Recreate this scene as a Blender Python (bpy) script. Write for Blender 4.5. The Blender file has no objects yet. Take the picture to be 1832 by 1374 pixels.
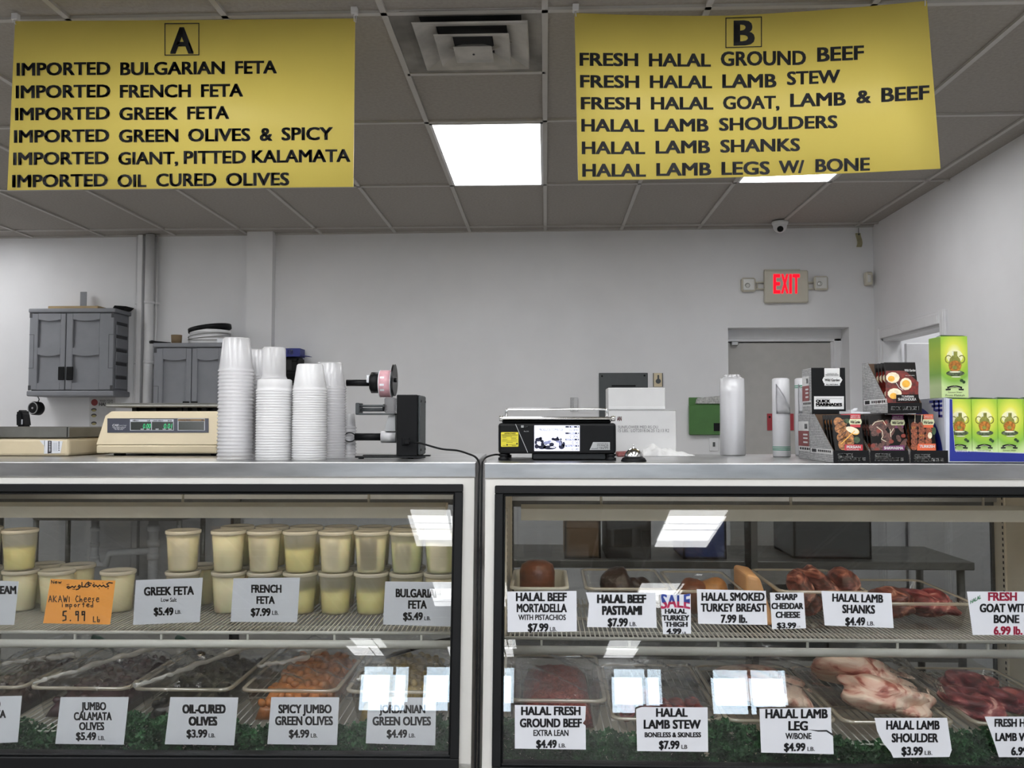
import bpy, bmesh, math, random
from mathutils import Vector, Matrix
random.seed(7)
S = bpy.context.scene
COL = S.collection

# ---------------------------------------------------------------- camera
FPX, PCX, PCY, CAMZ = 1560.0, 916.0, 687.0, 1.45
YAW, PITCH = math.radians(2.2), math.radians(2.64)
cam_d = bpy.data.cameras.new('camera')
cam_d.sensor_width = 36.0
cam_d.lens = FPX / 1832.0 * 36.0
cam_d.clip_start = 0.05
cam = bpy.data.objects.new('camera', cam_d)
COL.objects.link(cam)
cam.location = (0, 0, CAMZ)
cam.rotation_euler = (math.pi / 2 + PITCH, 0, YAW)
S.camera = cam

# ---------------------------------------------------------------- world, exposure
SKY_STRENGTH = 11.0
LAMP_STRENGTH = 7.0
w = bpy.data.worlds.new('sky')
S.world = w
w.use_nodes = True
bg = w.node_tree.nodes['Background']
bg.inputs['Color'].default_value = (0.72, 0.86, 1.0, 1)
bg.inputs['Strength'].default_value = SKY_STRENGTH
S.view_settings.view_transform = 'Standard'
S.view_settings.look = 'None'
S.view_settings.gamma = 1.0
S.view_settings.use_curve_mapping = False
S.view_settings.exposure = 0.40
S.cycles.max_bounces = 10
S.cycles.diffuse_bounces = 5
S.cycles.glossy_bounces = 5
S.cycles.transmission_bounces = 8
S.cycles.transparent_max_bounces = 32
S.cycles.use_denoising = True
S.cycles.sample_clamp_indirect = 6.0
S.cycles.caustics_reflective = False
S.cycles.caustics_refractive = False

# ---------------------------------------------------------------- photo rays -> points in the place
_f = Vector((-math.sin(YAW) * math.cos(PITCH), math.cos(YAW) * math.cos(PITCH), math.sin(PITCH)))
_r = Vector((math.cos(YAW), math.sin(YAW), 0))
_u = _r.cross(_f)
CAM = Vector((0, 0, CAMZ))

def ray(px, py):
    return _f + _r * ((px - PCX) / FPX) + _u * ((PCY - py) / FPX)

def PY(px, py, y):            # point on the ray at depth y
    d = ray(px, py)
    return CAM + d * (y / d.y)

def PZ(px, py, z):            # point on the ray at height z
    d = ray(px, py)
    return CAM + d * ((z - CAMZ) / d.z)

def PX(px, py, x):
    d = ray(px, py)
    return CAM + d * (x / d.x)

class Plane:                  # p0 + normal
    def __init__(s, p0, n):
        s.p, s.n = Vector(p0), Vector(n).normalized()
    def at(s, px, py, lift=0.0):
        d = ray(px, py)
        p0 = s.p + s.n * lift
        t = (p0 - CAM).dot(s.n) / d.dot(s.n)
        return CAM + d * t

def YP(y):                    # plane facing the shop at depth y
    return Plane((0, y, 0), (0, -1, 0))

# ---------------------------------------------------------------- materials
MATS = {}

def srgb(c):
    if isinstance(c, str):
        c = c.lstrip('#')
        c = [int(c[i:i + 2], 16) / 255 for i in (0, 2, 4)]
    return tuple((x / 12.92 if x <= 0.04045 else ((x + 0.055) / 1.055) ** 2.4) for x in c)

def mat(name, color, rough=0.5, metal=0.0, noise=0.06, nscale=12.0, bump=0.0, emit=0.0, trans=0.0,
        spec=0.5, alpha=1.0, subsurf=0.0, coat=0.0, noise2=None, stretch=None):
    if name in MATS:
        return MATS[name]
    m = bpy.data.materials.new(name)
    m.use_nodes = True
    nt = m.node_tree
    b = nt.nodes['Principled BSDF']
    c = srgb(color)
    b.inputs['Roughness'].default_value = rough
    b.inputs['Metallic'].default_value = metal
    b.inputs['Specular IOR Level'].default_value = spec
    b.inputs['Alpha'].default_value = alpha
    b.inputs['Transmission Weight'].default_value = trans
    b.inputs['Coat Weight'].default_value = coat
    if subsurf:
        b.inputs['Subsurface Weight'].default_value = subsurf
        b.inputs['Subsurface Scale'].default_value = 0.02
    tc = nt.nodes.new('ShaderNodeTexCoord')
    nz = nt.nodes.new('ShaderNodeTexNoise')
    nz.inputs['Scale'].default_value = nscale
    nz.inputs['Detail'].default_value = 5
    src = tc.outputs['Object']
    if stretch:
        mp = nt.nodes.new('ShaderNodeMapping')
        mp.inputs['Scale'].default_value = stretch
        nt.links.new(src, mp.inputs['Vector'])
        src = mp.outputs['Vector']
    nt.links.new(src, nz.inputs['Vector'])
    rp = nt.nodes.new('ShaderNodeValToRGB')
    k = noise
    c2 = srgb(noise2) if noise2 else tuple(x * (1 - 2 * k) for x in c)
    rp.color_ramp.elements[0].color = (*c2, 1)
    rp.color_ramp.elements[0].position = 0.3
    rp.color_ramp.elements[1].color = (*[min(1, x * (1 + k)) for x in c], 1)
    rp.color_ramp.elements[1].position = 0.7
    nt.links.new(nz.outputs['Fac'], rp.inputs['Fac'])
    nt.links.new(rp.outputs['Color'], b.inputs['Base Color'])
    if emit:
        b.inputs['Emission Color'].default_value = (*c, 1)
        b.inputs['Emission Strength'].default_value = emit
    if bump:
        bp = nt.nodes.new('ShaderNodeBump')
        bp.inputs['Strength'].default_value = bump
        bp.inputs['Distance'].default_value = 0.01
        nt.links.new(nz.outputs['Fac'], bp.inputs['Height'])
        nt.links.new(bp.outputs['Normal'], b.inputs['Normal'])
    MATS[name] = m
    return m

def film_mat(name, tint, base=0.05, gain=1.0, rough=0.0, haze=0.0, hazecol=(0.8, 0.8, 0.8), thru=0.5, bump=0.0, bscale=30.0):
    """thin clear sheet: lets light straight through, mirrors by angle, optional milky haze and creases"""
    if name in MATS:
        return MATS[name]
    m = bpy.data.materials.new(name)
    m.use_nodes = True
    nt = m.node_tree
    nt.nodes.remove(nt.nodes['Principled BSDF'])
    out = nt.nodes['Material Output']
    tr = nt.nodes.new('ShaderNodeBsdfTransparent')
    tr.inputs['Color'].default_value = (*tint, 1)
    gl = nt.nodes.new('ShaderNodeBsdfGlossy')
    gl.inputs['Roughness'].default_value = rough
    lw = nt.nodes.new('ShaderNodeLayerWeight')
    lw.inputs['Blend'].default_value = 0.5
    pw = nt.nodes.new('ShaderNodeMath'); pw.operation = 'POWER'; pw.inputs[1].default_value = 5.0
    ml = nt.nodes.new('ShaderNodeMath'); ml.operation = 'MULTIPLY_ADD'
    ml.inputs[1].default_value = gain * (1 - base); ml.inputs[2].default_value = base
    ml.use_clamp = True
    nt.links.new(lw.outputs['Facing'], pw.inputs[0])
    nt.links.new(pw.outputs[0], ml.inputs[0])
    mx = nt.nodes.new('ShaderNodeMixShader')
    nt.links.new(ml.outputs[0], mx.inputs['Fac'])
    src = tr.outputs[0]
    if haze:
        df = nt.nodes.new('ShaderNodeBsdfTranslucent')
        df.inputs['Color'].default_value = (*hazecol, 1)
        d2 = nt.nodes.new('ShaderNodeBsdfDiffuse')
        d2.inputs['Color'].default_value = (*hazecol, 1)
        m0 = nt.nodes.new('ShaderNodeMixShader')
        m0.inputs['Fac'].default_value = 1 - thru
        nt.links.new(df.outputs[0], m0.inputs[1]); nt.links.new(d2.outputs[0], m0.inputs[2])
        m2 = nt.nodes.new('ShaderNodeMixShader')
        m2.inputs['Fac'].default_value = haze
        nt.links.new(tr.outputs[0], m2.inputs[1]); nt.links.new(m0.outputs[0], m2.inputs[2])
        src = m2.outputs[0]
    nt.links.new(src, mx.inputs[1]); nt.links.new(gl.outputs[0], mx.inputs[2])
    if bump:
        tc = nt.nodes.new('ShaderNodeTexCoord')
        nz = nt.nodes.new('ShaderNodeTexNoise')
        nz.inputs['Scale'].default_value = bscale
        nz.inputs['Detail'].default_value = 4
        bp = nt.nodes.new('ShaderNodeBump')
        bp.inputs['Strength'].default_value = bump
        bp.inputs['Distance'].default_value = 0.01
        nt.links.new(tc.outputs['Object'], nz.inputs['Vector'])
        nt.links.new(nz.outputs['Fac'], bp.inputs['Height'])
        nt.links.new(bp.outputs['Normal'], gl.inputs['Normal'])
    nt.links.new(mx.outputs[0], out.inputs['Surface'])
    MATS[name] = m
    return m

def glow_mat(name, color, strength):
    if name in MATS:
        return MATS[name]
    m = bpy.data.materials.new(name)
    m.use_nodes = True
    nt = m.node_tree
    nt.nodes.remove(nt.nodes['Principled BSDF'])
    e = nt.nodes.new('ShaderNodeEmission')
    e.inputs['Color'].default_value = (*color, 1)
    e.inputs['Strength'].default_value = strength
    nt.links.new(e.outputs[0], nt.nodes['Material Output'].inputs['Surface'])
    MATS[name] = m
    return m

# ---------------------------------------------------------------- mesh builder
class MB:
    def __init__(s, M=None):
        s.bm = bmesh.new(); s.m = 0; s.M = M; s.sm = False
    def v(s, p):
        p = Vector(p)
        return s.bm.verts.new(s.M @ p if s.M else p)
    def f(s, vs, smooth=None):
        try:
            fc = s.bm.faces.new(vs)
        except ValueError:
            return None
        fc.material_index = s.m
        fc.smooth = s.sm if smooth is None else smooth
        return fc
    def quad(s, *pts):
        return s.f([s.v(p) for p in pts])
    def poly(s, pts):
        return s.f([s.v(p) for p in pts])
    def hexa(s, P8, bevel=0.0, seg=1):
        """8 corners: bottom 4 (ccw), top 4"""
        vs = [s.v(p) for p in P8]
        fs = [s.f([vs[i] for i in q]) for q in ((3, 2, 1, 0), (4, 5, 6, 7), (0, 1, 5, 4), (1, 2, 6, 5), (2, 3, 7, 6), (3, 0, 4, 7))]
        if bevel > 0:
            es = list({e for f in fs if f for e in f.edges})
            r = bmesh.ops.bevel(s.bm, geom=es, offset=bevel, segments=seg, affect='EDGES', profile=0.5, clamp_overlap=True)
            for f in r['faces']:
                f.material_index = s.m
        return s
    def box(s, a, b, bevel=0.0, seg=1):
        (x0, y0, z0), (x1, y1, z1) = a, b
        x0, x1 = min(x0, x1), max(x0, x1); y0, y1 = min(y0, y1), max(y0, y1); z0, z1 = min(z0, z1), max(z0, z1)
        return s.hexa([(x0, y0, z0), (x1, y0, z0), (x1, y1, z0), (x0, y1, z0), (x0, y0, z1), (x1, y0, z1), (x1, y1, z1), (x0, y1, z1)], bevel, seg)
    def ring(s, c, ax, r, seg, ph=0.0):
        ax = Vector(ax).normalized()
        t = Vector((0, 0, 1)) if abs(ax.z) < 0.9 else Vector((1, 0, 0))
        u = ax.cross(t).normalized(); w_ = ax.cross(u)
        return [s.v(Vector(c) + (u * math.cos(ph + 2 * math.pi * i / seg) + w_ * math.sin(ph + 2 * math.pi * i / seg)) * r) for i in range(seg)]
    def loft(s, rings, cap0=True, cap1=True, closed=False, smooth=True):
        n = len(rings[0])
        k = len(rings)
        for j in range(k if closed else k - 1):
            a, b = rings[j], rings[(j + 1) % k]
            for i in range(n):
                s.f([a[i], a[(i + 1) % n], b[(i + 1) % n], b[i]], smooth)
        if not closed:
            if cap0: s.f(list(reversed(rings[0])), False)
            if cap1: s.f(rings[-1], False)
        return s
    def cyl(s, p0, p1, r0, r1=None, seg=20, caps=True):
        p0, p1 = Vector(p0), Vector(p1)
        r1 = r0 if r1 is None else r1
        ax = p1 - p0
        s.loft([s.ring(p0, ax, r0, seg), s.ring(p1, ax, r1, seg)], caps, caps)
        return s
    def lathe(s, c, prof, seg=24, ax=(0, 0, 1), cap0=True, cap1=True):
        ax = Vector(ax).normalized(); c = Vector(c)
        s.loft([s.ring(c + ax * z, ax, max(r, 1e-5), seg) for r, z in prof], cap0, cap1)
        return s
    def tube(s, pts, r, seg=8, closed=False):
        pts = [Vector(p) for p in pts]
        n = len(pts)
        rings = []
        prev = None
        for i, p in enumerate(pts):
            if closed:
                t = pts[(i + 1) % n] - pts[i - 1]
            else:
                t = pts[min(i + 1, n - 1)] - pts[max(i - 1, 0)]
            t.normalize()
            if prev is None:
                a = Vector((0, 0, 1)) if abs(t.z) < 0.9 else Vector((1, 0, 0))
                u = t.cross(a).normalized()
            else:
                u = (prev - t * prev.dot(t))
                u = u.normalized() if u.length > 1e-6 else t.orthogonal().normalized()
            prev = u
            w_ = t.cross(u)
            rr = r[i] if isinstance(r, (list, tuple)) else r
            rings.append([s.v(p + (u * math.cos(2 * math.pi * k / seg) + w_ * math.sin(2 * math.pi * k / seg)) * rr) for k in range(seg)])
        s.loft(rings, True, True, closed)
        return s
    def prism(s, pts, d, bevel=0.0):
        """closed outline (3d points) pushed along d"""
        d = Vector(d)
        a = [s.v(p) for p in pts]; b = [s.v(Vector(p) + d) for p in pts]
        fs = [s.f(list(reversed(a))), s.f(b)]
        n = len(pts)
        for i in range(n):
            fs.append(s.f([a[i], a[(i + 1) % n], b[(i + 1) % n], b[i]]))
        if bevel > 0:
            es = list({e for f in fs if f for e in f.edges})
            r = bmesh.ops.bevel(s.bm, geom=es, offset=bevel, segments=2, affect='EDGES', clamp_overlap=True)
            for f in r['faces']: f.material_index = s.m
        return s
    def grid(s, fn, nu, nv, smooth=True, closed_u=False):
        g = [[s.v(fn(i / nu, j / nv)) for i in range(nu if closed_u else nu + 1)] for j in range(nv + 1)]
        for j in range(nv):
            for i in range(nu):
                i2 = (i + 1) % nu if closed_u else i + 1
                s.f([g[j][i], g[j][i2], g[j + 1][i2], g[j + 1][i]], smooth)
        return g
    def blob(s, c, rad, seg=10, rings=7, jit=0.0, rot=None, rnd=random):
        c = Vector(c)
        R = rot or Matrix.Identity(3)
        rows = []
        for j in range(1, rings):
            th = math.pi * j / rings
            rows.append([s.v(c + R @ Vector((rad[0] * math.sin(th) * math.cos(2 * math.pi * i / seg), rad[1] * math.sin(th) * math.sin(2 * math.pi * i / seg), rad[2] * math.cos(th))) * (1 + rnd.uniform(-jit, jit))) for i in range(seg)])
        top = s.v(c + R @ Vector((0, 0, rad[2]))); bot = s.v(c + R @ Vector((0, 0, -rad[2])))
        for i in range(seg):
            s.f([top, rows[0][i], rows[0][(i + 1) % seg]], True)
            s.f([bot, rows[-1][(i + 1) % seg], rows[-1][i]], True)
        for a, b in zip(rows, rows[1:]):
            for i in range(seg):
                s.f([a[i], b[i], b[(i + 1) % seg], a[(i + 1) % seg]], True)
        return s
    def flat(s, pts2, pl, lift=0.0006):
        """printed shape: outline in photo pixels laid on the real surface pl"""
        return s.f([s.v(pl.at(x, y, lift)) for x, y in pts2], False)
    def rect(s, x0, y0, x1, y1, pl, lift=0.0006):
        return s.flat([(x0, y1), (x1, y1), (x1, y0), (x0, y0)], pl, lift)
    def oval(s, cx, cy, rx, ry, pl, lift=0.0006, n=20):
        return s.flat([(cx + rx * math.cos(2 * math.pi * i / n), cy - ry * math.sin(2 * math.pi * i / n)) for i in range(n)], pl, lift)
    def stroke(s, pts, wd, pl, lift=0.0006):
        """pen stroke of width wd (pixels) along a pixel polyline on surface pl"""
        for (x0, y0), (x1, y1) in zip(pts, pts[1:]):
            dx, dy = x1 - x0, y1 - y0
            l = math.hypot(dx, dy) or 1
            nx, ny = -dy / l * wd / 2, dx / l * wd / 2
            ex, ey = dx / l * wd * 0.3, dy / l * wd * 0.3
            s.flat([(x0 - nx - ex, y0 - ny - ey), (x0 + nx - ex, y0 + ny - ey), (x1 + nx + ex, y1 + ny + ey), (x1 - nx + ex, y1 - ny + ey)], pl, lift)
        return s
    def text(s, body, x0, y0, x1, y1, pl, bold=0.0, rise=0.0, lean=0.0, lift=0.0008, warp=None):
        """lettering fitted to the pixel box (x0,y0 top)-(x1,y1 base) on surface pl; rise = pixels the right end climbs"""
        vs, fs, (a0, b0, a1, b1) = glyphs(body, bold)
        out = []
        for (x, y) in vs:
            u = (x - a0) / (a1 - a0); t = (y - b0) / (b1 - b0)
            px = x0 + (x1 - x0) * u + lean * t
            py = y1 + (y0 - y1) * t - rise * u
            if warp:
                px, py = warp(px, py)
            out.append(s.v(pl.at(px, py, lift) if isinstance(pl, Plane) else pl(px, py)))
        for f in fs:
            s.f([out[i] for i in f], False)
        return s
    def done(s, name, mats, parent=None, origin=None, recalc=True, dbl=False):
        bm = s.bm
        if dbl: bmesh.ops.remove_doubles(bm, verts=bm.verts, dist=1e-5)
        if recalc: bmesh.ops.recalc_face_normals(bm, faces=bm.faces)
        o_ = Vector((0, 0, 0))
        if parent is not None:
            q = parent
            while q is not None:
                o_ += q.location; q = q.parent
        else:
            if origin is None:
                xs = [v.co for v in bm.verts]
                mn = [min(c[i] for c in xs) for i in range(3)]; mx = [max(c[i] for c in xs) for i in range(3)]
                origin = ((mn[0] + mx[0]) / 2, (mn[1] + mx[1]) / 2, mn[2])
            o_ = Vector(origin)
        for v in bm.verts: v.co -= o_
        me = bpy.data.meshes.new(name)
        bm.to_mesh(me); bm.free()
        for m in (mats if isinstance(mats, (list, tuple)) else [mats]):
            me.materials.append(m)
        ob = bpy.data.objects.new(name, me)
        COL.objects.link(ob)
        if parent is not None:
            ob.parent = parent
        else:
            ob.location = o_
        return ob

_GL = {}
def glyphs(body, bold):
    k = (body, bold)
    if k in _GL: return _GL[k]
    def one(off):
        c = bpy.data.curves.new('t', 'FONT')
        c.body = body; c.resolution_u = 3; c.offset = off
        o = bpy.data.objects.new('t', c)
        me = o.to_mesh()
        vs = [(v.co.x, v.co.y) for v in me.vertices]
        fs = [tuple(p.vertices) for p in me.polygons]
        o.to_mesh_clear()
        bpy.data.objects.remove(o); bpy.data.curves.remove(c)
        return vs, fs
    if bold:
        v0, f0 = one(0)
        vs, fs = [], []
        for dx, dy in [(i * bold, j * bold * .5) for i in ((-1, 0, 1) if bold > .04 else (-1, 1)) for j in ((-1, 0, 1) if bold > .04 else (-1, 1))]:
            n = len(vs)
            vs += [(x + dx, y + dy) for x, y in v0]
            fs += [tuple(i + n for i in f) for f in f0]
    else:
        vs, fs = one(0)
    xs = [p[0] for p in vs]; ys = [p[1] for p in vs]
    # capital letters sit on the base line: descenders (comma, g, y) are let hang below
    caps = max(ys)
    base = 0.0 if min(ys) < 0.0 else min(ys)
    _GL[k] = (vs, fs, (min(xs), base, max(xs), caps))
    return _GL[k]

def thing(name, label, cat, loc=(0, 0, 0), group=None):
    o = bpy.data.objects.new(name, None)
    o.empty_display_size = 0.05
    COL.objects.link(o)
    o.location = loc
    return tag(o, label, cat, group)

def tag(o, label, cat, group=None, kind=None):
    o['label'] = label; o['category'] = cat
    if group: o['group'] = group
    if kind: o['kind'] = kind
    return o

def struct(o, label=None):
    o['kind'] = 'structure'
    if label: o['label'] = label
    return o

def copy_thing(o, loc, label=None):
    c = o.copy(); COL.objects.link(c); c.location = loc
    if label: c['label'] = label
    for ch in list(o.children):
        d = ch.copy(); COL.objects.link(d); d.parent = c
        for g in list(ch.children):
            e = g.copy(); COL.objects.link(e); e.parent = d
    return c

# ---------------------------------------------------------------- palette
M_WALL = mat('white wall paint', '#dedee0', 0.55, noise=0.02, nscale=3, bump=0.03)
M_TILE = mat('ceiling tile', '#9d9892', 0.9, noise=0.05, nscale=60, bump=0.25)
M_TBAR = mat('ceiling grid metal', '#b5b2ae', 0.5, noise=0.02)
M_FLOOR = mat('floor tile', '#b5b1aa', 0.4, noise=0.06, nscale=4)
M_TRIM = mat('white trim paint', '#dcdcde', 0.4, noise=0.02)
M_DOORG = mat('grey door paint', '#b4b2ae', 0.45, noise=0.03)
M_STEEL = mat('brushed stainless', '#c9c9ca', 0.3, 1.0, noise=0.10, nscale=5, stretch=(1.2, 6, 6))
M_WHITE = mat('white enamel', '#c9c8c4', 0.3, noise=0.015)
M_BLACK = mat('black plastic', '#0f1012', 0.5, noise=0.1, spec=0.2)
M_BLACKM = mat('black metal', '#101113', 0.3, 0.2, noise=0.1)
M_CHROME = mat('chrome', '#d8d8d8', 0.12, 1.0, noise=0.02)
M_GREY = mat('grey plastic', '#7f8187', 0.5, noise=0.03)
M_DKGREY = mat('dark grey paint', '#4d5153', 0.5, noise=0.05)
M_PAPER = mat('white paper', '#e3e5ea', 0.7, noise=0.015)
M_INK = mat('black ink', '#15151a', 0.6, noise=0.02)
M_CREAM = mat('cream plastic', '#dacbab', 0.45, noise=0.02)
M_GLASS = film_mat('clear glass', (0.994, 0.997, 0.995), 0.042, 1.0)
M_TINT = film_mat('grey tinted rear glass', (0.62, 0.63, 0.63), 0.05, 1.0)  # grey tint darkens what shows through the rear doors
M_ALU = mat('aluminium', '#a8a9aa', 0.4, 0.8, noise=0.05)
# ================================================================ the room
ZC = 3.03
XR = 2.625                      # right wall
def back_y(x):                  # the back wall runs very slightly askew
    return 7.094 - 0.0215 * x
BW0, BW1 = -6.2, XR
# door recess in the back wall (left edge, right edge, top) and its real size
DX0, DX1 = PY(1303, 640, 7.06).x, PY(1519, 640, 7.05).x
DZ = PY(1400, 586, 7.06).z
b = MB()
def wallquad(x0, x1, z0, z1):
    b.quad((x0, back_y(x0), z0), (x1, back_y(x1), z0), (x1, back_y(x1), z1), (x0, back_y(x0), z1))
def slab(x0, x1, z0, z1, t=0.2):
    b.hexa([(x0, back_y(x0), z0), (x1, back_y(x1), z0), (x1, back_y(x1) + t, z0), (x0, back_y(x0) + t, z0),
            (x0, back_y(x0), z1), (x1, back_y(x1), z1), (x1, back_y(x1) + t, z1), (x0, back_y(x0) + t, z1)])
slab(BW0, DX0, 0, ZC + 0.1); slab(DX0, DX1, DZ, ZC + 0.1); slab(DX1, BW1 + 0.2, 0, ZC + 0.1)
struct(b.done('wall_back', M_WALL))
# floor, ceiling
b = MB(); b.box((-6.4, -13.3, -0.1), (7.4, 8.2, 0.0)); struct(b.done('floor', M_FLOOR))
b = MB(); b.box((-6.4, -13.3, ZC + 0.012), (7.4, 8.2, ZC + 0.12)); struct(b.done('ceiling', M_TILE))
# suspended grid: long runners every 0.61 m, cross tees every 1.22 m
b = MB()
GX = 0.621
GY = [4.49 + 1.215 * k for k in range(-15, 3)]
for i in range(-10, 12):
    x = GX * i
    b.box((x - 0.012, -13.0, ZC), (x + 0.012, 7.3, ZC + 0.02))
for y in GY:
    b.box((-6.2, y - 0.012, ZC), (7.2, y + 0.012, ZC + 0.02))
b.box((-GX, 3.86 - 0.012, ZC), (0.0, 3.86 + 0.012, ZC + 0.02))
b.m = 1
# wall angle along the back and right walls
b.hexa([(BW0, back_y(BW0) - 0.022, ZC - 0.002), (XR, back_y(XR) - 0.022, ZC - 0.002), (XR, back_y(XR), ZC - 0.002), (BW0, back_y(BW0), ZC - 0.002),
        (BW0, back_y(BW0) - 0.022, ZC + 0.02), (XR, back_y(XR) - 0.022, ZC + 0.02), (XR, back_y(XR), ZC + 0.02), (BW0, back_y(BW0), ZC + 0.02)])
struct(b.done('ceiling_grid', [M_TBAR, M_TBAR]))
# right wall with a doorway; its front end turns the corner into a wider shop
dyA, dyB = PX(1578, 607, XR).y, PX(1685, 580, XR).y      # doorway jambs along y (far, near)
dzT = PX(1630, 593, XR).z
b = MB()
t = 0.14
b.box((XR, dyA, 0), (XR + t, 7.3, ZC + 0.1))
b.box((XR, dyB, dzT), (XR + t, dyA, ZC + 0.1))
b.box((XR, 0.6, 0), (XR + t, dyB, ZC + 0.1))
struct(b.done('wall_right', M_WALL))
b = MB(); b.box((XR, 0.46, 0), (7.2, 0.6, ZC + 0.1)); struct(b.done('wall_return', M_WALL))
b = MB(); b.box((7.2, -13.0, 0), (7.34, 0.6, ZC + 0.1)); struct(b.done('wall_side', M_WALL))
b = MB(); b.box((-6.34, -13.0, 0), (-6.2, 8.0, ZC + 0.1)); struct(b.done('wall_left', M_WALL))
# corridor behind the right doorway
b = MB()
b.box((XR + 1.5, 4.6, 0), (XR + 1.6, 7.4, ZC + 0.1)); b.box((XR + t, 7.3, 0), (XR + 1.6, 7.4, ZC + 0.1)); b.box((XR + t, 4.5, 0), (XR + 1.6, 4.6, ZC + 0.1))
struct(b.done('wall_corridor', M_WALL))
# front wall of the shop with four high windows looking on daylight
WX = [(-2.83, -1.85), (-1.6, -0.47), (1.38, 2.4), (3.3, 4.8)]
W0, W1, FY = 2.0, 2.76, -13.0
b = MB()
xs = -6.2
for a, c in WX:
    b.box((xs, FY - 0.15, 0), (a, FY, ZC + 0.1)); b.box((a, FY - 0.15, 0), (c, FY, W0)); b.box((a, FY - 0.15, W1), (c, FY, ZC + 0.1)); xs = c
b.box((xs, FY - 0.15, 0), (7.2, FY, ZC + 0.1))
struct(b.done('wall_front', M_WALL))
for i, (a, c) in enumerate(WX):
    wn = bpy.data.objects.new('window_%d' % (i + 1), None); COL.objects.link(wn); wn.location = ((a + c) / 2, FY - 0.07, W0); struct(wn)
    b = MB(); e = 0.05
    b.box((a, FY - 0.11, W0), (a + e, FY - 0.04, W1)); b.box((c - e, FY - 0.11, W0), (c, FY - 0.04, W1))
    b.box((a, FY - 0.11, W0), (c, FY - 0.04, W0 + e)); b.box((a, FY - 0.11, W1 - e), (c, FY - 0.04, W1))
    mid = a + (c - a) * (0.5 if i % 2 else 0.66)
    b.box((mid - 0.025, FY - 0.11, W0), (mid + 0.025, FY - 0.04, W1))
    b.done('window_frame', M_DKGREY, wn)
    b = MB(); b.box((a + e, FY - 0.08, W0 + e), (c - e, FY - 0.075, W1 - e)); b.done('window_pane', M_GLASS, wn)
b = MB(); b.box((-40, -60, -0.3), (40, -13.3, -0.2)); struct(b.done('ground', mat('asphalt', '#6f7276', 0.9)))

# pilaster between the two stretches of back wall
px0, px1 = PY(441, 600, 7.08).x, PY(487, 600, 7.08).x
b = MB(); b.box((px0, 7.06, 0), (px1, 7.4, ZC + 0.02)); struct(b.done('trim_1', M_WALL))

# recessed grey door in the back wall
DYF = 7.05 + 0.17
d = bpy.data.objects.new('door_1', None); COL.objects.link(d); d.location = ((DX0 + DX1) / 2, DYF, 0); struct(d)
b = MB()
fx1 = PY(1505, 650, DYF).x; fx0 = fx1 - 0.06
lx1 = PY(1492, 650, DYF).x; hz = PY(1400, 606, DYF).z; hz2 = PY(1400, 611, DYF).z
b.box((DX0 - 0.02, DYF - 0.01, hz2), (fx1, DYF + 0.05, hz), 0.004)
b.box((lx1, DYF - 0.01, 0), (fx1, DYF + 0.05, hz), 0.004)
b.box((lx1 - 0.02, DYF + 0.01, 0), (lx1, DYF + 0.05, hz2))
b.box((DX0, DYF - 0.01, hz), (DX1, DYF + 0.05, DZ + 0.02)); b.box((fx1, DYF - 0.01, 0), (DX1, DYF + 0.05, hz + 0.01))
b.done('door_frame', M_TRIM, d)
b = MB(); b.box((DX0 - 0.3, DYF + 0.02, 0.01), (lx1 - 0.015, DYF + 0.06, hz2 - 0.008), 0.003); b.done('door_leaf', M_DOORG, d)
b = MB(); q = PY(1313, 614, DYF); b.box((q.x - 0.025, DYF - 0.03, q.z - 0.02), (q.x + 0.03, DYF + 0.02, q.z + 0.012), 0.004); b.done('door_closer', M_ALU, d)
# wall behind the recess so no daylight leaks
b = MB(); b.box((-6.2, 7.42, 0), (XR + 0.2, 7.5, ZC + 0.1)); struct(b.done('wall_service', M_WALL))

# doorway in the right wall: casing, header and a white door standing open
d = bpy.data.objects.new('door_2', None); COL.objects.link(d); d.location = (XR, (dyA + dyB) / 2, 0); struct(d)
b = MB(); wv = 0.085
for y0, y1, z0, z1 in ((dyA, dyA + wv, 0, dzT + wv), (dyB - wv, dyB, 0, dzT + wv), (dyB, dyA, dzT, dzT + wv)):
    b.box((XR - 0.018, y0, z0), (XR + 0.01, y1, z1), 0.004)
    b.box((XR - 0.026, y0 + 0.015, z0), (XR - 0.012, y1 - 0.04, z1 - (0.02 if z0 else 0)), 0.004)
for y0, y1, z0, z1 in ((dyA - 0.02, dyA, 0, dzT), (dyB, dyB + 0.02, 0, dzT), (dyB, dyA, dzT - 0.02, dzT)):
    b.box((XR, y0, z0), (XR + t, y1, z1))
b.done('door_casing', M_TRIM, d)
b = MB(); b.box((XR + t + 0.02, dyA - 0.06, 0.01), (XR + t + 0.8, dyA - 0.02, dzT - 0.04), 0.004); b.done('door_leaf', M_TRIM, d)

# ---------------------------------------------------------------- ceiling lights
M_LAMP = glow_mat('lamp diffuser', (0.985, 0.99, 1.0), LAMP_STRENGTH)
def ceiling_light(xc, yc, label, group='ceiling light panels'):
    x0, x1, y0, y1 = xc - GX / 2 + 0.012, xc + GX / 2 - 0.012, yc - 0.5955, yc + 0.5955
    t = thing('ceiling_light', label, 'ceiling light', (xc, yc, ZC), group)
    b = MB()
    e = 0.014
    for a, c in (((x0, y0), (x0 + e, y1)), ((x1 - e, y0), (x1, y1)), ((x0, y0), (x1, y0 + e)), ((x0, y1 - e), (x1, y1))):
        b.box((a[0], a[1], ZC - 0.004), (c[0], c[1], ZC + 0.01))
    b.done('frame', M_TRIM, t)
    b = MB(); b.box((x0 + e, y0 + e, ZC + 0.001), (x1 - e, y1 - e, ZC + 0.009)); b.done('diffuser', M_LAMP, t)
    return t
YL = 4.49 + 0.6075
ceiling_light(-GX / 2, YL, 'lit white ceiling panel beyond the air vent, between the two yellow signs')
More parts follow.
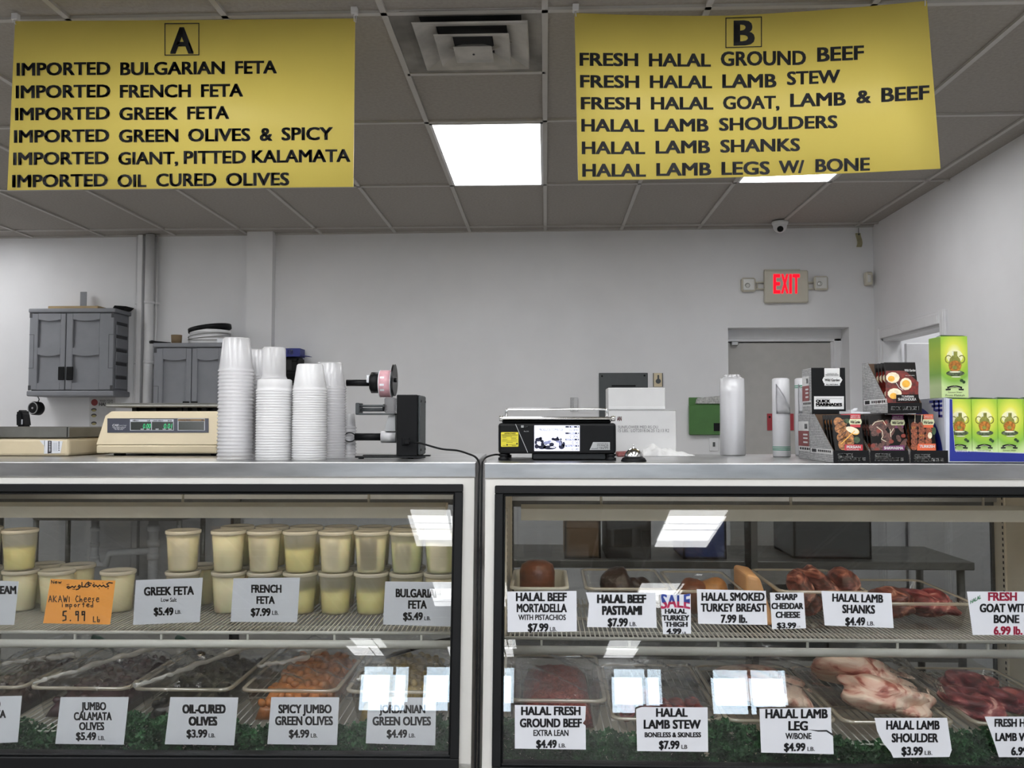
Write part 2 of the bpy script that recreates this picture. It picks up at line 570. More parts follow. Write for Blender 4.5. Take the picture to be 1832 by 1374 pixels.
ceiling_light(-GX * 3.5, YL, 'lit ceiling panel showing as a bright strip under the yellow sign A')
ceiling_light(GX * 2.5, YL, 'lit ceiling panel showing as a bright strip under the yellow sign B')
# unseen panels
for xc, yc in ((-4.78, 6.1), (-5.45, 5.0), (-3.4, 1.4), (-2.17, 1.4), (-0.93, 1.4), (0.31, 1.4), (1.55, 1.4), (-2.17, 0.1), (-0.3, 0.1), (1.55, 0.1), (-4.0, -1.2), (-2.17, -1.2), (-0.93, -1.2), (0.31, -1.2), (1.55, -1.2), (-0.75, -4.1), (1.55, -4.1), (-0.75, -7.4), (1.62, -7.4),
               (-2.6, -12.2), (-0.75, -12.2), (1.55, -12.2)):
    ceiling_light(xc, yc, 'unseen lit ceiling panel, inferred from its light or added to brighten the place', 'ceiling panels over the shop floor')
ceiling_light(XR + 0.75, 6.2, 'lit ceiling panel in the corridor behind the doorway on the right')
# ================================================================ the two refrigerated display cases
TILT = math.tan(math.radians(11.5))
ZT = 1.342                       # stainless top
LIP = 0.044
class Case:
    """local frame: x along the front, y into the depth, z up; origin under the front edge of the top"""
    def __init__(s, o, rot, x0, x1):
        s.o = Vector((o.x, o.y, 0)); s.x0, s.x1 = x0, x1
        s.M = Matrix.Translation(s.o) @ Matrix.Rotation(rot, 4, 'Z')
        s.R = Matrix.Rotation(rot, 3, 'Z')
    def fy(s, z):                # the slanted face of the case at height z
        return 0.004 - (ZT - LIP - z) * TILT
    def W(s, x, y, z):
        return s.M @ Vector((x, y, z))
    def face(s, lift=0.0):       # plane of the slanted glass
        n = s.R @ Vector((0, -1, TILT)).normalized()
        p = s.W(0, s.fy(1.0), 1.0) + n * lift
        return Plane(p, n)
    def upright(s, y):           # upright plane at depth y in the case
        return Plane(s.W(0, y, 1.0), s.R @ Vector((0, -1, 0)))
    def level(s, z):
        return Plane((0, 0, z), (0, 0, 1))

CL = Case(PZ(852, 826.5, ZT), math.radians(1.6), -1.83, 0.0)
CR = Case(PZ(866, 828.0, ZT), math.radians(0.3), 0.0, 1.805)
M_CASEIN = mat('case lining', '#e0d9c9', 0.4, noise=0.03)
M_WIRE = mat('white coated wire', '#b9b9b3', 0.4, noise=0.02)
M_TUBE = glow_mat('case lamp tube', (1.0, 0.88, 0.70), 6.0)
CD = 0.735                      # depth of the top
ZDECK = 0.50
ZRACK = 0.600                   # wire rack the pans stand on
FRZ1, FRZ0 = 1.279, 0.536       # outer top and bottom of the black window frame
SHZ = 0.848                     # wire shelf

def build_case(C, name, label, fx0, fx1):
    """fx0, fx1: outer edges of the black window frame, local x"""
    t = thing(name, label, 'display case', C.W((C.x0 + C.x1) / 2, 0.37, 0), 'refrigerated display cases')
    x0, x1 = C.x0, C.x1
    fy = C.fy
    b = MB(C.M)
    b.box((x0, 0, ZT - LIP), (x1, CD, ZT), 0.003, 2)
    b.done('countertop', M_STEEL, t)
    # end panels: the side outline of the case, slanted at the front
    for xa, xb in ((x0 + 0.005, x0 + 0.04), (x1 - 0.04, x1 - 0.005)):
        b = MB(C.M)
        prof = [(fy(ZT - LIP) + 0.002, ZT - LIP - 0.0005), (fy(0.45) + 0.002, 0.45), (fy(0.45) + 0.002, 0.0), (CD - 0.01, 0.0), (CD - 0.01, ZT - LIP - 0.0005)]
        b.prism([(xa, y, z) for y, z in prof], (xb - xa, 0, 0))
        b.done('end_panel', M_WHITE, t)
    # white front skin round the window
    b = MB(C.M)
    def skin(xa, xb, za, zb, d=0.03):
        b.hexa([(xa, fy(za), za), (xb, fy(za), za), (xb, fy(za) + d, za), (xa, fy(za) + d, za), (xa, fy(zb), zb), (xb, fy(zb), zb), (xb, fy(zb) + d, zb), (xa, fy(zb) + d, zb)])
    a0, a1 = x0 + 0.005, x1 - 0.005
    skin(a0, a1, FRZ1 - 0.015, ZT - LIP - 0.0005)
    skin(a0, fx0 + 0.015, 0.45, FRZ1 - 0.015); skin(fx1 - 0.015, a1, 0.45, FRZ1 - 0.015)
    skin(a0, a1, 0.45, FRZ0 + 0.015)
    b.box((a0, fy(0.45), 0.12), (a1, fy(0.45) + 0.03, 0.45))
    b.m = 1
    b.box((a0 + 0.02, fy(0.45) + 0.05, 0.0), (a1 - 0.02, fy(0.45) + 0.08, 0.12))
    b.done('front_panel', [M_WHITE, M_BLACK], t)
    # black window frame, proud of the skin
    b = MB(C.M)
    w, p = 0.0235, 0.012
    def rail(xa, xb, za, zb, o=p, i=-0.03):
        b.hexa([(xa, fy(za) - o, za), (xb, fy(za) - o, za), (xb, fy(za) - i, za), (xa, fy(za) - i, za), (xa, fy(zb) - o, zb), (xb, fy(zb) - o, zb), (xb, fy(zb) - i, zb), (xa, fy(zb) - i, zb)], 0.002, 1)
    rail(fx0, fx1, FRZ1 - w * .93, FRZ1); rail(fx0, fx1, FRZ0, FRZ0 + 0.03)
    rail(fx0, fx0 + w, FRZ0 + 0.03, FRZ1 - w * .93); rail(fx1 - w, fx1, FRZ0 + 0.03, FRZ1 - w * .93)
    # stepped inner bead
    rail(fx0 + w, fx1 - w, FRZ1 - w - 0.006, FRZ1 - w * .93, 0.004); rail(fx0 + w, fx1 - w, FRZ0 + 0.03, FRZ0 + 0.036, 0.004)
    rail(fx0 + w, fx0 + w + 0.005, FRZ0 + 0.036, FRZ1 - w - 0.006, 0.004); rail(fx1 - w - 0.005, fx1 - w, FRZ0 + 0.036, FRZ1 - w - 0.006, 0.004)
    b.done('window_frame', M_BLACK, t)
    # double glazing, the inner sheet a hair out of parallel
    for o, k in ((0.0, 0.0), (0.014, 0.005)):
        b = MB(C.M)
        za, zb = FRZ0 + 0.02, FRZ1 - 0.015
        xa, xb = fx0 + 0.015, fx1 - 0.015
        def gy(x, z, d): return fy(z) + 0.002 + o + d + k * (zb - z) - k * 0.6 * (x - xa) / (xb - xa)
        b.hexa([(xa, gy(xa, za, 0), za), (xb, gy(xb, za, 0), za), (xb, gy(xb, za, .003), za), (xa, gy(xa, za, .003), za),
                (xa, gy(xa, zb, 0), zb), (xb, gy(xb, zb, 0), zb), (xb, gy(xb, zb, .003), zb), (xa, gy(xa, zb, .003), zb)])
        b.done('glass_pane', M_GLASS, t)
    # lining: deck, ceiling, end walls
    b = MB(C.M)
    ia, ib = x0 + 0.04, x1 - 0.04
    b.box((ia, fy(0.47) + 0.03, 0.44), (ib, CD - 0.02, ZDECK - 0.03))
    b.box((ia, fy(1.27) + 0.032, ZT - LIP - 0.03), (ib, CD - 0.02, ZT - LIP - 0.001))
    b.box((ia, fy(1.1) + 0.05, ZDECK - 0.03), (ia + 0.012, CD - 0.02, ZT - LIP - 0.03)); b.box((ib - 0.012, fy(1.1) + 0.05, ZDECK - 0.03), (ib, CD - 0.02, ZT - LIP - 0.03))
    b.done('lining', M_CASEIN, t)
    # slotted shelf standards on the end walls
    for xx, s_ in ((ia + 0.012, 1), (ib - 0.012, -1)):
        for yy in (0.16, 0.62):
            b = MB(C.M)
            b.box((xx, yy, ZDECK), (xx + s_ * 0.006, yy + 0.02, 1.2))
            b.m = 1
            for k in range(34):
                z = ZDECK + 0.03 + k * 0.02
                b.box((xx + s_ * 0.0055, yy + 0.006, z), (xx + s_ * 0.0065, yy + 0.014, z + 0.010))
            b.done('shelf_standard', [M_CASEIN, M_BLACK], t)
    # rear frame and two sliding doors
    b = MB(C.M)
    b.box((ia, CD - 0.06, ZT - LIP - 0.12), (ib, CD - 0.02, ZT - LIP - 0.03)); b.box((ia, CD - 0.06, ZDECK - 0.03), (ib, CD - 0.02, ZDECK + 0.03))
    b.done('rear_rail', M_ALU, t)
    mid = (ia + ib) / 2
    for k, (xa, xb) in enumerate(((ia, mid + 0.02), (mid - 0.02, ib))):
        dr = None
        b = MB(C.M)
        yy = CD - 0.055 + 0.018 * k
        za, zb = ZDECK + 0.03, ZT - LIP - 0.12
        e = 0.022
        b.box((xa, yy, za), (xa + e, yy + 0.012, zb)); b.box((xb - e, yy, za), (xb, yy + 0.012, zb))
        b.box((xa, yy, za), (xb, yy + 0.012, za + e)); b.box((xa, yy, zb - e), (xb, yy + 0.012, zb))
        dr = b.done('rear_door', M_DKGREY, t)
        b = MB(C.M); b.box((xa + e, yy + 0.004, za + e), (xb - e, yy + 0.008, zb - e)); b.done('door_glass', M_TINT, dr)
    # lamp housing under the top, with its tube
    b = MB(C.M)
    b.prism([(ia + 0.06, 0.155, 1.165), (ia + 0.06, 0.145, 1.200), (ia + 0.06, 0.165, 1.212), (ia + 0.06, 0.235, 1.205), (ia + 0.06, 0.235, 1.190), (ia + 0.06, 0.175, 1.185), (ia + 0.06, 0.165, 1.165)], (ib - ia - 0.12, 0, 0))
    for xx in (ia + 0.3, ib - 0.3, (ia + ib) / 2): b.cyl((xx, 0.19, 1.208), (xx, 0.19, ZT - LIP - 0.03), 0.004, seg=8)
    lf = b.done('lamp_housing', M_CASEIN, t)
    b = MB(C.M); b.cyl((ia + 0.10, 0.205, 1.176), (ib - 0.10, 0.205, 1.176), 0.009, seg=12); b.done('lamp_tube', M_TUBE, lf)
    # wire shelf with its front rail
    b = MB(C.M)
    sy0, sy1 = 0.05, 0.60
    k = 0
    x = ia + 0.03
    while x < ib - 0.02:
        b.box((x - 0.0016, sy0, SHZ - 0.004), (x + 0.0016, sy1, SHZ)); x += 0.0135
    for yy in (sy0 + 0.09, sy0 + 0.28, sy1 - 0.07): b.box((ia + 0.02, yy - 0.004, SHZ - 0.012), (ib - 0.02, yy + 0.004, SHZ - 0.004))
    b.done('wire_shelf', M_WIRE, t)
    b = MB(C.M)
    b.cyl((ia + 0.015, sy0 - 0.004, SHZ - 0.001), (ib - 0.015, sy0 - 0.004, SHZ - 0.001), 0.005, seg=10)
    b.cyl((ia + 0.015, sy0 - 0.004, SHZ - 0.034), (ib - 0.015, sy0 - 0.004, SHZ - 0.034), 0.012, seg=14)
    n = 7
    for i in range(n): 
        xx = ia + 0.12 + (ib - ia - 0.24) * i / (n - 1)
        b.box((xx - 0.003, sy0 - 0.006, SHZ - 0.032), (xx + 0.003, sy0, SHZ))
    b.done('shelf_rail', M_WIRE, t)
    # deck rack of coated wire
    b = MB(C.M)
    x = ia + 0.03
    dy0 = fy(0.6) + 0.10
    while x < ib - 0.02:
        b.tube([(x, dy0, ZRACK - 0.002), (x, CD - 0.09, ZRACK - 0.002)], 0.002, 6); x += 0.022
    for yy in (dy0, dy0 + 0.3, CD - 0.09):
        b.cyl((ia + 0.02, yy, ZRACK - 0.007), (ib - 0.02, yy, ZRACK - 0.007), 0.003, seg=8)
        for xx in (ia + 0.03, (ia + ib) / 2, ib - 0.03): b.cyl((xx, yy, ZDECK - 0.032), (xx, yy, ZRACK - 0.007), 0.003, seg=8)
    b.done('deck_rack', M_WIRE, t)
    return t
_l = lambda C, px, py: (C.M.inverted() @ C.face().at(px, py))
case_l = build_case(CL, 'display_case', 'white refrigerated display case on the left holding feta tubs and olives', -1.80, _l(CL, 825, 1110).x)
case_r = build_case(CR, 'display_case', 'white refrigerated display case on the right holding meat trays', _l(CR, 883, 1110).x, 1.775)
# elbow at the right end of the lamp housing, card on the end wall
b = MB(CR.M); xe = CR.x1 - 0.04 - 0.10
b.tube([(xe - .03, .16, 1.205), (xe, .16, 1.205), (xe + .012, .16, 1.195), (xe + .014, .16, 1.17), (xe + .016, .16, 1.09)], .007, 10); b.done('lamp_elbow', M_ALU, case_r)
b = MB(CR.M); xe = CR.x1 - 0.0525
b.prism([(xe, .30, 1.10), (xe, .16, 1.06), (xe, .12, 1.12), (xe, .30, 1.19)], (-.002, 0, 0)); b.done('wall_card', M_GREY, case_r)
# model plate under the left window
b = MB(); pf = CL.face(0.001)
b.m = 0; b.rect(681, 1369, 793, 1390, pf, 0.001); b.m = 1; b.rect(683.5, 1371, 790.5, 1388, pf, 0.0016); b.m = 0
b.rect(686, 1372.5, 703, 1388, pf, 0.002); b.rect(770, 1370, 773, 1377, pf, 0.0022)
b.m = 2; b.rect(687, 1373.5, 695, 1388, pf, 0.0024)
b.done('model_plate', [M_INK, M_PAPER, M_ALU], case_l)
# ================================================================ hanging signs
M_YEL = mat('yellow sign plastic', '#fbe472', 0.45, noise=0.01, nscale=2)
def hang_sign(name, label, outline, yf, lines, letter, frame, clips):
    """outline: rows of (top px, bottom px) from left to right; yf: depth of the sheet along the width"""
    base = PY(outline[len(outline) // 2][0][0], outline[len(outline) // 2][1][1], yf(outline[len(outline) // 2][0][0]))
    t = thing(name, label, 'sign', base, 'yellow hanging signs')
    b = MB()
    F = [[PY(p[0], p[1], yf(p[0])) for p in col] for col in outline]
    fr = [[b.v(p) for p in col] for col in F]
    bk = [[b.v(p + Vector((0, 0.005, 0))) for p in col] for col in F]
    n = len(fr)
    for i in range(n - 1):
        b.f([fr[i][0], fr[i][1], fr[i + 1][1], fr[i + 1][0]], True); b.f([bk[i][0], bk[i + 1][0], bk[i + 1][1], bk[i][1]], True)
        b.f([fr[i][0], fr[i + 1][0], bk[i + 1][0], bk[i][0]]); b.f([fr[i][1], bk[i][1], bk[i + 1][1], fr[i + 1][1]])
    b.f([fr[0][0], bk[0][0], bk[0][1], fr[0][1]]); b.f([fr[-1][0], fr[-1][1], bk[-1][1], bk[-1][0]])
    b.m = 1
    pl = lambda px, py: PY(px, py, yf(px) - 0.002)
    for body, x0, y0, x1, y1, rise in lines:
        b.text(body, x0, y0, x1, y1, pl, 0.034, rise)
    fx0, fy0, fx1, fy1, rise, lw = frame
    for (ax, ay, bx, by) in ((fx0, fy0, fx1, fy0 + lw), (fx0, fy1 - lw, fx1, fy1), (fx0, fy0, fx0 + lw, fy1), (fx1 - lw, fy0, fx1, fy1)):
        k = lambda x, y: pl(x, y - rise * (x - fx0) / (fx1 - fx0))
        b.quad(k(ax, by), k(bx, by), k(bx, ay), k(ax, ay))
    b.done('panel', [M_YEL, M_INK], t, recalc=False)
    for (cx, cy) in clips:
        b = MB()
        q = PY(cx, cy, yf(cx))
        top = Vector((q.x, q.y, ZC))
        b.box((q.x - 0.012, q.y - 0.012, ZC - 0.025), (q.x + 0.012, q.y + 0.012, ZC + 0.002), 0.002)
        b.tube([top - Vector((0, 0, 0.022)), top + Vector((-0.006, -0.01, -0.035)), q + Vector((0, -0.006, 0.004)), q + Vector((0, -0.004, -0.016)), q + Vector((0.004, 0.006, -0.016)), q + Vector((0.006, 0.008, 0.01))], 0.0022, 6)
        b.done('ceiling_clip', M_TRIM, t)
    return t

def zl(s, ox, oy, rows):
    return [(w_, ox + a / s, oy + y0 / s, ox + c / s, oy + y1 / s, r) for (w_, a, c, y0, y1, r) in rows]
SA = zl(2.776, 0, 0, [
    ('IMPORTED', 82, 548, 312, 375, 2), ('BULGARIAN', 597, 1117, 309, 372, 2), ('FETA', 1168, 1375, 303, 366, 1),
    ('IMPORTED', 78, 548, 424, 487, 2), ('FRENCH', 595, 948, 421, 484, 1), ('FETA', 998, 1207, 418, 481, 1),
    ('IMPORTED', 74, 545, 535, 597, 2), ('GREEK', 592, 883, 533, 595, 1), ('FETA', 930, 1138, 529, 592, 1),
    ('IMPORTED', 69, 542, 646, 708, 2), ('GREEN', 590, 886, 643, 706, 1), ('OLIVES', 934, 1243, 639, 702, 1), ('&', 1290, 1353, 636, 698, 0), ('SPICY', 1398, 1653, 633, 696, 1),
    ('IMPORTED', 65, 540, 757, 819, 2), ('GIANT,', 587, 885, 755, 817, 1), ('PITTED', 912, 1222, 750, 813, 1), ('KALAMATA', 1250, 1740, 746, 808, 2),
    ('IMPORTED', 60, 535, 868, 930, 2), ('OIL', 583, 727, 866, 928, 0), ('CURED', 775, 1075, 862, 925, 1), ('OLIVES', 1122, 1437, 859, 922, 1),
    ('A', 845, 962, 135, 264, 0)])
hang_sign('hanging_sign', 'yellow hanging sign A listing imported feta and olives', [((27, 38), (13, 340)), ((331, 36), (322, 337)), ((635, 33), (632, 334))],
          lambda px: 3.22, SA, 'A', (817 / 2.776, 115 / 2.776, 990 / 2.776, 276 / 2.776, 0.5, 1.6), [(28, 36), (634, 31)])
SB = zl(2.256, 1020, 0, [
    ('FRESH', 38, 275, 212, 264, -1), ('HALAL', 318, 568, 215, 267, -0.5), ('GROUND', 608, 952, 208, 265, 2), ('BEEF', 997, 1186, 192, 248, 4),
    ('FRESH', 40, 279, 302, 352, -1), ('HALAL', 322, 573, 304, 354, -0.5), ('LAMB', 614, 833, 300, 354, 1), ('STEW', 875, 1090, 289, 342, 4),
    ('FRESH', 43, 283, 391, 440, -0.5), ('HALAL', 326, 578, 391, 441, 0), ('GOAT,', 617, 845, 388, 440, 1), ('LAMB', 888, 1113, 378, 431, 3), ('&', 1155, 1214, 366, 416, 1), ('BEEF', 1256, 1450, 355, 411, 5),
    ('HALAL', 45, 300, 480, 530, -0.5), ('LAMB', 341, 559, 479, 530, 0), ('SHOULDERS', 601, 1079, 476, 527, 5),
    ('HALAL', 47, 303, 571, 621, 0), ('LAMB', 345, 565, 568, 619, 1), ('SHANKS', 606, 928, 564, 615, 3),
    ('HALAL', 49, 306, 661, 712, 0), ('LAMB', 348, 570, 658, 709, 1), ('LEGS', 611, 806, 653, 705, 1), ('W/', 842, 945, 648, 699, 1), ('BONE', 990, 1210, 642, 694, 3),
    ('B', 660, 745, 83, 182, 1)])
SBo = [((18, 52), (32, 727)), ((170, 58), (215, 725)), ((330, 62), (400, 722)), ((500, 64), (580, 717)), ((640, 63), (760, 712)), ((800, 55), (930, 706)), ((1000, 42), (1130, 698)), ((1220, 24), (1310, 689)), ((1440, 3), (1495, 680))]
SBo = [tuple((1020 + x / 2.256, y / 2.256) for x, y in c) for c in SBo]
hang_sign('hanging_sign', 'yellow hanging sign B listing fresh halal meats, bowed and tilted', SBo, lambda px: 3.23 - 0.11 * ((px - 1028) / 640) + 0.03 * math.sin(max(0, min(1, (px - 1028) / 655)) * math.pi), SB, 'B',
          (1020 + 627 / 2.256, 71 / 2.256, 1020 + 774 / 2.256, 194 / 2.256, 2, 1.6), [(1030, 22), (1654, 2.5)])

# ================================================================ air vent
M_VENT = mat('dusty vent metal', '#b3b0ab', 0.6, noise=0.16, nscale=7)
M_DUST = mat('dusty ceiling plate', '#8d8a86', 0.8, noise=0.25, nscale=5)
M_DARK = mat('dark duct', '#1b1b1d', 0.8)
vx0, vx1, vy0, vy1 = -GX + 0.012, -0.012, 3.287, 3.848
t = thing('ceiling_vent', 'square louvred air vent in the ceiling between the two yellow signs', 'air vent', ((vx0 + vx1) / 2, (vy0 + vy1) / 2, ZC - 0.06))
cx, cy = PZ(848, 86, ZC - 0.03).x, PZ(848, 86, ZC - 0.03).y
def sq(b, h, z): return [b.v((cx + a * h, cy + c * h, z)) for a, c in ((-1, -1), (1, -1), (1, 1), (-1, 1))]
b = MB()
o_ = [b.v((vx0, vy0, ZC + .004)), b.v((vx1, vy0, ZC + .004)), b.v((vx1, vy1, ZC + .004)), b.v((vx0, vy1, ZC + .004))]
i_ = sq(b, 0.262, ZC + .004); u_ = sq(b, 0.20, ZC + 0.011)
for A, B in ((o_, i_), (i_, u_)):
    for i in range(4): b.f([A[i], A[(i + 1) % 4], B[(i + 1) % 4], B[i]])
b.m = 1; b.f(u_)
b.done('back_plate', [M_DUST, M_DARK], t, recalc=False)
def frustum(h0, z0, h1, z1, name, mm, th=0.004):
    b = MB()
    A, B = sq(b, h0, z0), sq(b, h1, z1)
    C_, D = sq(b, h0 + th, z0 + 0.006), sq(b, h1 - th, z1 + th)
    for P, Q in ((A, B), (C_, D), (A, C_), (B, D)):
        for i in range(4): b.f([P[i], P[(i + 1) % 4], Q[(i + 1) % 4], Q[i]])
    return b.done(name, mm, t)
frustum(0.222, ZC - 0.030, 0.145, ZC - 0.004, 'louver', M_VENT)
frustum(0.146, ZC - 0.044, 0.085, ZC - 0.020, 'louver', M_VENT)
b = MB()
A, B, C_ = sq(b, 0.078, ZC - 0.058), sq(b, 0.066, ZC - 0.060), sq(b, 0.04, ZC - 0.03)
for P, Q in ((A, B), (A, C_)):
    for i in range(4): b.f([P[i], P[(i + 1) % 4], Q[(i + 1) % 4], Q[i]])
b.f(B); b.f(C_)
b.m = 1; b.cyl((cx, cy - .01, ZC - 0.063), (cx, cy - .01, ZC - 0.055), 0.005, seg=10)
b.done('core', [M_VENT, M_DARK], t)
b = MB()
for a in (-1, 1): b.hexa([(cx - .02 + a * .03, cy, ZC - .05), (cx + .02 + a * .03, cy, ZC - .05), (cx + .02 + a * .03, cy + .004, ZC - .05), (cx - .02 + a * .03, cy + .004, ZC - .05), (cx - .02 + a * .17, cy, ZC + .005), (cx + .02 + a * .17, cy, ZC + .005), (cx + .02 + a * .17, cy + .004, ZC + .005), (cx - .02 + a * .17, cy + .004, ZC + .005)])
b.done('strut', M_VENT, t)

# ================================================================ small things on the back wall
def wq(px, py, off=0.0):         # point on the back wall
    x = PY(px, py, 7.09).x
    return PY(px, py, back_y(x) - off)
def wbox(b, x0, y0, x1, y1, d, off=0.0, bevel=0.003):
    p = wq(x0, y1); q = wq(x1, y0)
    yy = (p.y + q.y) / 2 - off
    return b.box((p.x, yy - d, p.z), (q.x, yy, q.z), bevel)
def wpl(px, py, off): return YP(wq(px, py, off).y)

# exit sign with two emergency lamp heads
M_EXITB = mat('beige sign housing', '#c9c4b5', 0.5, noise=0.02)
M_RED = mat('lit red letters', '#e8223c', 0.4, emit=0.55, noise=0.02)
M_LENS = mat('lamp reflector', '#d6d6d2', 0.25, 0.2, noise=0.03)
c = wq(1404, 543)
t = thing('exit_sign', 'beige wall sign with red EXIT letters and two lamp heads, above the grey door', 'exit sign', (c.x, c.y, c.z))
b = MB(); wbox(b, 1366, 485, 1443, 543, 0.05, 0.0, 0.008); wbox(b, 1366, 482.5, 1430, 486, 0.03); h = b.done('housing', M_EXITB, t)
b = MB(); pl = wpl(1404, 510, 0.051)
for ch, a, c2 in (('E', 396, 436), ('X', 441, 482), ('I', 487, 502), ('T', 506, 547)):
    b.text(ch, 1260 + a / 3.203, 360 + 417 / 3.203, 1260 + c2 / 3.203, 360 + 526 / 3.203, pl, 0.045)
b.done('lettering', M_RED, t)
for x0, x1, ax, bx, s_ in ((1325, 1350, 1348, 1368, -1), (1454, 1479, 1442, 1456, 1)):
    b = MB()
    for yy in (505, 517):
        p, q = wq(ax, yy, 0.025), wq(bx, yy, 0.025); b.tube([p, q], 0.006, 8)
    p, q = wq((ax + bx) / 2 - 3, 505, 0.025), wq((ax + bx) / 2 - 3, 517, 0.025); b.tube([p, q], 0.005, 8)
    b.done('arm', M_EXITB, t)
    b = MB(); y0 = 498 if s_ < 0 else 495; y1 = y0 + 25
    wbox(b, x0, y0, x1, y1, 0.04, 0.005, 0.012); hd = b.done('lamp_head', M_EXITB, t)
    b = MB(); wbox(b, x0 + 2.5, y0 + 2.5, x1 - 2.5, y1 - 2.5, 0.006, 0.042, 0.003)
    q = wq((x0 + x1) / 2, (y0 + y1) / 2, 0.049); b.lathe(q + Vector((0, 0.0, 0)), [(0.02, 0.0), (0.012, 0.004), (0.004, 0.007)], 16, (0, -1, 0)); b.done('reflector', M_LENS, hd)

# dome camera
q = PZ(1399, 394, ZC)
q = Vector((q.x, 6.83, ZC))
t = thing('security_camera', 'small white dome camera on the ceiling above the exit sign', 'security camera', (q.x, q.y, ZC - 0.085))
b = MB(); b.lathe(q + Vector((0, 0, -0.026)), [(0.062, 0.028), (0.064, 0.018), (0.056, 0.0)], 24); b.done('base', M_TRIM, t)
b = MB(); b.blob(q + Vector((0, 0, -0.036)), (0.052, 0.052, 0.050), 20, 12); b.done('dome', M_TRIM, t)
b = MB(); d_ = Vector((-0.18, -0.80, -0.57)).normalized(); b.lathe(q + Vector((0, 0, -0.036)) + d_ * 0.040, [(0.024, 0), (0.024, 0.013), (0.014, 0.017)], 18, d_); b.done('lens', M_BLACK, t)

# corner motion sensor, faded hanging strip
c = PY(1556, 510, 6.98)
t = thing('motion_sensor', 'small white motion sensor in the corner right of the exit sign', 'motion sensor', (c.x, c.y + 0.04, c.z))
p, q = PY(1549, 510, 6.98), PY(1562.5, 486, 6.98)
b = MB(); b.box((p.x, 6.97, p.z), (q.x - .005, 7.035, q.z), 0.012, 2); b.done('housing', M_EXITB, t)
b = MB(); b.box((p.x + 0.012, 6.964, p.z + 0.02), (q.x - 0.022, 6.975, q.z - 0.025), 0.004); b.done('lens', M_LENS, t)
M_FADED = mat('faded yellow paper', '#cfc9a4', 0.8, noise=0.12, nscale=25)
b = MB(); w0 = wq(1532, 442, 0.004); w1 = wq(1541, 417, 0.004)
b.grid(lambda u, v: Vector((w0.x + (w1.x - w0.x) * u + .006 * math.sin(v * 5), w0.y - 0.012 * math.sin(v * 3) * (1 - v), w1.z + (w0.z - w1.z) * (1 - v))), 3, 8)
bmesh.ops.solidify(b.bm, geom=b.bm.faces[:], thickness=0.002)
b.m = 1; b.tube([(w0.x / 2 + w1.x / 2, w0.y, w1.z), (w0.x / 2 + w1.x / 2, w0.y, ZC - 0.005)], 0.002, 6); b.blob(((w0.x + w1.x) / 2, w0.y - .004, w1.z - .01), (.008, .004, .008), 8, 5)
tag(b.done('hanging_strip', [M_FADED, M_DKGREY]), 'small faded yellow strip hanging high in the corner by the ceiling', 'strip')

# grey plate, key switch, clear holder, green file pocket, outlet, red notice
b = MB(); wbox(b, 1072, 667, 1159, 800, 0.008); b.m = 1
for px, py in ((1077, 673), (1153, 672), (1077, 793), (1153, 793)): q = wq(px, py, 0.008); b.cyl(q, q + Vector((0, -0.004, 0)), 0.008, seg=10)
wbox(b, 1094, 689, 1137, 692, 0.01, bevel=0)
tag(b.done('wall_plate', [M_DKGREY, M_BLACK]), 'dark grey metal plate on the back wall behind the white boxes', 'metal plate')
c = wq(1176.5, 692); t = thing('key_switch', 'small cream key switch plate beside the dark grey metal plate', 'switch', (c.x, c.y, c.z))
b = MB(); wbox(b, 1168, 667.5, 1185.5, 692, 0.008); b.done('plate', M_CREAM, t)
b = MB(); wbox(b, 1168.2, 667.5, 1169.4, 692, 0.010, bevel=0); wbox(b, 1184.4, 667.5, 1185.7, 692, 0.010, bevel=0); q = wq(1177.5, 682, 0.008); b.cyl(q, q + Vector((0, -0.012, 0)), 0.02, seg=16); wbox(b, 1176, 671, 1179, 679, 0.012); b.done('lock', M_DKGREY, t)
M_CLEARP = film_mat('clear plastic', (0.9, 0.9, 0.9), 0.06, 1.0, 0.1, 0.12)
b = MB(); wbox(b, 1020, 711.5, 1034, 736, 0.02, bevel=0.002)
tag(b.done('plastic_holder', M_CLEARP), 'small clear plastic holder on the wall above the black touchscreen scale', 'holder')
M_GREEN = mat('green plastic', '#47753a', 0.5, noise=0.05)
c = wq(1262, 778); t = thing('file_pocket', 'green wall file pocket with papers left of the clear bag roll', 'file pocket', (c.x, c.y, c.z))
b = MB(); wbox(b, 1232, 711, 1294, 725, 0.006); wbox(b, 1232, 724.5, 1294, 778, 0.045, bevel=0.006); b.done('pocket', M_GREEN, t)
b = MB(); wbox(b, 1275, 757, 1290, 771, 0.002, 0.046, 0); b.done('sticker', M_BLACK, t)
b = MB()
for k in range(3): b.prism([wq(1244 + k, 722, 0.012 + .006 * k), wq(1294, 722, 0.012 + .006 * k), wq(1294, 709.5 - k, 0.012 + .006 * k), wq(1246 + k, 714 - k, 0.012 + .006 * k)], (0, .003, 0))
tag(b.done('paper_sheaf', mat('grey printed paper', '#bdbdba', 0.8, noise=0.2, nscale=80)), 'sheaf of printed papers in the green wall file pocket', 'papers')
c = wq(1278, 806); t = thing('wall_outlet', 'white wall switch plate below the green file pocket', 'switch', (c.x, c.y, c.z))
b = MB(); wbox(b, 1269, 783, 1285, 807, 0.008); b.done('plate', M_TRIM, t)
b = MB(); wbox(b, 1275, 791, 1279, 799, 0.014, bevel=0.001); b.done('toggle', M_DKGREY, t)
p, q = PY(1373, 770, 7.23), PY(1420, 740, 7.23)
b = MB(); b.box((p.x, 7.232, p.z), (q.x, 7.238, q.z)); b.m = 1
b.text('DO NOT', 1377, 744, 1415, 752, YP(7.232), 0.02); b.text('OPEN', 1380, 756, 1412, 764, YP(7.232), 0.02)
b.bm.free()
b = MB(); b.box((p.x, 7.232, p.z), (q.x, 7.238, q.z)); b.m = 1; b.oval(1377, 746, 2, 2, YP(7.232))
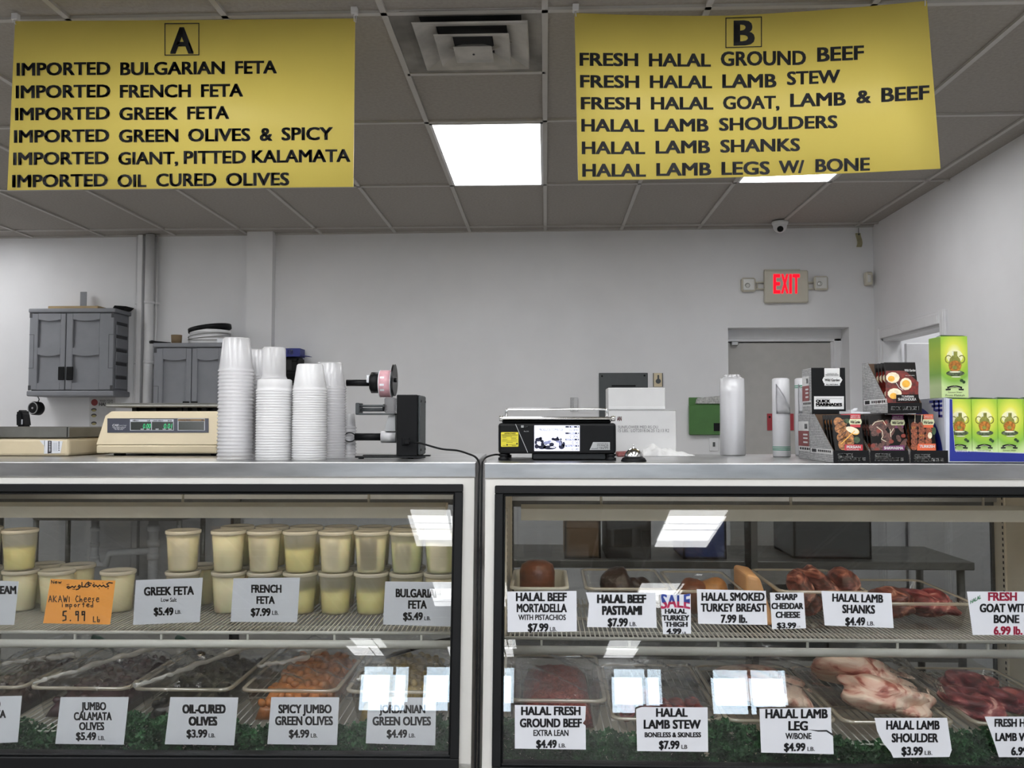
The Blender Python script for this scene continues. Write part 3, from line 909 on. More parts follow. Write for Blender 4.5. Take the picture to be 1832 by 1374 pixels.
tag(b.done('door_notice', [mat('red notice', '#a8323c', 0.5), M_BLACK]), 'red notice on the grey door behind the bag rolls', 'notice')

# ================================================================ pipes on the back wall
def pipe(x0, x1, ytop, label, r=None, flat=False, off=0.03, ex=0.012):
    p = wq((x0 + x1) / 2, 600, off); rr = (wq(x1, 600, off) - wq(x0, 600, off)).length / 2
    b = MB()
    yo = min(p.y, 7.2 - 0.0)
    if flat: b.box((p.x - rr, p.y - 0.03, 0.2), (p.x + rr, p.y + off, ZC + 0.005), 0.004)
    else:
        b.cyl((p.x, p.y, 0.2), (p.x, p.y, ZC + 0.005), rr, seg=18)
        for z in (1.55, 1.95, 2.45):
            b.box((p.x - rr - .004, p.y + .0, z), (p.x + rr + .004, p.y + off, z + .025), 0.003); b.cyl((p.x, p.y, z), (p.x, p.y, z + .025), rr + .003, seg=18)
    return tag(b.done('pipe', M_TRIM, origin=(p.x, p.y, 0.2)), label, 'pipe', 'pipes on the back wall')
pipe(241, 244.5, 430, 'thin white conduit, leftmost of the wall pipes')
pipe(246, 255, 430, 'flat white channel between the thin conduit and the thick pipe', flat=True)
pipe(258, 273.5, 430, 'thick white pipe running up the back wall', off=0.06)
pipe(277, 280, 430, 'thin white conduit right of the thick pipe', off=0.04)

# ================================================================ grey plastic wall cabinets
M_GREYD = mat('grey plastic shadow gap', '#3c3d41', 0.6)
def cabinet(name, label, fl, fr, ft, fb, mid, Yf, depth, rows, handles, side_lines, base_z=None):
    """front face between pixels fl..fr, ft..fb at depth Yf"""
    p0, p1 = PY(fl, fb, Yf), PY(fr, ft, Yf)
    x0, x1, z0, z1 = p0.x, p1.x, p0.z, p1.z
    t = thing(name, label, 'cabinet', ((x0 + x1) / 2, Yf + depth / 2, z0), 'grey plastic cabinets')
    b = MB()
    b.box((x0 + .02, Yf + 0.02, z0 + .02), (x1 - .02, Yf + depth - .004, z1 - .02), 0.02, 2)
    H = z1 - z0
    if side_lines:
        n = 5
        for k in range(n):
            zz = z0 + H * (0.16 + 0.155 * k)
            b.m = 1; b.box((x1 - 0.024, Yf + 0.06, zz + .03), (x1 - 0.015, Yf + depth - 0.05, zz + .055), 0.004); b.m = 0
            b.box((x1 - 0.024, Yf + 0.05, zz - .055), (x1 - 0.012, Yf + depth - 0.04, zz + .03), 0.006)
    b.done('body', [M_GREY, M_GREYD], t)
    b = MB(); b.box((x0, Yf - .004, z1 - 0.035), (x1, Yf + depth, z1), 0.01, 2); b.done('top_panel', M_GREY, t)
    b = MB(); b.box((x0, Yf - .004, z0), (x1, Yf + depth, z0 + 0.045), 0.01, 2); b.done('bottom_panel', M_GREY, t)
    xm = PY(mid, (ft + fb) / 2, Yf).x
    for k, (a, c_) in enumerate(((x0 + .012, xm - .003), (xm + .003, x1 - .012))):
        b = MB()
        W_ = c_ - a; za, zb = z0 + 0.052, z1 - 0.042
        # door slab with two recessed fields
        fx = (a + W_ * (0.24 if k == 0 else 0.14), a + W_ * (0.86 if k == 0 else 0.70))
        zs = [za, za + (zb - za) * 0.09, za + (zb - za) * 0.46, za + (zb - za) * 0.55, za + (zb - za) * 0.92, zb]
        y = Yf
        b.box((a, y, za), (fx[0], y + .03, zb), 0.004); b.box((fx[1], y, za), (c_, y + .03, zb), 0.004)
        for i in (0, 2, 4): b.box((fx[0], y + .0005, zs[i]), (fx[1], y + .03, zs[i + 1]), 0)
        for i in (1, 3):
            b.hexa([(fx[0], y + .016, zs[i]), (fx[1], y + .016, zs[i]), (fx[1], y + .03, zs[i]), (fx[0], y + .03, zs[i]), (fx[0], y + .024, zs[i + 1]), (fx[1], y + .024, zs[i + 1]), (fx[1], y + .03, zs[i + 1]), (fx[0], y + .03, zs[i + 1])])
            # arched lip over each field
            n = 8
            pts = [(fx[0] + (fx[1] - fx[0]) * (0.08 + 0.84 * j / n), y + .0006, zs[i + 1] - 0.011 * math.sin(math.pi * j / n) ** .7) for j in range(n + 1)]
            b.prism(pts + [(fx[1], y + .0006, zs[i + 1] + .001), (fx[0], y + .0006, zs[i + 1] + .001)], (0, 0.012, 0))
        # hinge plates
        hx = a if k == 0 else c_ - 0.04
        b.m = 1
        for z in (za - .004, zb - 0.035): b.box((hx + (0 if k == 0 else .018), y - .001, z), (hx + .022 + (0 if k == 0 else .018), y + .001, z + 0.04))
        for z in (za + (zb - za) * .28, za + (zb - za) * .72): b.box((hx, y - .001, z), (hx + .04, y + .001, z + .003))
        b.box((hx + (.038 if k == 0 else 0), y - .001, za + (zb - za) * .28), (hx + (.041 if k == 0 else .003), y + .001, za + (zb - za) * .72))
        dr = b.done('door', [M_GREY, M_GREYD], t)
        hx0, hx1, hy0, hy1 = handles[k]
        p, q = PY(hx0, hy1, Yf), PY(hx1, hy0, Yf)
        b = MB(); b.box((p.x, Yf - 0.012, p.z), (q.x, Yf, q.z), 0.005, 2); b.done('handle', M_BLACK, dr)
    return t
Y1 = 6.90
cabinet('wall_cabinet', 'grey plastic two-door cabinet hung on the wall left of the pipes', 47, 207, 551, 709, 117, Y1, 0.29, 2, ((104.5, 116, 656, 680), (119, 131.5, 656, 680)), True)
cab_top = PY(120, 551, Y1).z
cabinet('floor_cabinet', 'grey plastic two-door cabinet right of the pipes, behind the clear tubs', 268, 414, 613, 880, 341, 6.65, 0.45, 2, ((327, 339, 718, 744), (342, 354, 718, 744)), False)
cab2_top = PY(340, 613, 6.65).z
M_WOOD = mat('light wood', '#b29a72', 0.6, noise=0.15, nscale=8, stretch=(1, 12, 12))
p, q = PY(88, 550, Y1 + .1), PY(178, 545, Y1 + .1)
b = MB(); b.box((p.x, Y1 + .08, cab_top), (q.x, Y1 + .25, cab_top + .028), 0.004); tag(b.done('wooden_board', M_WOOD), 'light wooden board lying on top of the hung grey cabinet', 'board')
p, q = PY(143, 546, Y1 + .2), PY(155, 522, Y1 + .2)
b = MB(); b.box((p.x, Y1 + .2, cab_top + .028), (q.x, Y1 + .206, q.z), 0.001); b.box((p.x, Y1 + .14, cab_top + .028), (q.x, Y1 + .206, cab_top + .031), 0.001)
tag(b.done('metal_bracket', M_GREY), 'grey metal bracket standing on the wooden board', 'bracket')
p, q = PY(203, 552, Y1 + .15), PY(230, 544, Y1 + .15)
b = MB(); b.hexa([(p.x, Y1 + .12, cab_top), (q.x - .03, Y1 + .12, cab_top), (q.x - .03, Y1 + .25, cab_top), (p.x, Y1 + .25, cab_top), (p.x + .025, Y1 + .11, cab_top + .035), (q.x, Y1 + .11, cab_top + .028), (q.x, Y1 + .26, cab_top + .03), (p.x + .025, Y1 + .26, cab_top + .037)], 0.004)
tag(b.done('black_tray', M_BLACK), 'small black tray on the right corner of the hung grey cabinet', 'tray')
# strainer-like reel hanging from the cabinet's bottom
c = PY(66, 731, Y1 + .05)
cb = PY(66, 709, Y1).z
t = thing('hanging_reel', 'round black reel hanging from a hook under the hung grey cabinet', 'reel', (c.x, c.y, c.z - 0.06))
b = MB(); b.lathe(c + Vector((0, .05, 0)), [(0.045, 0), (0.055, 0.012), (0.055, 0.07), (0.045, 0.078), (0.008, 0.079)], 28, Vector((-.25, -1, .05))); b.done('drum', M_BLACK, t)
b = MB(); d_ = Vector((-.25, -1, .05)).normalized(); e1 = d_.cross(Vector((0, 0, 1))).normalized(); e2 = d_.cross(e1)
b.tube([c + Vector((0, .05, 0)) + d_ * .079 + (e1 * math.cos(a) + e2 * math.sin(a)) * .046 for a in [2 * math.pi * i / 28 for i in range(28)]], .004, 8, True); b.lathe(c + Vector((0, .05, 0)) + d_ * .078, [(0.008, 0.0), (0.008, 0.006)], 12, d_); b.done('rim', M_ALU, t)
b = MB(); b.tube([c + Vector((.0, .01, .05)), c + Vector((.012, .01, .075)), c + Vector((-.002, .01, .10)), Vector((c.x - .004, c.y + .01, cb + .0))], 0.004, 8); b.done('hook', M_DKGREY, t)
# things on the second cabinet
y2 = 6.75
p = PY(268, 609, y2)
b = MB(); b.tube([Vector((p.x, y2, cab2_top + .014)), Vector((p.x + .02, y2, cab2_top + .016)), Vector((p.x + .06, y2, cab2_top + .012)), Vector((p.x + .16, y2 + .02, cab2_top + .008))], [0.012, 0.014, 0.010, 0.007], 10)
tag(b.done('black_tool', M_BLACK), 'black handled tool lying on the left end of the second grey cabinet', 'tool')
c = PY(311, 612, y2)
b = MB(); b.lathe(Vector((c.x, y2 + .05, cab2_top)), [(0.038, 0), (0.042, 0.075), (0.038, 0.075), (0.035, 0.01)], 20, cap1=True)
tag(b.done('brown_cup', mat('brown paper', '#7d6a50', 0.8)), 'small brown cup on the second grey cabinet beside the white pail', 'cup')
c = PY(362, 612, y2)
t = thing('white_pail', 'white pail with a black rim lying stacked on the second grey cabinet', 'pail', (c.x, y2 + .16, cab2_top))
b = MB(); b.lathe(Vector((c.x, y2 + .16, cab2_top)), [(0.16, 0), (0.165, 0.012), (0.165, 0.05), (0.155, 0.052), (0.155, 0.09), (0.162, 0.095), (0.16, 0.12)], 32); b.done('body', M_TRIM, t)
b = MB(); ax = Vector((-.16, 0, 1)); b.lathe(Vector((c.x, y2 + .16, cab2_top + .115)), [(0.16, 0), (0.168, 0.005), (0.168, 0.035), (0.15, 0.037), (0.148, 0.012)], 32, ax); b.done('rim', M_BLACK, t)
b = MB()
for k in range(3): b.tube([Vector((c.x + 0.167 * math.cos(a), y2 + .16 + 0.167 * math.sin(a), cab2_top + .05 + .012 * k + .02 * math.sin(a * 1.0 + k))) for a in [math.pi + math.pi * i / 14 for i in range(15)]], 0.0035, 6)
b.done('strap', mat('grey cord', '#8b8b88', 0.7), t)
p = PY(389, 604, y2 - .05)
b = MB(); b.box((p.x, y2 - .06, cab2_top), (p.x + .1, y2 + .02, cab2_top + .035), 0.004); tag(b.done('small_carton', M_PAPER), 'small white carton on the second cabinet in front of the pail', 'carton')

# handwashing poster under the hung cabinet
pl = wpl(182, 740, 0.004)
b = MB(); pts = [pl.at(160, 800), pl.at(206, 800), pl.at(206, 709), pl.at(160, 709)]; b.prism(pts, (0, .002, 0)); t_ = b
b.m = 1; b.oval(169, 720, 6, 6, pl)
b.m = 2; b.text('WASH YOUR', 178, 715, 202, 719, pl, 0.01); b.text('HANDS', 177, 720, 202, 726, pl, 0.035)
for k, (yy) in enumerate((733, 743, 757)):
    b.m = 2; b.oval(168, yy, 5, 3, pl); b.m = 3; b.oval(168, yy + 1.5, 4, 2, pl, 0.001)
tag(b.done('handwash_poster', [mat('grey poster paper', '#c6c6c6', 0.7), mat('poster red', '#8d3b3b', 0.6), mat('poster ink', '#4a4646', 0.6), mat('poster tan', '#a59a6a', 0.6)]), 'hand washing poster on the wall under the hung grey cabinet', 'poster')
# black towel dispenser and a blue box on it
c = wq(527, 690); yb = back_y(c.x)
p, q = wq(505, 690), wq(545, 641)
t = thing('towel_dispenser', 'black paper towel dispenser on the wall behind the clear tubs', 'dispenser', ((p.x + q.x) / 2, yb - .1, p.z))
b = MB()
prof = [(yb, p.z), (yb - .14, p.z + .02), (yb - .2, p.z + .1), (yb - .2, q.z - .03), (yb - .17, q.z), (yb, q.z)]
b.prism([(p.x, y, z) for y, z in prof], (q.x - p.x, 0, 0), 0.012); b.done('cover', M_BLACK, t)
b = MB(); b.box((p.x + .05, yb - .203, p.z + .12), (q.x - .05, yb - .198, p.z + .2), .002); b.done('window', M_BLACKM, t)
M_BLUE = mat('blue carton', '#27307e', 0.5, noise=0.04)
a0, a1 = PY(507, 640, yb - .18), PY(537, 623, yb - .18)
t = thing('blue_box', 'blue carton marked 170 on top of the black towel dispenser', 'box', ((a0.x + a1.x) / 2, yb - .1, q.z))
hz_ = a1.z - q.z
b = MB(); b.box((a0.x, yb - .18, q.z), (a1.x, yb - .04, q.z + hz_), 0.002)
b.done('carton', [M_BLUE], t)
b = MB(); b.hexa([(a1.x, yb - .17, q.z + .01), (a1.x + .07, yb - .16, q.z + .002), (a1.x + .07, yb - .08, q.z + .002), (a1.x, yb - .05, q.z + .01), (a1.x, yb - .17, q.z + .014), (a1.x + .07, yb - .16, q.z + .006), (a1.x + .07, yb - .08, q.z + .006), (a1.x, yb - .05, q.z + .014)]); b.done('flap', M_BLUE, t)
b = MB(); b.text('170', 515, 625.5, 524, 634, YP(yb - .18), 0.02); b.done('lettering', M_PAPER, t)
# ================================================================ on the left counter
def top(px, py): return PZ(px, py, ZT)          # point on the stainless top
M_LCD = mat('dark lcd', '#0b1a14', 0.25, noise=0.02)
M_DIG = mat('green digits', '#2fbf7a', 0.5, emit=0.45, noise=0.02)
M_NAVY = mat('navy panel', '#1b2036', 0.35, noise=0.03)
M_GREYP = mat('grey printing', '#b9bcc4', 0.5)
M_STEELD = mat('worn steel platter', '#85847f', 0.4, 0.8, noise=0.12, nscale=9)

# cream price scale, front plane leaning back a little
Yf = top(280, 815.5).y
def zz(py, Y=None): return PY(280, py, Y or Yf).z
def xx(px, Y=None): return PY(px, 780, Y or Yf).x
c = Vector(((xx(172) + xx(387)) / 2, Yf + .16, ZT))
t = thing('price_scale', 'cream price computing scale with two green displays, left of the clear tub stacks', 'scale', c)
zb, zs_, zt = zz(811.5), zz(796), zz(735.5)
D = 0.33
b = MB()
b.hexa([(xx(172), Yf, zb), (xx(388), Yf, zb), (xx(388), Yf + D, zb), (xx(172), Yf + D, zb), (xx(172.5), Yf - .001, zs_), (xx(388.5), Yf - .001, zs_), (xx(388.5), Yf + D, zs_), (xx(172.5), Yf + D, zs_)], 0.006, 2)
b.done('base', M_CREAM, t)
b = MB()
f0, f1 = Yf, Yf + 0.03
o = [(172.5, zs_), (388.5, zs_), (388.5, zz(744)), (383, zz(736)), (190, zz(736)), (190.5, zz(737)), (181, zz(744))]
vs = [(xx(p_), f0 + (f1 - f0) * (z - zs_) / (zt - zs_), z + .0008) for p_, z in o]
b.prism(vs, (0, D - .04, 0), 0.004)
b.done('housing', M_CREAM, t)
sl = (f1 - f0) / (zt - zs_)
spl = Plane((0, f0 - 0.0005, zs_), (0, -1, sl))
b = MB()
Z5 = lambda x, y: (x / 3.817, 500 + y / 3.817)
def r5(x0, y0, x1, y1, lift): b.rect(*Z5(x0, y0), *Z5(x1, y1), spl, lift)
b.m = 0; r5(733, 948, 1425, 1046, 0.0012)
b.m = 1; r5(888, 955, 1186, 1032, 0.0018); r5(1213, 950, 1400, 1032, 0.0018)
b.m = 2; r5(892, 972, 1031, 1028, 0.0024); r5(1037, 972, 1182, 1028, 0.0024); r5(1219, 970, 1394, 1028, 0.0024)
b.m = 4; r5(1215, 953, 1398, 967, 0.0024)
b.m = 0
b.text('WEIGHT', *Z5(903, 959), *Z5(948, 968), spl, 0.02, lift=.003); b.text('LB', *Z5(1005, 959), *Z5(1025, 968), spl, 0.02, lift=.003); b.text('UNIT PRICE', *Z5(1045, 959), *Z5(1115, 968), spl, 0.02, lift=.003); b.text('$/LB', *Z5(1145, 959), *Z5(1172, 968), spl, 0.02, lift=.003); b.text('TOTAL PRICE', *Z5(1230, 955), *Z5(1300, 964), spl, 0.02, lift=.003); b.text('$', *Z5(1375, 955), *Z5(1388, 964), spl, 0.02, lift=.003)
b.m = 5
b.text('CAS', *Z5(764, 988), *Z5(806, 1002), spl, 0.05, lean=1.5, lift=.002); b.text('COMPUTING', *Z5(808, 994), *Z5(862, 1001), spl, 0.01, lift=.002)
for k in range(3): b.text('MAX 30LB x 0.01LB', *Z5(768 + k * 8, 1006 + k * 8), *Z5(858 - k * 9, 1011 + k * 8), spl, 0.0, lift=.002)
for x in (960, 1000, 1062, 1110, 1150): b.rect(*Z5(x, 1020), *Z5(x + 22, 1024), spl, .003)
b.m = 3
b.text('0.00', *Z5(975, 985), *Z5(1028, 1016), spl, 0.0, lean=1, lift=.003); b.text('0.01', *Z5(1117, 985), *Z5(1172, 1016), spl, 0.0, lean=1, lift=.003)
b.done('display_panel', [M_NAVY, M_GREYP, M_LCD, M_DIG, mat('brown strip', '#7d5f34', 0.5), M_PAPER], t, recalc=False)
b = MB()
b.box((xx(187, Yf + .05), Yf + .05, zt + .014), (xx(400, Yf + .05), Yf + D - .02, zt + .024), 0.004, 2)
b.box((xx(187, Yf + .05), Yf + .05, zt + .024), (xx(400, Yf + .05), Yf + .056, zt + .029)); b.box((xx(187, Yf + .05), Yf + D - .026, zt + .024), (xx(400, Yf + .05), Yf + D - .02, zt + .029))
b.done('platter', M_STEELD, t)
b = MB()
for px_ in (222, 258, 305, 316, 333, 350, 370): b.box((xx(px_) - .008, Yf + .07, zt - .004), (xx(px_) + .008, Yf + .09, zt + .016))
b.box((xx(215), Yf + .1, zt - .004), (xx(360), Yf + .25, zt + .014))
b.done('platter_support', M_BLACK, t)
for px_ in (205, 380):
    for dy in (0.04, D - .06):
        b = MB(); b.lathe((xx(px_), Yf + dy, ZT), [(0.018, 0), (0.02, 0.005), (0.02, 0.012), (0.012, zb - ZT + .003)], 16); b.done('foot', M_BLACK, t)
b = MB(); b.box((xx(195), Yf + .02, ZT + .012), (xx(384), Yf + .2, zb + .001)); b.done('under_pan', M_BLACKM, t)

# second cream scale, only its right end in the frame
Yg = top(80, 816.5).y
gx = lambda px: PY(px, 790, Yg).x
gz = lambda py: PY(80, py, Yg).z
x1 = gx(123)
t = thing('platter_scale', 'cream bench scale with a grey steel platter, at the left end of the counter', 'scale', (x1 - .2, Yg + .15, ZT))
b = MB(); b.box((x1 - .42, Yg, gz(817.5)), (x1, Yg + .30, gz(783)), 0.012, 3); b.done('base', M_CREAM, t)
b = MB(); b.box((x1 - .43, Yg - .006, gz(783)), (x1 + .003, Yg + .31, gz(763.5)), 0.003); b.m = 1; b.box((x1 - .004, Yg - .0066, gz(782)), (x1 - .001, Yg - .004, gz(764))); b.done('platter', [M_STEELD, M_BLACK], t)
for dx in (-.38, -.18, -.05):
    b = MB(); b.cyl((x1 + dx, Yg + .05, ZT), (x1 + dx, Yg + .05, gz(817)), 0.014, seg=12); b.cyl((x1 + dx, Yg + .25, ZT), (x1 + dx, Yg + .25, gz(817)), 0.014, seg=12); b.done('foot', M_BLACK, t)
b = MB(); pl = YP(Yg)
b.m = 0; b.flat([Z5(300, 1190), Z5(302, 1098), Z5(428, 1104), Z5(412, 1186)], pl, 0.001)
b.flat([Z5(270, 1100), Z5(305, 1098), Z5(305, 1140)], pl, 0.001)
b.m = 1; b.flat([Z5(325, 1188), Z5(327, 1101), Z5(352, 1102), Z5(352, 1184)], pl, 0.0016)
for k in range(6): b.rect(*Z5(398, 1108 + k * 11), *Z5(408, 1113 + k * 11), pl, 0.0016)
b.m = 2
for k in range(4): b.rect(*Z5(362 + k * 8, 1115), *Z5(365 + k * 8, 1170), pl, 0.0016)
b.m = 0
for k in range(7): b.rect(*Z5(334, 1108 + k * 10), *Z5(345, 1113 + k * 10), pl, 0.0022)
b.done('approval_sticker', [M_PAPER, M_INK, M_GREYP], t, recalc=False)
q = PY(34, 762, Yg + .2); zpl = gz(763.5)
b = MB(); q0 = PY(36, 760, Yg + .2); tz = PY(33, 733, Yg + .2).z
b.prism([(q0.x - .016, Yg + .2, zpl), (q0.x + .014, Yg + .2, zpl), (q0.x + .006, Yg + .2, tz - .012), (q0.x + .0, Yg + .2, tz), (q0.x - .014, Yg + .2, tz - .003), (q0.x - .018, Yg + .2, tz - .014)], (0, .05, 0), 0.005)
b.m = 1; b.box((q0.x + .005, Yg + .198, zpl + .008), (q0.x + .008, Yg + .203, zpl + .026))
tag(b.done('black_handset', [M_BLACK, M_GREYP]), 'black handset standing upright on the grey platter at the far left', 'handset')

# ---------------------------------------------------------------- stacks of clear deli tubs, bottom up
M_TUB = None
def tub_mat(name, haze, tint=(0.995, 0.995, 1.0)):
    return film_mat(name, tint, 0.04, 0.6, 0.15, haze, (0.91, 0.91, 0.92), 0.3)
M_TUBC = tub_mat('clear tub', 0.42); M_TUBW = tub_mat('milky tub', 0.75)
def tub_mesh(R, r, H, mm):
    """upside-down tub: open rim at the bottom, closed end on top"""
    b = MB()
    prof = [(R, 0.0), (R + .0005, 0.004), (R - .0015, 0.005), (R - .003, 0.010), (R - .0035, 0.016), (r + .001, H - .004), (r - .002, H - .0005), (r - .006, H)]
    rings = [b.ring((0, 0, z), (0, 0, 1), rr, 28) for rr, z in prof]
    b.loft(rings, False, True)
    b.f(rings[-1], False)
    ob = b.done('deli_tub', mm, origin=(0, 0, 0), dbl=True)
    return ob
def stack(px, pyb, wtop, wbot, ytop, n, mm, name, group, label_top, label_rest, step=None, h=None, first=None):
    """px centre at the base; widths in photo pixels give the real radii at that depth"""
    yf = top(px, pyb).y
    k = yf / FPX * 1.02
    R = wbot / 2 * k
    Yc = yf + R
    X = PY(px, pyb, Yc).x
    r = wtop / 2 * k
    H = h * k
    ztop = PY(px, ytop, Yc).z
    st = (ztop - ZT - H) / (n - 1)
    proto = tub_mesh(R, r, H, mm)
    for i in range(n):
        o = proto if i == 0 else proto.copy()
        if i: COL.objects.link(o)
        o.location = (X + random.uniform(-.0001, .0001), Yc + random.uniform(-.0001, .0001), ZT + 0.0005 + st * i)
        tag(o, label_top if i == n - 1 else label_rest, 'tub', group)
    return X, Yc, ztop
stack(420.5, 823.5, 47, 64, 605, 25, M_TUBC, 'a', 'clear tubs in the tallest stack', 'whole clear tub on top of the tallest tub stack, beside the cream scale', 'clear tub nested in the tallest tub stack, beside the cream scale', h=62)
X, Y_, Z_ = stack(490, 824, 60, 66, 679, 27, M_TUBW, 'b', 'milky tubs in the stack beside the tallest one', 'uppermost milky wide tub, with a clear tub standing on it', 'milky wide tub nested in the stack right of the tallest one', h=22)
k = Y_ / FPX
o = tub_mesh(23.5 * k, 20 * k, 58 * k, M_TUBC); o.location = (X - 2 * k, Y_, Z_ + .0005)
tag(o, 'single clear tub standing on top of the milky wide tub stack', 'tub')
stack(459, 820.5, 40, 50, 626, 22, M_TUBC, 'c', 'clear tubs in the stack behind', 'topmost clear tub of the stack half hidden behind the two left stacks', 'clear tub in the stack half hidden behind the two left stacks', h=52)
stack(553, 824, 46, 62, 652, 30, M_TUBW, 'd', 'milky tubs in the middle stack', 'topmost milky tub of the stack nearest the label dispenser', 'milky tub nested in the stack nearest the label dispenser', h=48)
stack(588, 821, 44, 60, 649, 27, M_TUBC, 'e', 'clear tubs in the stack behind the middle one', 'topmost clear tub of the stack behind the milky one by the label dispenser', 'clear tub in the stack behind the milky one by the label dispenser', h=48)
stack(622, 819, 22, 30, 739, 10, M_TUBC, 'f', 'small clear cups by the label dispenser', 'topmost small clear cup behind the crank of the label dispenser', 'small clear cup nested in the short stack behind the label dispenser crank', h=28)

# ---------------------------------------------------------------- label dispenser
Yd = top(728, 821).y + .01
Zd = lambda px, py, dy=0.0: PY(px, py, Yd + dy)
def P6(x, y, dy=0.0): return Zd(380 + x / 3.664, 560 + y / 3.664, dy)
M_PINK = mat('pink label roll', '#e2aeb7', 0.6, noise=0.10, nscale=40)
M_GREYPL = mat('light grey plastic', '#b6b8ba', 0.4, noise=0.04)
M_CLR = film_mat('grey clear rod', (0.75, 0.75, 0.76), 0.08, 1.0, 0.05, 0.25, (0.6, 0.6, 0.62))
c = P6(1270, 970, .07)
t = thing('label_dispenser', 'black electric label dispenser holding a pink label roll', 'label dispenser', (c.x, c.y, ZT))
p, q = P6(1205, 940), P6(1345, 535)
b = MB(); b.box((p.x, Yd, p.z), (q.x, Yd + .135, q.z), 0.003, 2); b.done('motor_box', M_BLACK, t)
b = MB(); b.box((q.x + .0005, Yd + .004, p.z + .003), (q.x + .008, Yd + .133, q.z - .001), 0.004)
b.m = 1
for yy, z in ((Yd + .02, p.z + .02), (Yd + .115, p.z + .02), (Yd + .02, q.z - .02), (Yd + .115, q.z - .02)): b.cyl((q.x + .007, yy, z), (q.x + .010, yy, z), 0.004, seg=10)
b.done('side_panel', [M_DKGREY, M_BLACK], t)
Ym = Yd + .068
def M6(x, y): return P6(x, y, .068)
# the disc guide behind the roll
a = M6(1192, 440); rr = (M6(1192, 335) - M6(1192, 545)).length / 2
b = MB(); b.lathe((a.x - .003, Ym, a.z), [(rr, 0), (rr, 0.006)], 36, (1, 0, 0)); b.cyl((a.x + .003, Ym, a.z), (a.x + .009, Ym, a.z), .007, seg=12); b.done('guide_disc', M_BLACKM, t)
a0, a1 = M6(1100, 464), M6(1180, 464); rr = (M6(1100, 376) - M6(1100, 552)).length / 2
b = MB(); b.lathe((a0.x, Ym, a0.z), [(rr * .5, 0), (rr, 0.0004), (rr, a1.x - a0.x), (rr * .5, a1.x - a0.x + .0004)], 36, (1, 0, 0)); b.m = 1
for ang in (-.6, -.2, .35): b.quad(*[(a0.x + dx, Ym - math.cos(ang + da) * (rr + .0006), a0.z + math.sin(ang + da) * (rr + .0006)) for dx, da in ((.006, 0), (.02, 0), (.02, .16), (.006, .16))])
b.lathe((a0.x - .0002, Ym, a0.z), [(rr * .98, 0), (rr * 1.01, 0.0003), (rr * 1.01, .0025)], 36, (1, 0, 0)); b.lathe((a1.x - .0023, Ym, a1.z), [(rr * 1.01, 0), (rr * 1.01, .0025)], 36, (1, 0, 0))
b.done('label_roll', [M_PINK, M_PAPER], t)
a0, a1 = M6(1036, 457), M6(1099, 457); rr = (M6(1036, 388) - M6(1036, 525)).length / 2
b = MB(); b.lathe((a0.x, Ym, a0.z), [(rr * .8, 0), (rr, 0.003), (rr, a1.x - a0.x)], 8, (1, 0, 0)); b.done('roll_hub', M_BLACK, t)
a0, a1 = M6(880, 458), M6(1040, 458)
b = MB(); b.cyl(a0, a1, (M6(880, 436) - M6(880, 479)).length / 2, seg=18); b.done('spindle', M_BLACK, t)
p, q = M6(1014, 460), M6(1034, 408)
b = MB(); b.box((p.x, Ym - .012, p.z), (q.x, Ym + .002, q.z), 0.002); b.done('catch', M_PAPER, t)
# sensor bracket with clear rods
b = MB(); p, q = M6(950, 668), M6(975, 590); b.box((p.x, Ym - .03, p.z), (q.x, Ym + .03, q.z), 0.002)
p, q = M6(955, 668), M6(1205, 657); b.box((p.x, Ym - .03, p.z), (q.x, Ym + .03, q.z), 0.001)
for yy, dy in ((610, -.02), (628, .02), (638, -.01)): b.cyl(M6(970, yy) + Vector((0, dy, 0)), M6(1135, yy) + Vector((0, dy, 0)), 0.004, seg=10)
b.done('sensor_bracket', M_DKGREY, t)
b = MB(); p, q = M6(1135, 655), M6(1206, 555); b.box((p.x, Ym - .025, p.z), (q.x, Ym + .025, q.z), 0.004); b.m = 1; p, q = M6(1122, 642), M6(1137, 598); b.box((p.x, Ym - .022, p.z), (q.x, Ym + .022, q.z), 0.003); b.done('guide_block', [M_CLR, M_BLACK], t)
b = MB(); b.prism([(lambda v: (v.x, Ym - .02, v.z))(M6(x, y)) for x, y in ((1160, 672), (1205, 668), (1205, 775), (1136, 775))], (0, .03, 0), 0.001); b.done('peel_plate', M_GREYPL, t)
a0, a1 = M6(1108, 812), M6(1205, 812)
b = MB(); b.cyl(a0, a1, (M6(0, 772) - M6(0, 850)).length / 2, seg=24); b.done('takeup_core', M_TRIM, t)
a0, a1 = M6(935, 812), M6(1109, 812)
b = MB(); b.cyl(a0, a1, (M6(0, 788) - M6(0, 836)).length / 2, seg=20); b.done('takeup_spindle', M_BLACK, t)
b = MB(); cc = M6(900, 814); rx = (M6(862, 0) - M6(938, 0)).length / 2; rz = (M6(0, 785) - M6(0, 844)).length / 2
b.tube([(cc.x + rx * math.cos(a), Ym, cc.z + rz * math.sin(a)) for a in [2 * math.pi * i / 24 for i in range(24)]], 0.0022, 8, True); b.done('takeup_clip', M_BLACKM, t)
for dy, x0, y0 in ((.0, 940, 945), (.12, 990, 929)):
    b = MB(); p, q = P6(x0, 948, 0), P6(1380, 940, 0); b.box((P6(x0, y0, dy).x, Yd + dy - .012, p.z), (q.x + .008, Yd + dy + .012, q.z + .001), 0.001); b.done('base_rail', M_BLACKM, t)
for x0, dy in ((975, 0), (1015, .12), (1300, 0), (1300, .12)):
    a = P6(x0, 950, dy); b = MB(); b.cyl((a.x, Yd + dy, ZT), (a.x, Yd + dy, P6(0, 948, 0).z), 0.009, seg=14); b.done('foot', M_BLACK, t)
p, q = P6(1242, 868, -.001), P6(1292, 815, -.001)
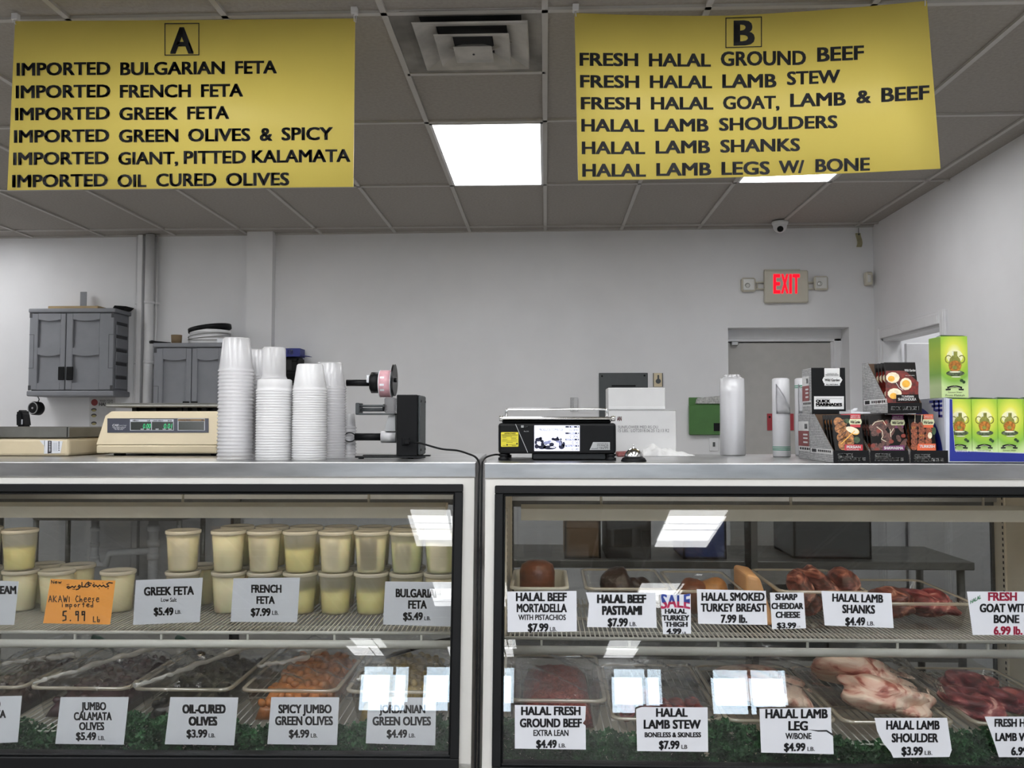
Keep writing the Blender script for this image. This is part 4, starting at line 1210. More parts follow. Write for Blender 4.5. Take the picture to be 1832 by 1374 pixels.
b = MB(); b.box((p.x, Yd - .006, p.z), (q.x, Yd + .002, q.z), 0.002); p, q = P6(1262, 862, 0), P6(1300, 832, 0); b.box((p.x, Yd - .02, p.z), (q.x, Yd - .004, q.z), 0.003); b.done('socket', M_BLACK, t)
def cord(name, label, pts, r=0.003, n=6):
    # smooth the polyline
    P_ = [Vector(p) for p in pts]
    out = []
    for i in range(len(P_) - 1):
        p0, p1, p2, p3 = P_[max(i - 1, 0)], P_[i], P_[i + 1], P_[min(i + 2, len(P_) - 1)]
        for j in range(n):
            t_ = j / n
            out.append(0.5 * ((2 * p1) + (p2 - p0) * t_ + (2 * p0 - 5 * p1 + 4 * p2 - p3) * t_ ** 2 + (3 * p1 - p0 - 3 * p2 + p3) * t_ ** 3))
    out.append(P_[-1])
    b = MB(); b.tube(out, r, 8)
    return tag(b.done(name, M_BLACK, origin=out[0]), label, 'cord')
yl = top(830, 826.5).y
cord('power_cord', 'black cord running from the label dispenser down into the gap between the cases',
     [P6(1290, 846, -.015), PY(752, 793, Yd - .05), PY(789, 803, Yd - .08), PY(818, 806, Yd - .1), PY(838, 812, 2.56), PY(851, 818, 2.50), PY(857.5, 830, 2.47), PY(857, 850, 2.455), PY(856, 900, 2.43), PY(855, 1000, 2.40), PY(853, 1200, 2.33), PY(850, 1374, 2.29)])
# ================================================================ on the right counter
def T8(x, y): return (885 + x / 8.142, 725 + y / 8.142)
def A7(x, y): return (1410 + x / 6.867, 640 + y / 6.87)
def B7(x, y): return (1540 + x / 6.87, 640 + y / 6.87)
def G5(x, y): return (1640 + x / 5.495, 590 + y / 5.496)
def Z7(x, y): return (860 + x / 3.817, 620 + y / 3.817)
def Z8(x, y): return (1260 + x / 3.203, 560 + y / 3.203)

# black touchscreen scale
Ys = top(1000, 824).y
sp = lambda x, y, dy=0.0: PY(*T8(x, y), Ys + dy)
c = sp(910, 820)
t = thing('touchscreen_scale', 'black scale with a lit touchscreen and a steel platter with a rail', 'scale', (c.x, Ys + .16, ZT))
p, q = sp(52, 705), sp(1768, 258)
DS = 0.30
b = MB(); b.box((p.x, Ys, p.z), (q.x, Ys + DS, q.z), 0.008, 2)
p2, q2 = sp(105, 270), sp(1700, 212); b.box((p2.x, Ys + .015, p2.z), (q2.x, Ys + DS - .015, q2.z), 0.004)
b.done('housing', M_BLACK, t)
b = MB(); p3, q3 = sp(540, 820), sp(1735, 700)
b.box((p3.x, Ys + .03, ZT), (q3.x - .02, Ys + DS - .03, p.z + .002), 0.004); b.done('base', M_BLACKM, t)
for x_ in (122, 1700):
    for dy in (.02, DS - .05):
        b = MB(); f = sp(x_, 790); b.lathe((f.x, Ys + dy, ZT), [(0.0155, 0), (0.0155, 0.008), (0.010, 0.010), (0.0155, 0.014), (0.0155, .019), (.008, .021), (.008, p.z - ZT + .002)], 18); b.done('foot', M_BLACK, t)
spl = YP(Ys)
def tr(b, x0, y0, x1, y1, l): b.rect(*T8(x0, y0), *T8(x1, y1), spl, l)
M_SCR = mat('lit white screen', '#dfe2f6', 0.3, emit=0.75, noise=0.01)
M_SCRD = mat('dark screen ink', '#23243e', 0.3, noise=0.05)
M_SCRM = mat('grey screen ink', '#8e93b8', 0.3, emit=0.25, noise=0.05)
b = MB()
b.m = 0; tr(b, 577, 293, 1238, 667, .0012)
b.m = 2; tr(b, 577, 404, 1024, 406.5, .0018); tr(b, 1022, 293, 1025, 667, .0018)
b.m = 1
for k, y_ in enumerate((302, 396, 487, 580)):
    if k < 2: tr(b, 1030, y_, 1083, y_ + 24, .0018); tr(b, 1090, y_, 1228, y_ + 24, .0018)
    else: tr(b, 1032, y_, 1228, y_ + 24, .0018)
    s_ = ('0.000', '0.000', '0.00', '0.00')[k]
    b.text(s_, *T8(1225 - (132 if k < 2 else 100), y_ + 42), *T8(1225, y_ + 76), spl, 0.0, lift=.0018)
b.m = 0
for k, y_ in enumerate((302, 396, 487, 580)):
    w_ = ('TARE', 'WEIGHT', 'UNIT PRICE', 'TOTAL PRICE')[k]; x_ = (1110, 1100, 1045, 1045)[k]
    b.text(w_, *T8(x_, y_ + 6), *T8(x_ + 12 * len(w_), y_ + 19), spl, 0.03, lift=.0024); tr(b, 1200, y_ + 6, 1216, y_ + 18, .0024)
b.m = 1
b.text('PRODUCE-TOMATOE', *T8(650, 338), *T8(998, 376), spl, 0.0, lift=.0018)
def tb(cx_, cy_, rx_, ry_, l=.0018): b.oval(T8(cx_, 0)[0], T8(0, cy_)[1], rx_ / 8.142, ry_ / 8.142, spl, l, 16)
for o in ((640, 500, 50, 28), (670, 480, 22, 20), (690, 525, 26, 20), (600, 540, 18, 30), (612, 600, 30, 34), (690, 605, 60, 36), (800, 615, 98, 30), (830, 570, 36, 26), (900, 500, 50, 22), (850, 492, 24, 20), (915, 478, 16, 22), (975, 600, 44, 40), (960, 550, 26, 40), (965, 495, 14, 14), (1005, 570, 18, 40), (720, 560, 50, 22)): tb(*o)
b.m = 2
for o in ((760, 545, 50, 22), (800, 525, 30, 12), (930, 530, 40, 14), (955, 560, 20, 30)): tb(*o, .0022)
b.m = 0
for o in ((660, 580, 16, 9), (845, 610, 40, 11), (730, 570, 10, 5)): tb(*o, .0026)
b.done('screen', [M_SCR, M_SCRD, M_SCRM], t, recalc=False)
b = MB()
b.m = 1; tr(b, 385, 293, 423, 326, .0016); b.text('Uni', *T8(430, 303), *T8(480, 322), spl, .02, lift=.0016); b.text('Max 30 lb', *T8(425, 372), *T8(496, 387), spl, 0, lift=.0016)
b.m = 0
for x_ in (385, 405): tr(b, x_ + 16, 293, x_ + 18, 326, .002)
tr(b, 385, 308, 423, 310, .002)
b.m = 1; b.flat([T8(300, 275), T8(308, 275), T8(487, 690), T8(478, 690)], spl, .0012)  # slanted pale stripe painted on as a glare line
b.done('print_and_glare', [M_BLACK, M_GREYPL], t, recalc=False)
M_YELS = mat('yellow sticker', '#e6d93a', 0.5)
b = MB(); b.m = 0; b.flat([T8(*q_) for q_ in ((92, 600), (92, 400), (100, 392), (338, 392), (346, 400), (346, 598), (338, 604), (100, 605))], spl, .0012)
b.m = 1; b.text('APPROVED', *T8(140, 401), *T8(306, 419), spl, .03, lift=.0018)
for x0, y0, x1 in ((100, 428, 340), (105, 440, 335), (110, 453, 250), (112, 470, 170), (232, 465, 325), (240, 482, 315), (110, 500, 185), (236, 500, 330), (105, 520, 335), (170, 540, 262), (110, 585, 160), (200, 575, 330), (250, 588, 310)): tr(b, x0, y0, x1, y0 + 4, .0018)
tb(181, 577, 11, 13); tb(325, 559, 12, 12)
b.done('approval_sticker', [M_YELS, M_INK], t, recalc=False)
b = MB(); b.m = 0; b.flat([T8(1382, 652), T8(1434, 537), T8(1679, 537), T8(1679, 652)], spl, .0012); b.m = 1
for k, y_ in enumerate((556, 578, 602, 624)): b.text(('CAPACITY 30 LB', 'CLASS III', 'n max 3000', 'Model  UNI 9 S')[k], *T8(1490 if k < 3 else 1408, y_), *T8(1655, y_ + 14), spl, .02, lift=.0018)
b.done('rating_plate', [M_GREYPL, M_INK], t, recalc=False)
# platter and rail
p, q = sp(95, 212, -.01), sp(1730, 170, -.01)
b = MB(); b.box((p.x, Ys - .01, p.z), (q.x, Ys + DS, q.z), 0.005, 3)
for x_ in (p.x, q.x): b.cyl((x_ - .006, Ys + .004, p.z + .004), (x_ + .006, Ys + .004, p.z + .004), .008, seg=12)
b.done('platter', M_CHROME, t)
r0 = sp(170, 175, .26); r1 = sp(1645, 56, .26); zt_ = q.z
b = MB(); X0, X1 = r0.x, r1.x; yy = Ys + DS - .02; ztp = PY(*T8(900, 58), yy).z
X0, X1 = PY(*T8(168, 100), yy).x, PY(*T8(1640, 100), yy).x
b.tube([(X0, yy, zt_ - .004), (X0, yy, ztp - .008), (X0 + .002, yy, ztp - .003), (X0 + .008, yy, ztp), (X1 - .008, yy, ztp), (X1 - .002, yy, ztp - .003), (X1, yy, ztp - .008), (X1, yy, zt_ - .004)], .0042, 10); b.done('rail', M_CHROME, t)
cord('power_cord', 'black cord running from the touchscreen scale down into the gap between the cases',
     [sp(70, 720, .2), PY(885, 813.5, 2.8), PY(872, 817, 2.62), PY(865, 823, 2.51), PY(862.5, 836, 2.462), PY(861.5, 900, 2.43), PY(860.3, 1000, 2.40), PY(858.5, 1200, 2.33), PY(856, 1374, 2.29)])

# service bell
c = top(1136, 826.5); cb = Vector((c.x, c.y + .036, ZT))
k = cb.y / FPX
t = thing('service_bell', 'chrome counter bell on a black base at the front of the right counter', 'bell', cb)
b = MB(); b.lathe(cb, [(22.5 * k, 0), (22.5 * k, .003), (20 * k, .010), (16 * k, .013), (5 * k, .015)], 32); b.done('base', M_BLACK, t)
b = MB(); b.lathe(cb + Vector((0, 0, .013)), [(16.6 * k, 0), (16.4 * k, .004), (14.5 * k, .012), (10.5 * k, .020), (5.5 * k, .0245), (1.5 * k, .026)], 32); b.done('dome', M_CHROME, t)
b = MB(); b.lathe(cb + Vector((0, 0, .037)), [(2.0 * k, 0), (2.4 * k, .003), (1.2 * k, .004), (1.2 * k, .009), (1.8 * k, .011), (1.0 * k, .013)], 16); b.done('plunger', M_CHROME, t)

# crumpled white towel
yt = top(1200, 816.5).y
x0, x1 = PY(1149, 815, yt).x, PY(1246, 815, yt).x
rnd = random.Random(3)
b = MB()
def towel(u, v):
    x = x0 + (x1 - x0) * u
    hmax = .042 * max(.14, min(1, (1 - (u - .16) / .9)) if u > .16 else .35 + u * 4.0)
    a = math.sin(v * math.pi)
    z = ZT + .001 + hmax * (a ** .6) * (0.8 + .16 * math.sin(u * 23 + v * 4) + .14 * math.sin(u * 11 - v * 13)) * (0.0 if u in (0, 1) else 1)
    return Vector((x, yt + .085 * v + .010 * math.sin(u * 14), z))
b.grid(towel, 48, 18)
b.grid(lambda u, v: Vector((x0 + (x1 - x0) * u, yt + .085 * v + .010 * math.sin(u * 14), ZT + .0005)), 48, 2)
tag(b.done('towel', mat('white cotton', '#e6e6e6', 0.9, noise=0.04, nscale=60, bump=.2), dbl=True), 'crumpled white towel beside the counter bell', 'towel')
# white carton boxes at the rear of the counter
M_CARD = mat('white carton', '#d6d6d6', 0.75, noise=0.02)
M_CARDINK = mat('grey stencil ink', '#6f6f74', 0.7)
M_CARDRED = mat('red print', '#a3303a', 0.7)
yb_ = 3.055
p, q = PY(1088, 812, yb_), PY(1209.5, 734, yb_)
z1_ = q.z
t = thing('white_carton', 'lower white carton stencilled SUNFLOWER behind the touchscreen scale', 'box', ((p.x + q.x) / 2, yb_ + .08, ZT), 'white cartons')
b = MB(); b.box((p.x, yb_, ZT + .0005), (q.x, yb_ + .14, z1_), .002)
b.m = 1; pl = YP(yb_)
b.text('SUNFLOWER MED RS OU', *Z7(938, 540), *Z7(1210, 559), pl, 0.0); b.text('15 LBS.  LOT2018.06.25 12:13 R2', *Z7(938, 563), *Z7(1287, 584), pl, 0.0)
b.m = 2; b.text('AN', *Z7(931, 477), *Z7(962, 507), pl, 0.03)
b.done('carton', [M_CARD, M_CARDINK, M_CARDRED], t)
b = MB(); b.box((p.x, yb_ - .0012, z1_ - .0005), (q.x, yb_ + .141, z1_ + .0015)); b.done('lid_flap', M_CARD, t)
p2, q2 = PY(1088, 733, yb_ + .01), PY(1190, 693.5, yb_ + .01)
t = thing('white_carton', 'upper white carton stacked on the stencilled one behind the touchscreen scale', 'box', ((p2.x + q2.x) / 2, yb_ + .08, z1_ + .002), 'white cartons')
zz0 = z1_ + .0025
b = MB(); b.box((p2.x, yb_ + .01, zz0), (q2.x, yb_ + .13, q2.z), .002); b.done('carton', M_CARD, t)
b = MB(); b.box((p2.x + .001, yb_ + .0075, zz0 + .001), (q2.x - .0005, yb_ + .012, zz0 + .011), .001); b.done('lid_flap', M_CARD, t)
b = MB(); c = PY(1112, 812, 2.98); b.hexa([(c.x - .02, 2.93, ZT), (c.x + .03, 2.93, ZT), (c.x + .035, 2.985, ZT), (c.x - .02, 2.985, ZT), (c.x - .015, 2.935, ZT + .014), (c.x + .022, 2.935, ZT + .010), (c.x + .03, 2.985, ZT + .018), (c.x - .02, 2.985, ZT + .016)], .003)
tag(b.done('red_packet', mat('red packet', '#9a4a48', .5, noise=.2, nscale=60)), 'small red packet lying before the stencilled white carton', 'packet')

# rolls of plastic bags standing on end
M_BAG = film_mat('clear bag film', (0.99, 0.99, 0.99), 0.12, 1.0, 0.12, 0.5, (0.96, 0.96, 0.98), 0.3, 0.5, 60)
M_BAGW = film_mat('white bag film', (0.95, 0.95, 0.96), 0.05, 0.8, 0.15, 0.8, (0.92, 0.92, 0.94), 0.35, 0.4, 40)
M_STR = mat('green stripe', '#4f9a7d', 0.5)
def bag_roll(label, x0, x1, yt0, yb0, mm, stripes, topknot, y=None):
    yf = y or top((x0 + x1) / 2, yb0).y
    k = yf / FPX; r = (x1 - x0) / 2 * k; yc = yf + r
    X = PY((x0 + x1) / 2, yb0, yc).x; zt0 = PY((x0 + x1) / 2, yt0, yc).z
    t = thing('bag_roll', label, 'bag roll', (X, yc, ZT), 'rolls of plastic bags')
    b = MB()
    H = zt0 - ZT
    prof = [(r * .97, 0), (r, .004), (r * 1.0, H * .3), (r * .985, H * .55), (r * .99, H * .8), (r * .97, H - .004), (r * .8, H), (r * .25, H + .001)]
    b.lathe((X, yc, ZT + .0005), prof, 36)
    b.done('film_roll', mm, t)
    b = MB(); b.lathe((X, yc, ZT + .001), [(r * .30, 0), (r * .30, H - .004)], 20); b.done('core', M_PAPER, t)
    b = MB(); b.lathe((X, yc, ZT + .001), [(r * .9, 0.003), (r * .9, H - .006)], 32); b.done('inner_layers', mat('packed film', '#f0f0f5', .3, noise=.12, nscale=45, stretch=(1, 1, .03)), t)
    for a, c_ in stripes:
        b = MB(); za, zc = PY((x0 + x1) / 2, c_, yc - r).z, PY((x0 + x1) / 2, a, yc - r).z
        b.lathe((X, yc, 0), [(r * 1.006, za), (r * 1.006, zc)], 36, cap0=False, cap1=False); b.done('stripe', M_STR, t)
    if topknot:
        b = MB(); rr = random.Random(5)
        for k_ in range(9):
            a = k_ * .7
            b.blob((X + r * .45 * math.cos(a), yc + r * .45 * math.sin(a), ZT + H + .003), (r * .25, r * .2, .009), 8, 5, .15, rnd=rr)
        b.done('crumpled_end', mm, t)
    else:
        b = MB(); pts = [(1395, 690), (1399, 700), (1411, 712), (1413, 730)]
        a0 = yc - r - .0025
        b.grid(lambda u, v: Vector((X + r * (-.75 + 1.6 * u), yc - math.sqrt(max(r * r - (r * max(-.98, min(.98, -.75 + 1.6 * u))) ** 2, 0)) - .003 - .002 * math.sin(v * 9), ZT + H * (.55 + .38 * v - .30 * u * v * 1.0 - .0 * u))), 10, 8)
        bmesh.ops.solidify(b.bm, geom=b.bm.faces[:], thickness=.0008)
        b.done('loose_flap', mat('white film', '#e9e9ec', .35, noise=.04, nscale=30, bump=.1), t)
bag_roll('thick clear bag roll standing on the right counter in front of the green file pocket', 1289, 1333.5, 676, 815.5, M_BAG, (), True)
bag_roll('white bag roll with green stripes standing before the grey door', 1383, 1414, 677, 818, M_BAGW, ((799, 800.5), (802, 803.5), (804.5, 806)), False)
bag_roll('white bag roll half hidden behind the stacked black cartons', 1423.5, 1450, 677, 813, M_BAGW, ((689, 691), (692.5, 694)), False, y=3.05)

# ---------------------------------------------------------------- marinade cartons and display boxes
def pattern_mat():
    m = bpy.data.materials.new('black and white woven print'); m.use_nodes = True
    nt = m.node_tree; bs = nt.nodes['Principled BSDF']; bs.inputs['Roughness'].default_value = .55
    tc = nt.nodes.new('ShaderNodeTexCoord'); sx = nt.nodes.new('ShaderNodeSeparateXYZ'); cx_ = nt.nodes.new('ShaderNodeCombineXYZ')
    br = nt.nodes.new('ShaderNodeTexBrick')
    nt.links.new(tc.outputs['Object'], sx.inputs[0]); nt.links.new(sx.outputs['Y'], cx_.inputs['X']); nt.links.new(sx.outputs['Z'], cx_.inputs['Y'])
    nt.links.new(cx_.outputs[0], br.inputs['Vector'])
    br.inputs['Scale'].default_value = 62.0
    br.inputs['Color1'].default_value = (*srgb('#c9c9ca'), 1); br.inputs['Color2'].default_value = (*srgb('#a9a9ab'), 1); br.inputs['Mortar'].default_value = (*srgb('#2b2b2d'), 1)
    br.inputs['Mortar Size'].default_value = .03; br.inputs['Brick Width'].default_value = .6; br.inputs['Row Height'].default_value = .3
    nt.links.new(br.outputs['Color'], bs.inputs['Base Color'])
    return m
M_PAT = pattern_mat()
M_BOXK = mat('black carton', '#141416', 0.5, noise=.08, spec=.2)
M_KRAFT = mat('brown inside card', '#5a4534', 0.8, noise=.08)
M_RLAB = mat('dull red label', '#8e4a4b', 0.6)
M_BOXW = mat('white print', '#e6e6e6', 0.6)
def side_plane(x): return Plane((x, 0, 0), (-1, 0, 0))
def closed_carton(label, X0, X1, y0, y1, z0, z1, front_art):
    t = thing('marinade_carton', label, 'box', ((X0 + X1) / 2, (y0 + y1) / 2, z0), 'closed marinade cartons')
    b = MB(); b.box((X0 + .0006, y0, z0 + .0005), (X1, y1, z1)); b.done('carton', M_BOXK, t)
    b = MB(); b.m = 0; H = z1 - z0; D_ = y1 - y0
    X = X0
    def sq_(u0, u1, v0, v1, l):    # u: 0 front .. 1 back on the left side
        b.quad(*[(X - l, y0 + D_ * u, z0 + H * v) for u, v in ((u1, v0), (u0, v0), (u0, v1), (u1, v1))])
    sq_(0, 1, 0.004, 1, 0)
    b.m = 1; sq_(.25, .97, .62, .83, .0004); sq_(0.05, .97, .17, .28, .0004)
    b.m = 2; sq_(.22, .99, .28, .62, .0008)
    b.m = 3
    for k_ in range(6): sq_(.32 + k_ * .035, .34 + k_ * .035, .67, .78, .001)
    for k_ in range(5): sq_(.08 + k_ * .17, .20 + k_ * .17, .20, .25, .001)
    b.m = 1
    for v in (.52, .44, .35): sq_(.3, .62, v, v + .035, .0012)
    b.done('side_print', [M_PAT, M_BOXW, M_RLAB, M_INK], t, recalc=False)
    if front_art:
        b = MB(); pl = YP(y0)
        b.m = 0
        b.rect(*A7(445, 128), *A7(633, 232), pl); b.flat([A7(*q_) for q_ in ((420, 272), (440, 234), (640, 234), (667, 272), (642, 314), (440, 314))], pl, .001); b.rect(*A7(447, 310), *A7(637, 343), pl)
        b.rect(*A7(318, 474), *A7(686, 633), pl)
        b.m = 1
        b.text('Wild Garden', *A7(447, 256), *A7(636, 290), pl, .03, lift=.0014); b.text('TASTE OF THE', *A7(478, 190), *A7(603, 200), pl, .02, lift=.0012); b.text('MEDITERRANEAN', *A7(460, 207), *A7(620, 219), pl, .03, lift=.0012); b.text('ALL NATURAL', *A7(463, 321), *A7(620, 335), pl, .04, lift=.0014)
        b.rect(*A7(340, 501), *A7(664, 504), pl, .001); b.rect(*A7(340, 598), *A7(664, 601), pl, .001)
        b.text('QUICK', *A7(341, 514), *A7(518, 549), pl, .07, lift=.0014); b.text('MARINADES', *A7(341, 556), *A7(664, 592), pl, .07, lift=.0014)
        b.done('front_print', [M_BOXW, M_INK], t, recalc=False)
    return t
XB = 0.815
zmid = PY(1480, 740, 2.705).z
closed_carton('closed black marinade carton under the other, its patterned side showing', XB, XB + .114, 2.705, 2.85, ZT, zmid, False)
closed_carton('closed black marinade carton with a white front label, on top of the pile', XB, PY(1512.5, 700, 2.705).x, 2.705, 2.80, zmid + .0005, PY(1480, 658, 2.705).z, True)

def display_box(label, xa, xb, y0, D_, z0, H, lip, lip_text, group, lip_rows):
    """open display box; xa, xb pixels of the front lip at depth y0"""
    X0, X1 = PY(xa, 800, y0).x, PY(xb, 800, y0).x
    t = thing('display_box', label, 'display box', ((X0 + X1) / 2, y0 + D_ / 2, z0), group)
    th = .0012
    side = [(y0, z0), (y0 + D_, z0), (y0 + D_, z0 + H), (y0 + D_ * .76, z0 + H), (y0, z0 + lip)]
    b = MB()
    b.box((X0, y0, z0 + .0002), (X1, y0 + D_, z0 + th)); b.box((X0, y0 + D_ - th, z0), (X1, y0 + D_, z0 + H))
    b.prism([(X1 - th, y, z) for y, z in side], (th, 0, 0)); b.prism([(X0 + .0004, y, z) for y, z in side], (th, 0, 0))
    b.done('tray', M_KRAFT, t)
    b = MB(); b.m = 0; b.poly([(X0, y, z) for y, z in side])
    b.m = 1
    zq = lambda v: z0 + H * v
    b.quad(*[(X0 - .0004, y0 + D_ * u, zq(v)) for u, v in ((.95, .17), (.02, .17), (.02, .27), (.95, .27))])
    b.m = 2
    b.quad(*[(X0 - .0008, y0 + D_ * u, zq(v)) for u, v in ((.9, .185), (.70, .185), (.70, .255), (.9, .255))])
    for k_ in range(7): b.quad(*[(X0 - .0008, y0 + D_ * (.62 - .08 * k_ - a), zq(v)) for a, v in ((0, .2), (.055, .2), (.055, .245), (0, .245))])
    b.done('side_print', [M_PAT, M_BOXW, M_INK], t, recalc=False)
    b = MB(); b.box((X0, y0 - th, z0), (X1, y0, z0 + lip)); b.m = 1
    pl = YP(y0 - th)
    for body, (ax, ay), (bx, by) in lip_rows: b.text(body, ax, ay, bx, by, pl, .07)
    b.done('front_lip', [M_BOXK, M_BOXW], t)
    return t
def pouch(label, X0, X1, yt_, yb0, Y0, lean, art, mats_, group):
    """flat pouch leaning back a little behind the lip: front face through (Y0 at its foot)"""
    xm = PCX + 60 + (X0 + X1) / 2 / Y0 * FPX
    pa = PY(xm, yb0, Y0); pa.x = (X0 + X1) / 2
    zt_p = PY(xm, yt_, Y0 + lean).z
    n = Vector((0, -(zt_p - pa.z), lean)).normalized()
    pl = Plane((0, Y0, pa.z), n)
    c4 = [Vector((X0 + .001, Y0, pa.z)), Vector((X1 - .001, Y0, pa.z)), Vector((X1, Y0 + lean, zt_p)), Vector((X0, Y0 + lean, zt_p))]
    t = thing('sauce_pouch', label, 'pouch', pa, group)
    b = MB(); n = pl.n
    bk = [c - n * .010 for c in c4[:2]] + [c - n * .003 for c in c4[2:]]
    b.hexa([c4[0], c4[1], bk[1], bk[0], c4[3], c4[2], bk[2], bk[3]], .0015, 2); b.done('bag', mats_[0], t)
    b = MB(); art(b, pl); b.done('front_print', mats_, t, recalc=False)
    return t
M_PCH = mat('glossy black pouch', '#120e0c', 0.3, noise=.3, nscale=30, spec=.2)
M_FOOD1 = mat('grilled chicken print', '#a4692f', 0.3, noise=.5, nscale=180, noise2='#3f1e0c')
M_FOOD2 = mat('red sauce print', '#6e1d14', 0.3, noise=.4, nscale=90, noise2='#35100c')
M_EGGW = mat('egg white print', '#e4d9bd', 0.3, noise=.1, nscale=90)
M_YOLK = mat('egg yolk print', '#e3a93a', 0.3, noise=.1, nscale=90)
M_MEATP = mat('brown meat print', '#5b3a33', 0.3, noise=.5, nscale=200, noise2='#23110f')
M_KEB = mat('kebab print', '#8a4a30', 0.3, noise=.6, nscale=220, noise2='#2c120a')
M_RBAN = mat('red banner', '#b3222f', 0.3); M_PBAN = mat('plum banner', '#6d2a5e', 0.3); M_OBAN = mat('orange banner', '#d3603a', 0.3)
M_GLAB = mat('green label', '#c9cba4', 0.3)
M_LIME = mat('lime leaf print', '#2f4a26', 0.4, noise=.3, nscale=100)
def ov(b, f, cx_, cy_, rx_, ry_, pl, l=.0008, s=6.87, n=16, ph=0.0):
    x, y = f(cx_, cy_); c_, s_ = math.cos(ph), math.sin(ph)
    b.flat([(x + (rx_ * math.cos(a) * c_ - ry_ * math.sin(a) * s_) / s, y - (rx_ * math.cos(a) * s_ + ry_ * math.sin(a) * c_) / s) for a in [2 * math.pi * i / n for i in range(n)]], pl, l)
def label_badge(b, f, cx_, y0, w_, mban, pl):
    b.m = mban; b.flat([f(cx_ - w_ * .46, y0), f(cx_ + w_ * .46, y0), f(cx_ + w_ * .46, y0 + 168)][::-1] + [f(cx_ - w_ * .46, y0 + 168)], pl, .0008) if False else b.flat([f(cx_ - w_ * .46, y0 + 165), f(cx_ + w_ * .46, y0 + 165), f(cx_ + w_ * .46, y0), f(cx_ - w_ * .46, y0)], pl, .0008)
    b.m = 3; b.flat([f(cx_ - w_ * .58, y0 + 98), f(cx_ - w_ * .5, y0 + 130), f(cx_ + w_ * .5, y0 + 130), f(cx_ + w_ * .58, y0 + 98), f(cx_ + w_ * .5, y0 + 62), f(cx_ - w_ * .5, y0 + 62)], pl, .0014)
    b.m = 4; b.text('Wild Garden', *f(cx_ - w_ * .45, y0 + 80), *f(cx_ + w_ * .45, y0 + 116), pl, .03, lift=.002)
    b.m = 5; b.text('TASTE OF THE', *f(cx_ - w_ * .38, y0 + 18), *f(cx_ + w_ * .38, y0 + 30), pl, .02, lift=.0014); b.text('MEDITERRANEAN', *f(cx_ - w_ * .42, y0 + 38), *f(cx_ + w_ * .42, y0 + 50), pl, .02, lift=.0014)
def art_persian(b, pl):
    Q_ = lambda x, y: A7(566 + (x - 545) * .88, y)
    b.m = 1
    for x, y, rx, ry, ph in ((600, 790, 55, 60, .3), (665, 810, 50, 50, 0), (620, 870, 60, 60, .2), (690, 900, 55, 65, .4), (650, 980, 60, 60, .2), (740, 985, 70, 60, 0), (670, 1060, 60, 75, 0), (760, 1040, 60, 40, 0)): ov(b, Q_, x, y, rx, ry, pl, .0006, ph=ph)
    b.m = 0
    for (x0_, y0_, x1_, y1_) in ((560, 830, 680, 770), (570, 900, 720, 830), (620, 970, 730, 890), (650, 1050, 780, 950)): b.stroke([Q_(x0_, y0_), Q_(x1_, y1_)], .8, pl, .0010)
    b.m = 6; ov(b, Q_, 720, 780, 40, 30, pl, .0006); ov(b, Q_, 860, 1010, 40, 40, pl, .0006)
    b.m = 2; ov(b, Q_, 800, 890, 85, 38, pl, .0012, ph=-.35)
    b.m = 7; ov(b, Q_, 830, 905, 60, 42, pl, .0010, ph=-.35); b.stroke([Q_(640, 1060), Q_(760, 960), Q_(830, 900)], 1.5, pl, .0016)
    label_badge(b, Q_, 840, 690, 155, 8, pl)
    b.m = 8; b.flat([Q_(688, 1146), Q_(945, 1146), Q_(942, 1068), Q_(692, 1066)], pl, .0012)
    b.m = 5; b.text('PERSIAN', *Q_(720, 1080), *Q_(915, 1114), pl, .04, lift=.002); b.text('WITH LEMON AND HERBS', *Q_(720, 1128), *Q_(890, 1137), pl, .0, lift=.002)
def art_shawarma(b, pl):
    Q_ = lambda x, y: B7(128 + (x - 105) * .93, y)
    b.m = 1
    rr = random.Random(11)
    for k_ in range(26): ov(b, Q_, rr.uniform(130, 540), rr.uniform(800, 1120), rr.uniform(20, 45), rr.uniform(40, 80), pl, .0006 + k_ * .00002, ph=rr.uniform(-1, 1))
    b.m = 7
    for x, y in ((205, 900), (370, 1030), (530, 960), (180, 1130), (130, 1080), (290, 800)): ov(b, Q_, x, y, 30, 24, pl, .0014)
    b.m = 2
    for pts in (((120, 830), (160, 790), (260, 770), (300, 830)), ((180, 850), (250, 900), (260, 960), (240, 1000), (300, 1030)), ((355, 880), (365, 970)), ((400, 870), (360, 930))): b.stroke([Q_(*p_) for p_ in pts], 1.0, pl, .0016)
    label_badge(b, Q_, 455, 700, 165, 8, pl)
    b.m = 8; b.flat([Q_(255, 1146), Q_(545, 1146), Q_(545, 1075), Q_(262, 1085)], pl, .0018)
    b.m = 5; b.text('SHAWARMA', *Q_(275, 1092), *Q_(528, 1126), pl, .04, lift=.0026)
def art_turkish(b, pl):
    Q_ = lambda x, y: B7(627 + (x - 575) * .86, y)
    rr = random.Random(4)
    b.m = 1
    for cx_ in (615, 710, 820):
        for k_ in range(5): ov(b, Q_, cx_ + rr.uniform(-8, 8), 830 + 66 * k_, 42, 44, pl, .0006 + k_ * .00004)
    b.m = 2; b.stroke([Q_(622, 700), Q_(618, 800)], 1.4, pl, .0006); b.stroke([Q_(720, 700), Q_(712, 790)], 1.4, pl, .0006); ov(b, Q_, 835, 955, 26, 40, pl, .0012)
    b.m = 7; ov(b, Q_, 600, 860, 26, 14, pl, .0012); ov(b, Q_, 720, 960, 30, 14, pl, .0012)
    b.m = 6; ov(b, Q_, 890, 900, 26, 50, pl, .0006)
    label_badge(b, Q_, 812, 695, 150, 8, pl)
    b.m = 8; b.flat([Q_(648, 1150), Q_(918, 1150), Q_(918, 1056), Q_(660, 1056)], pl, .0018)
    b.m = 5; b.text('TURKISH', *Q_(682, 1072), *Q_(905, 1106), pl, .04, lift=.0026)
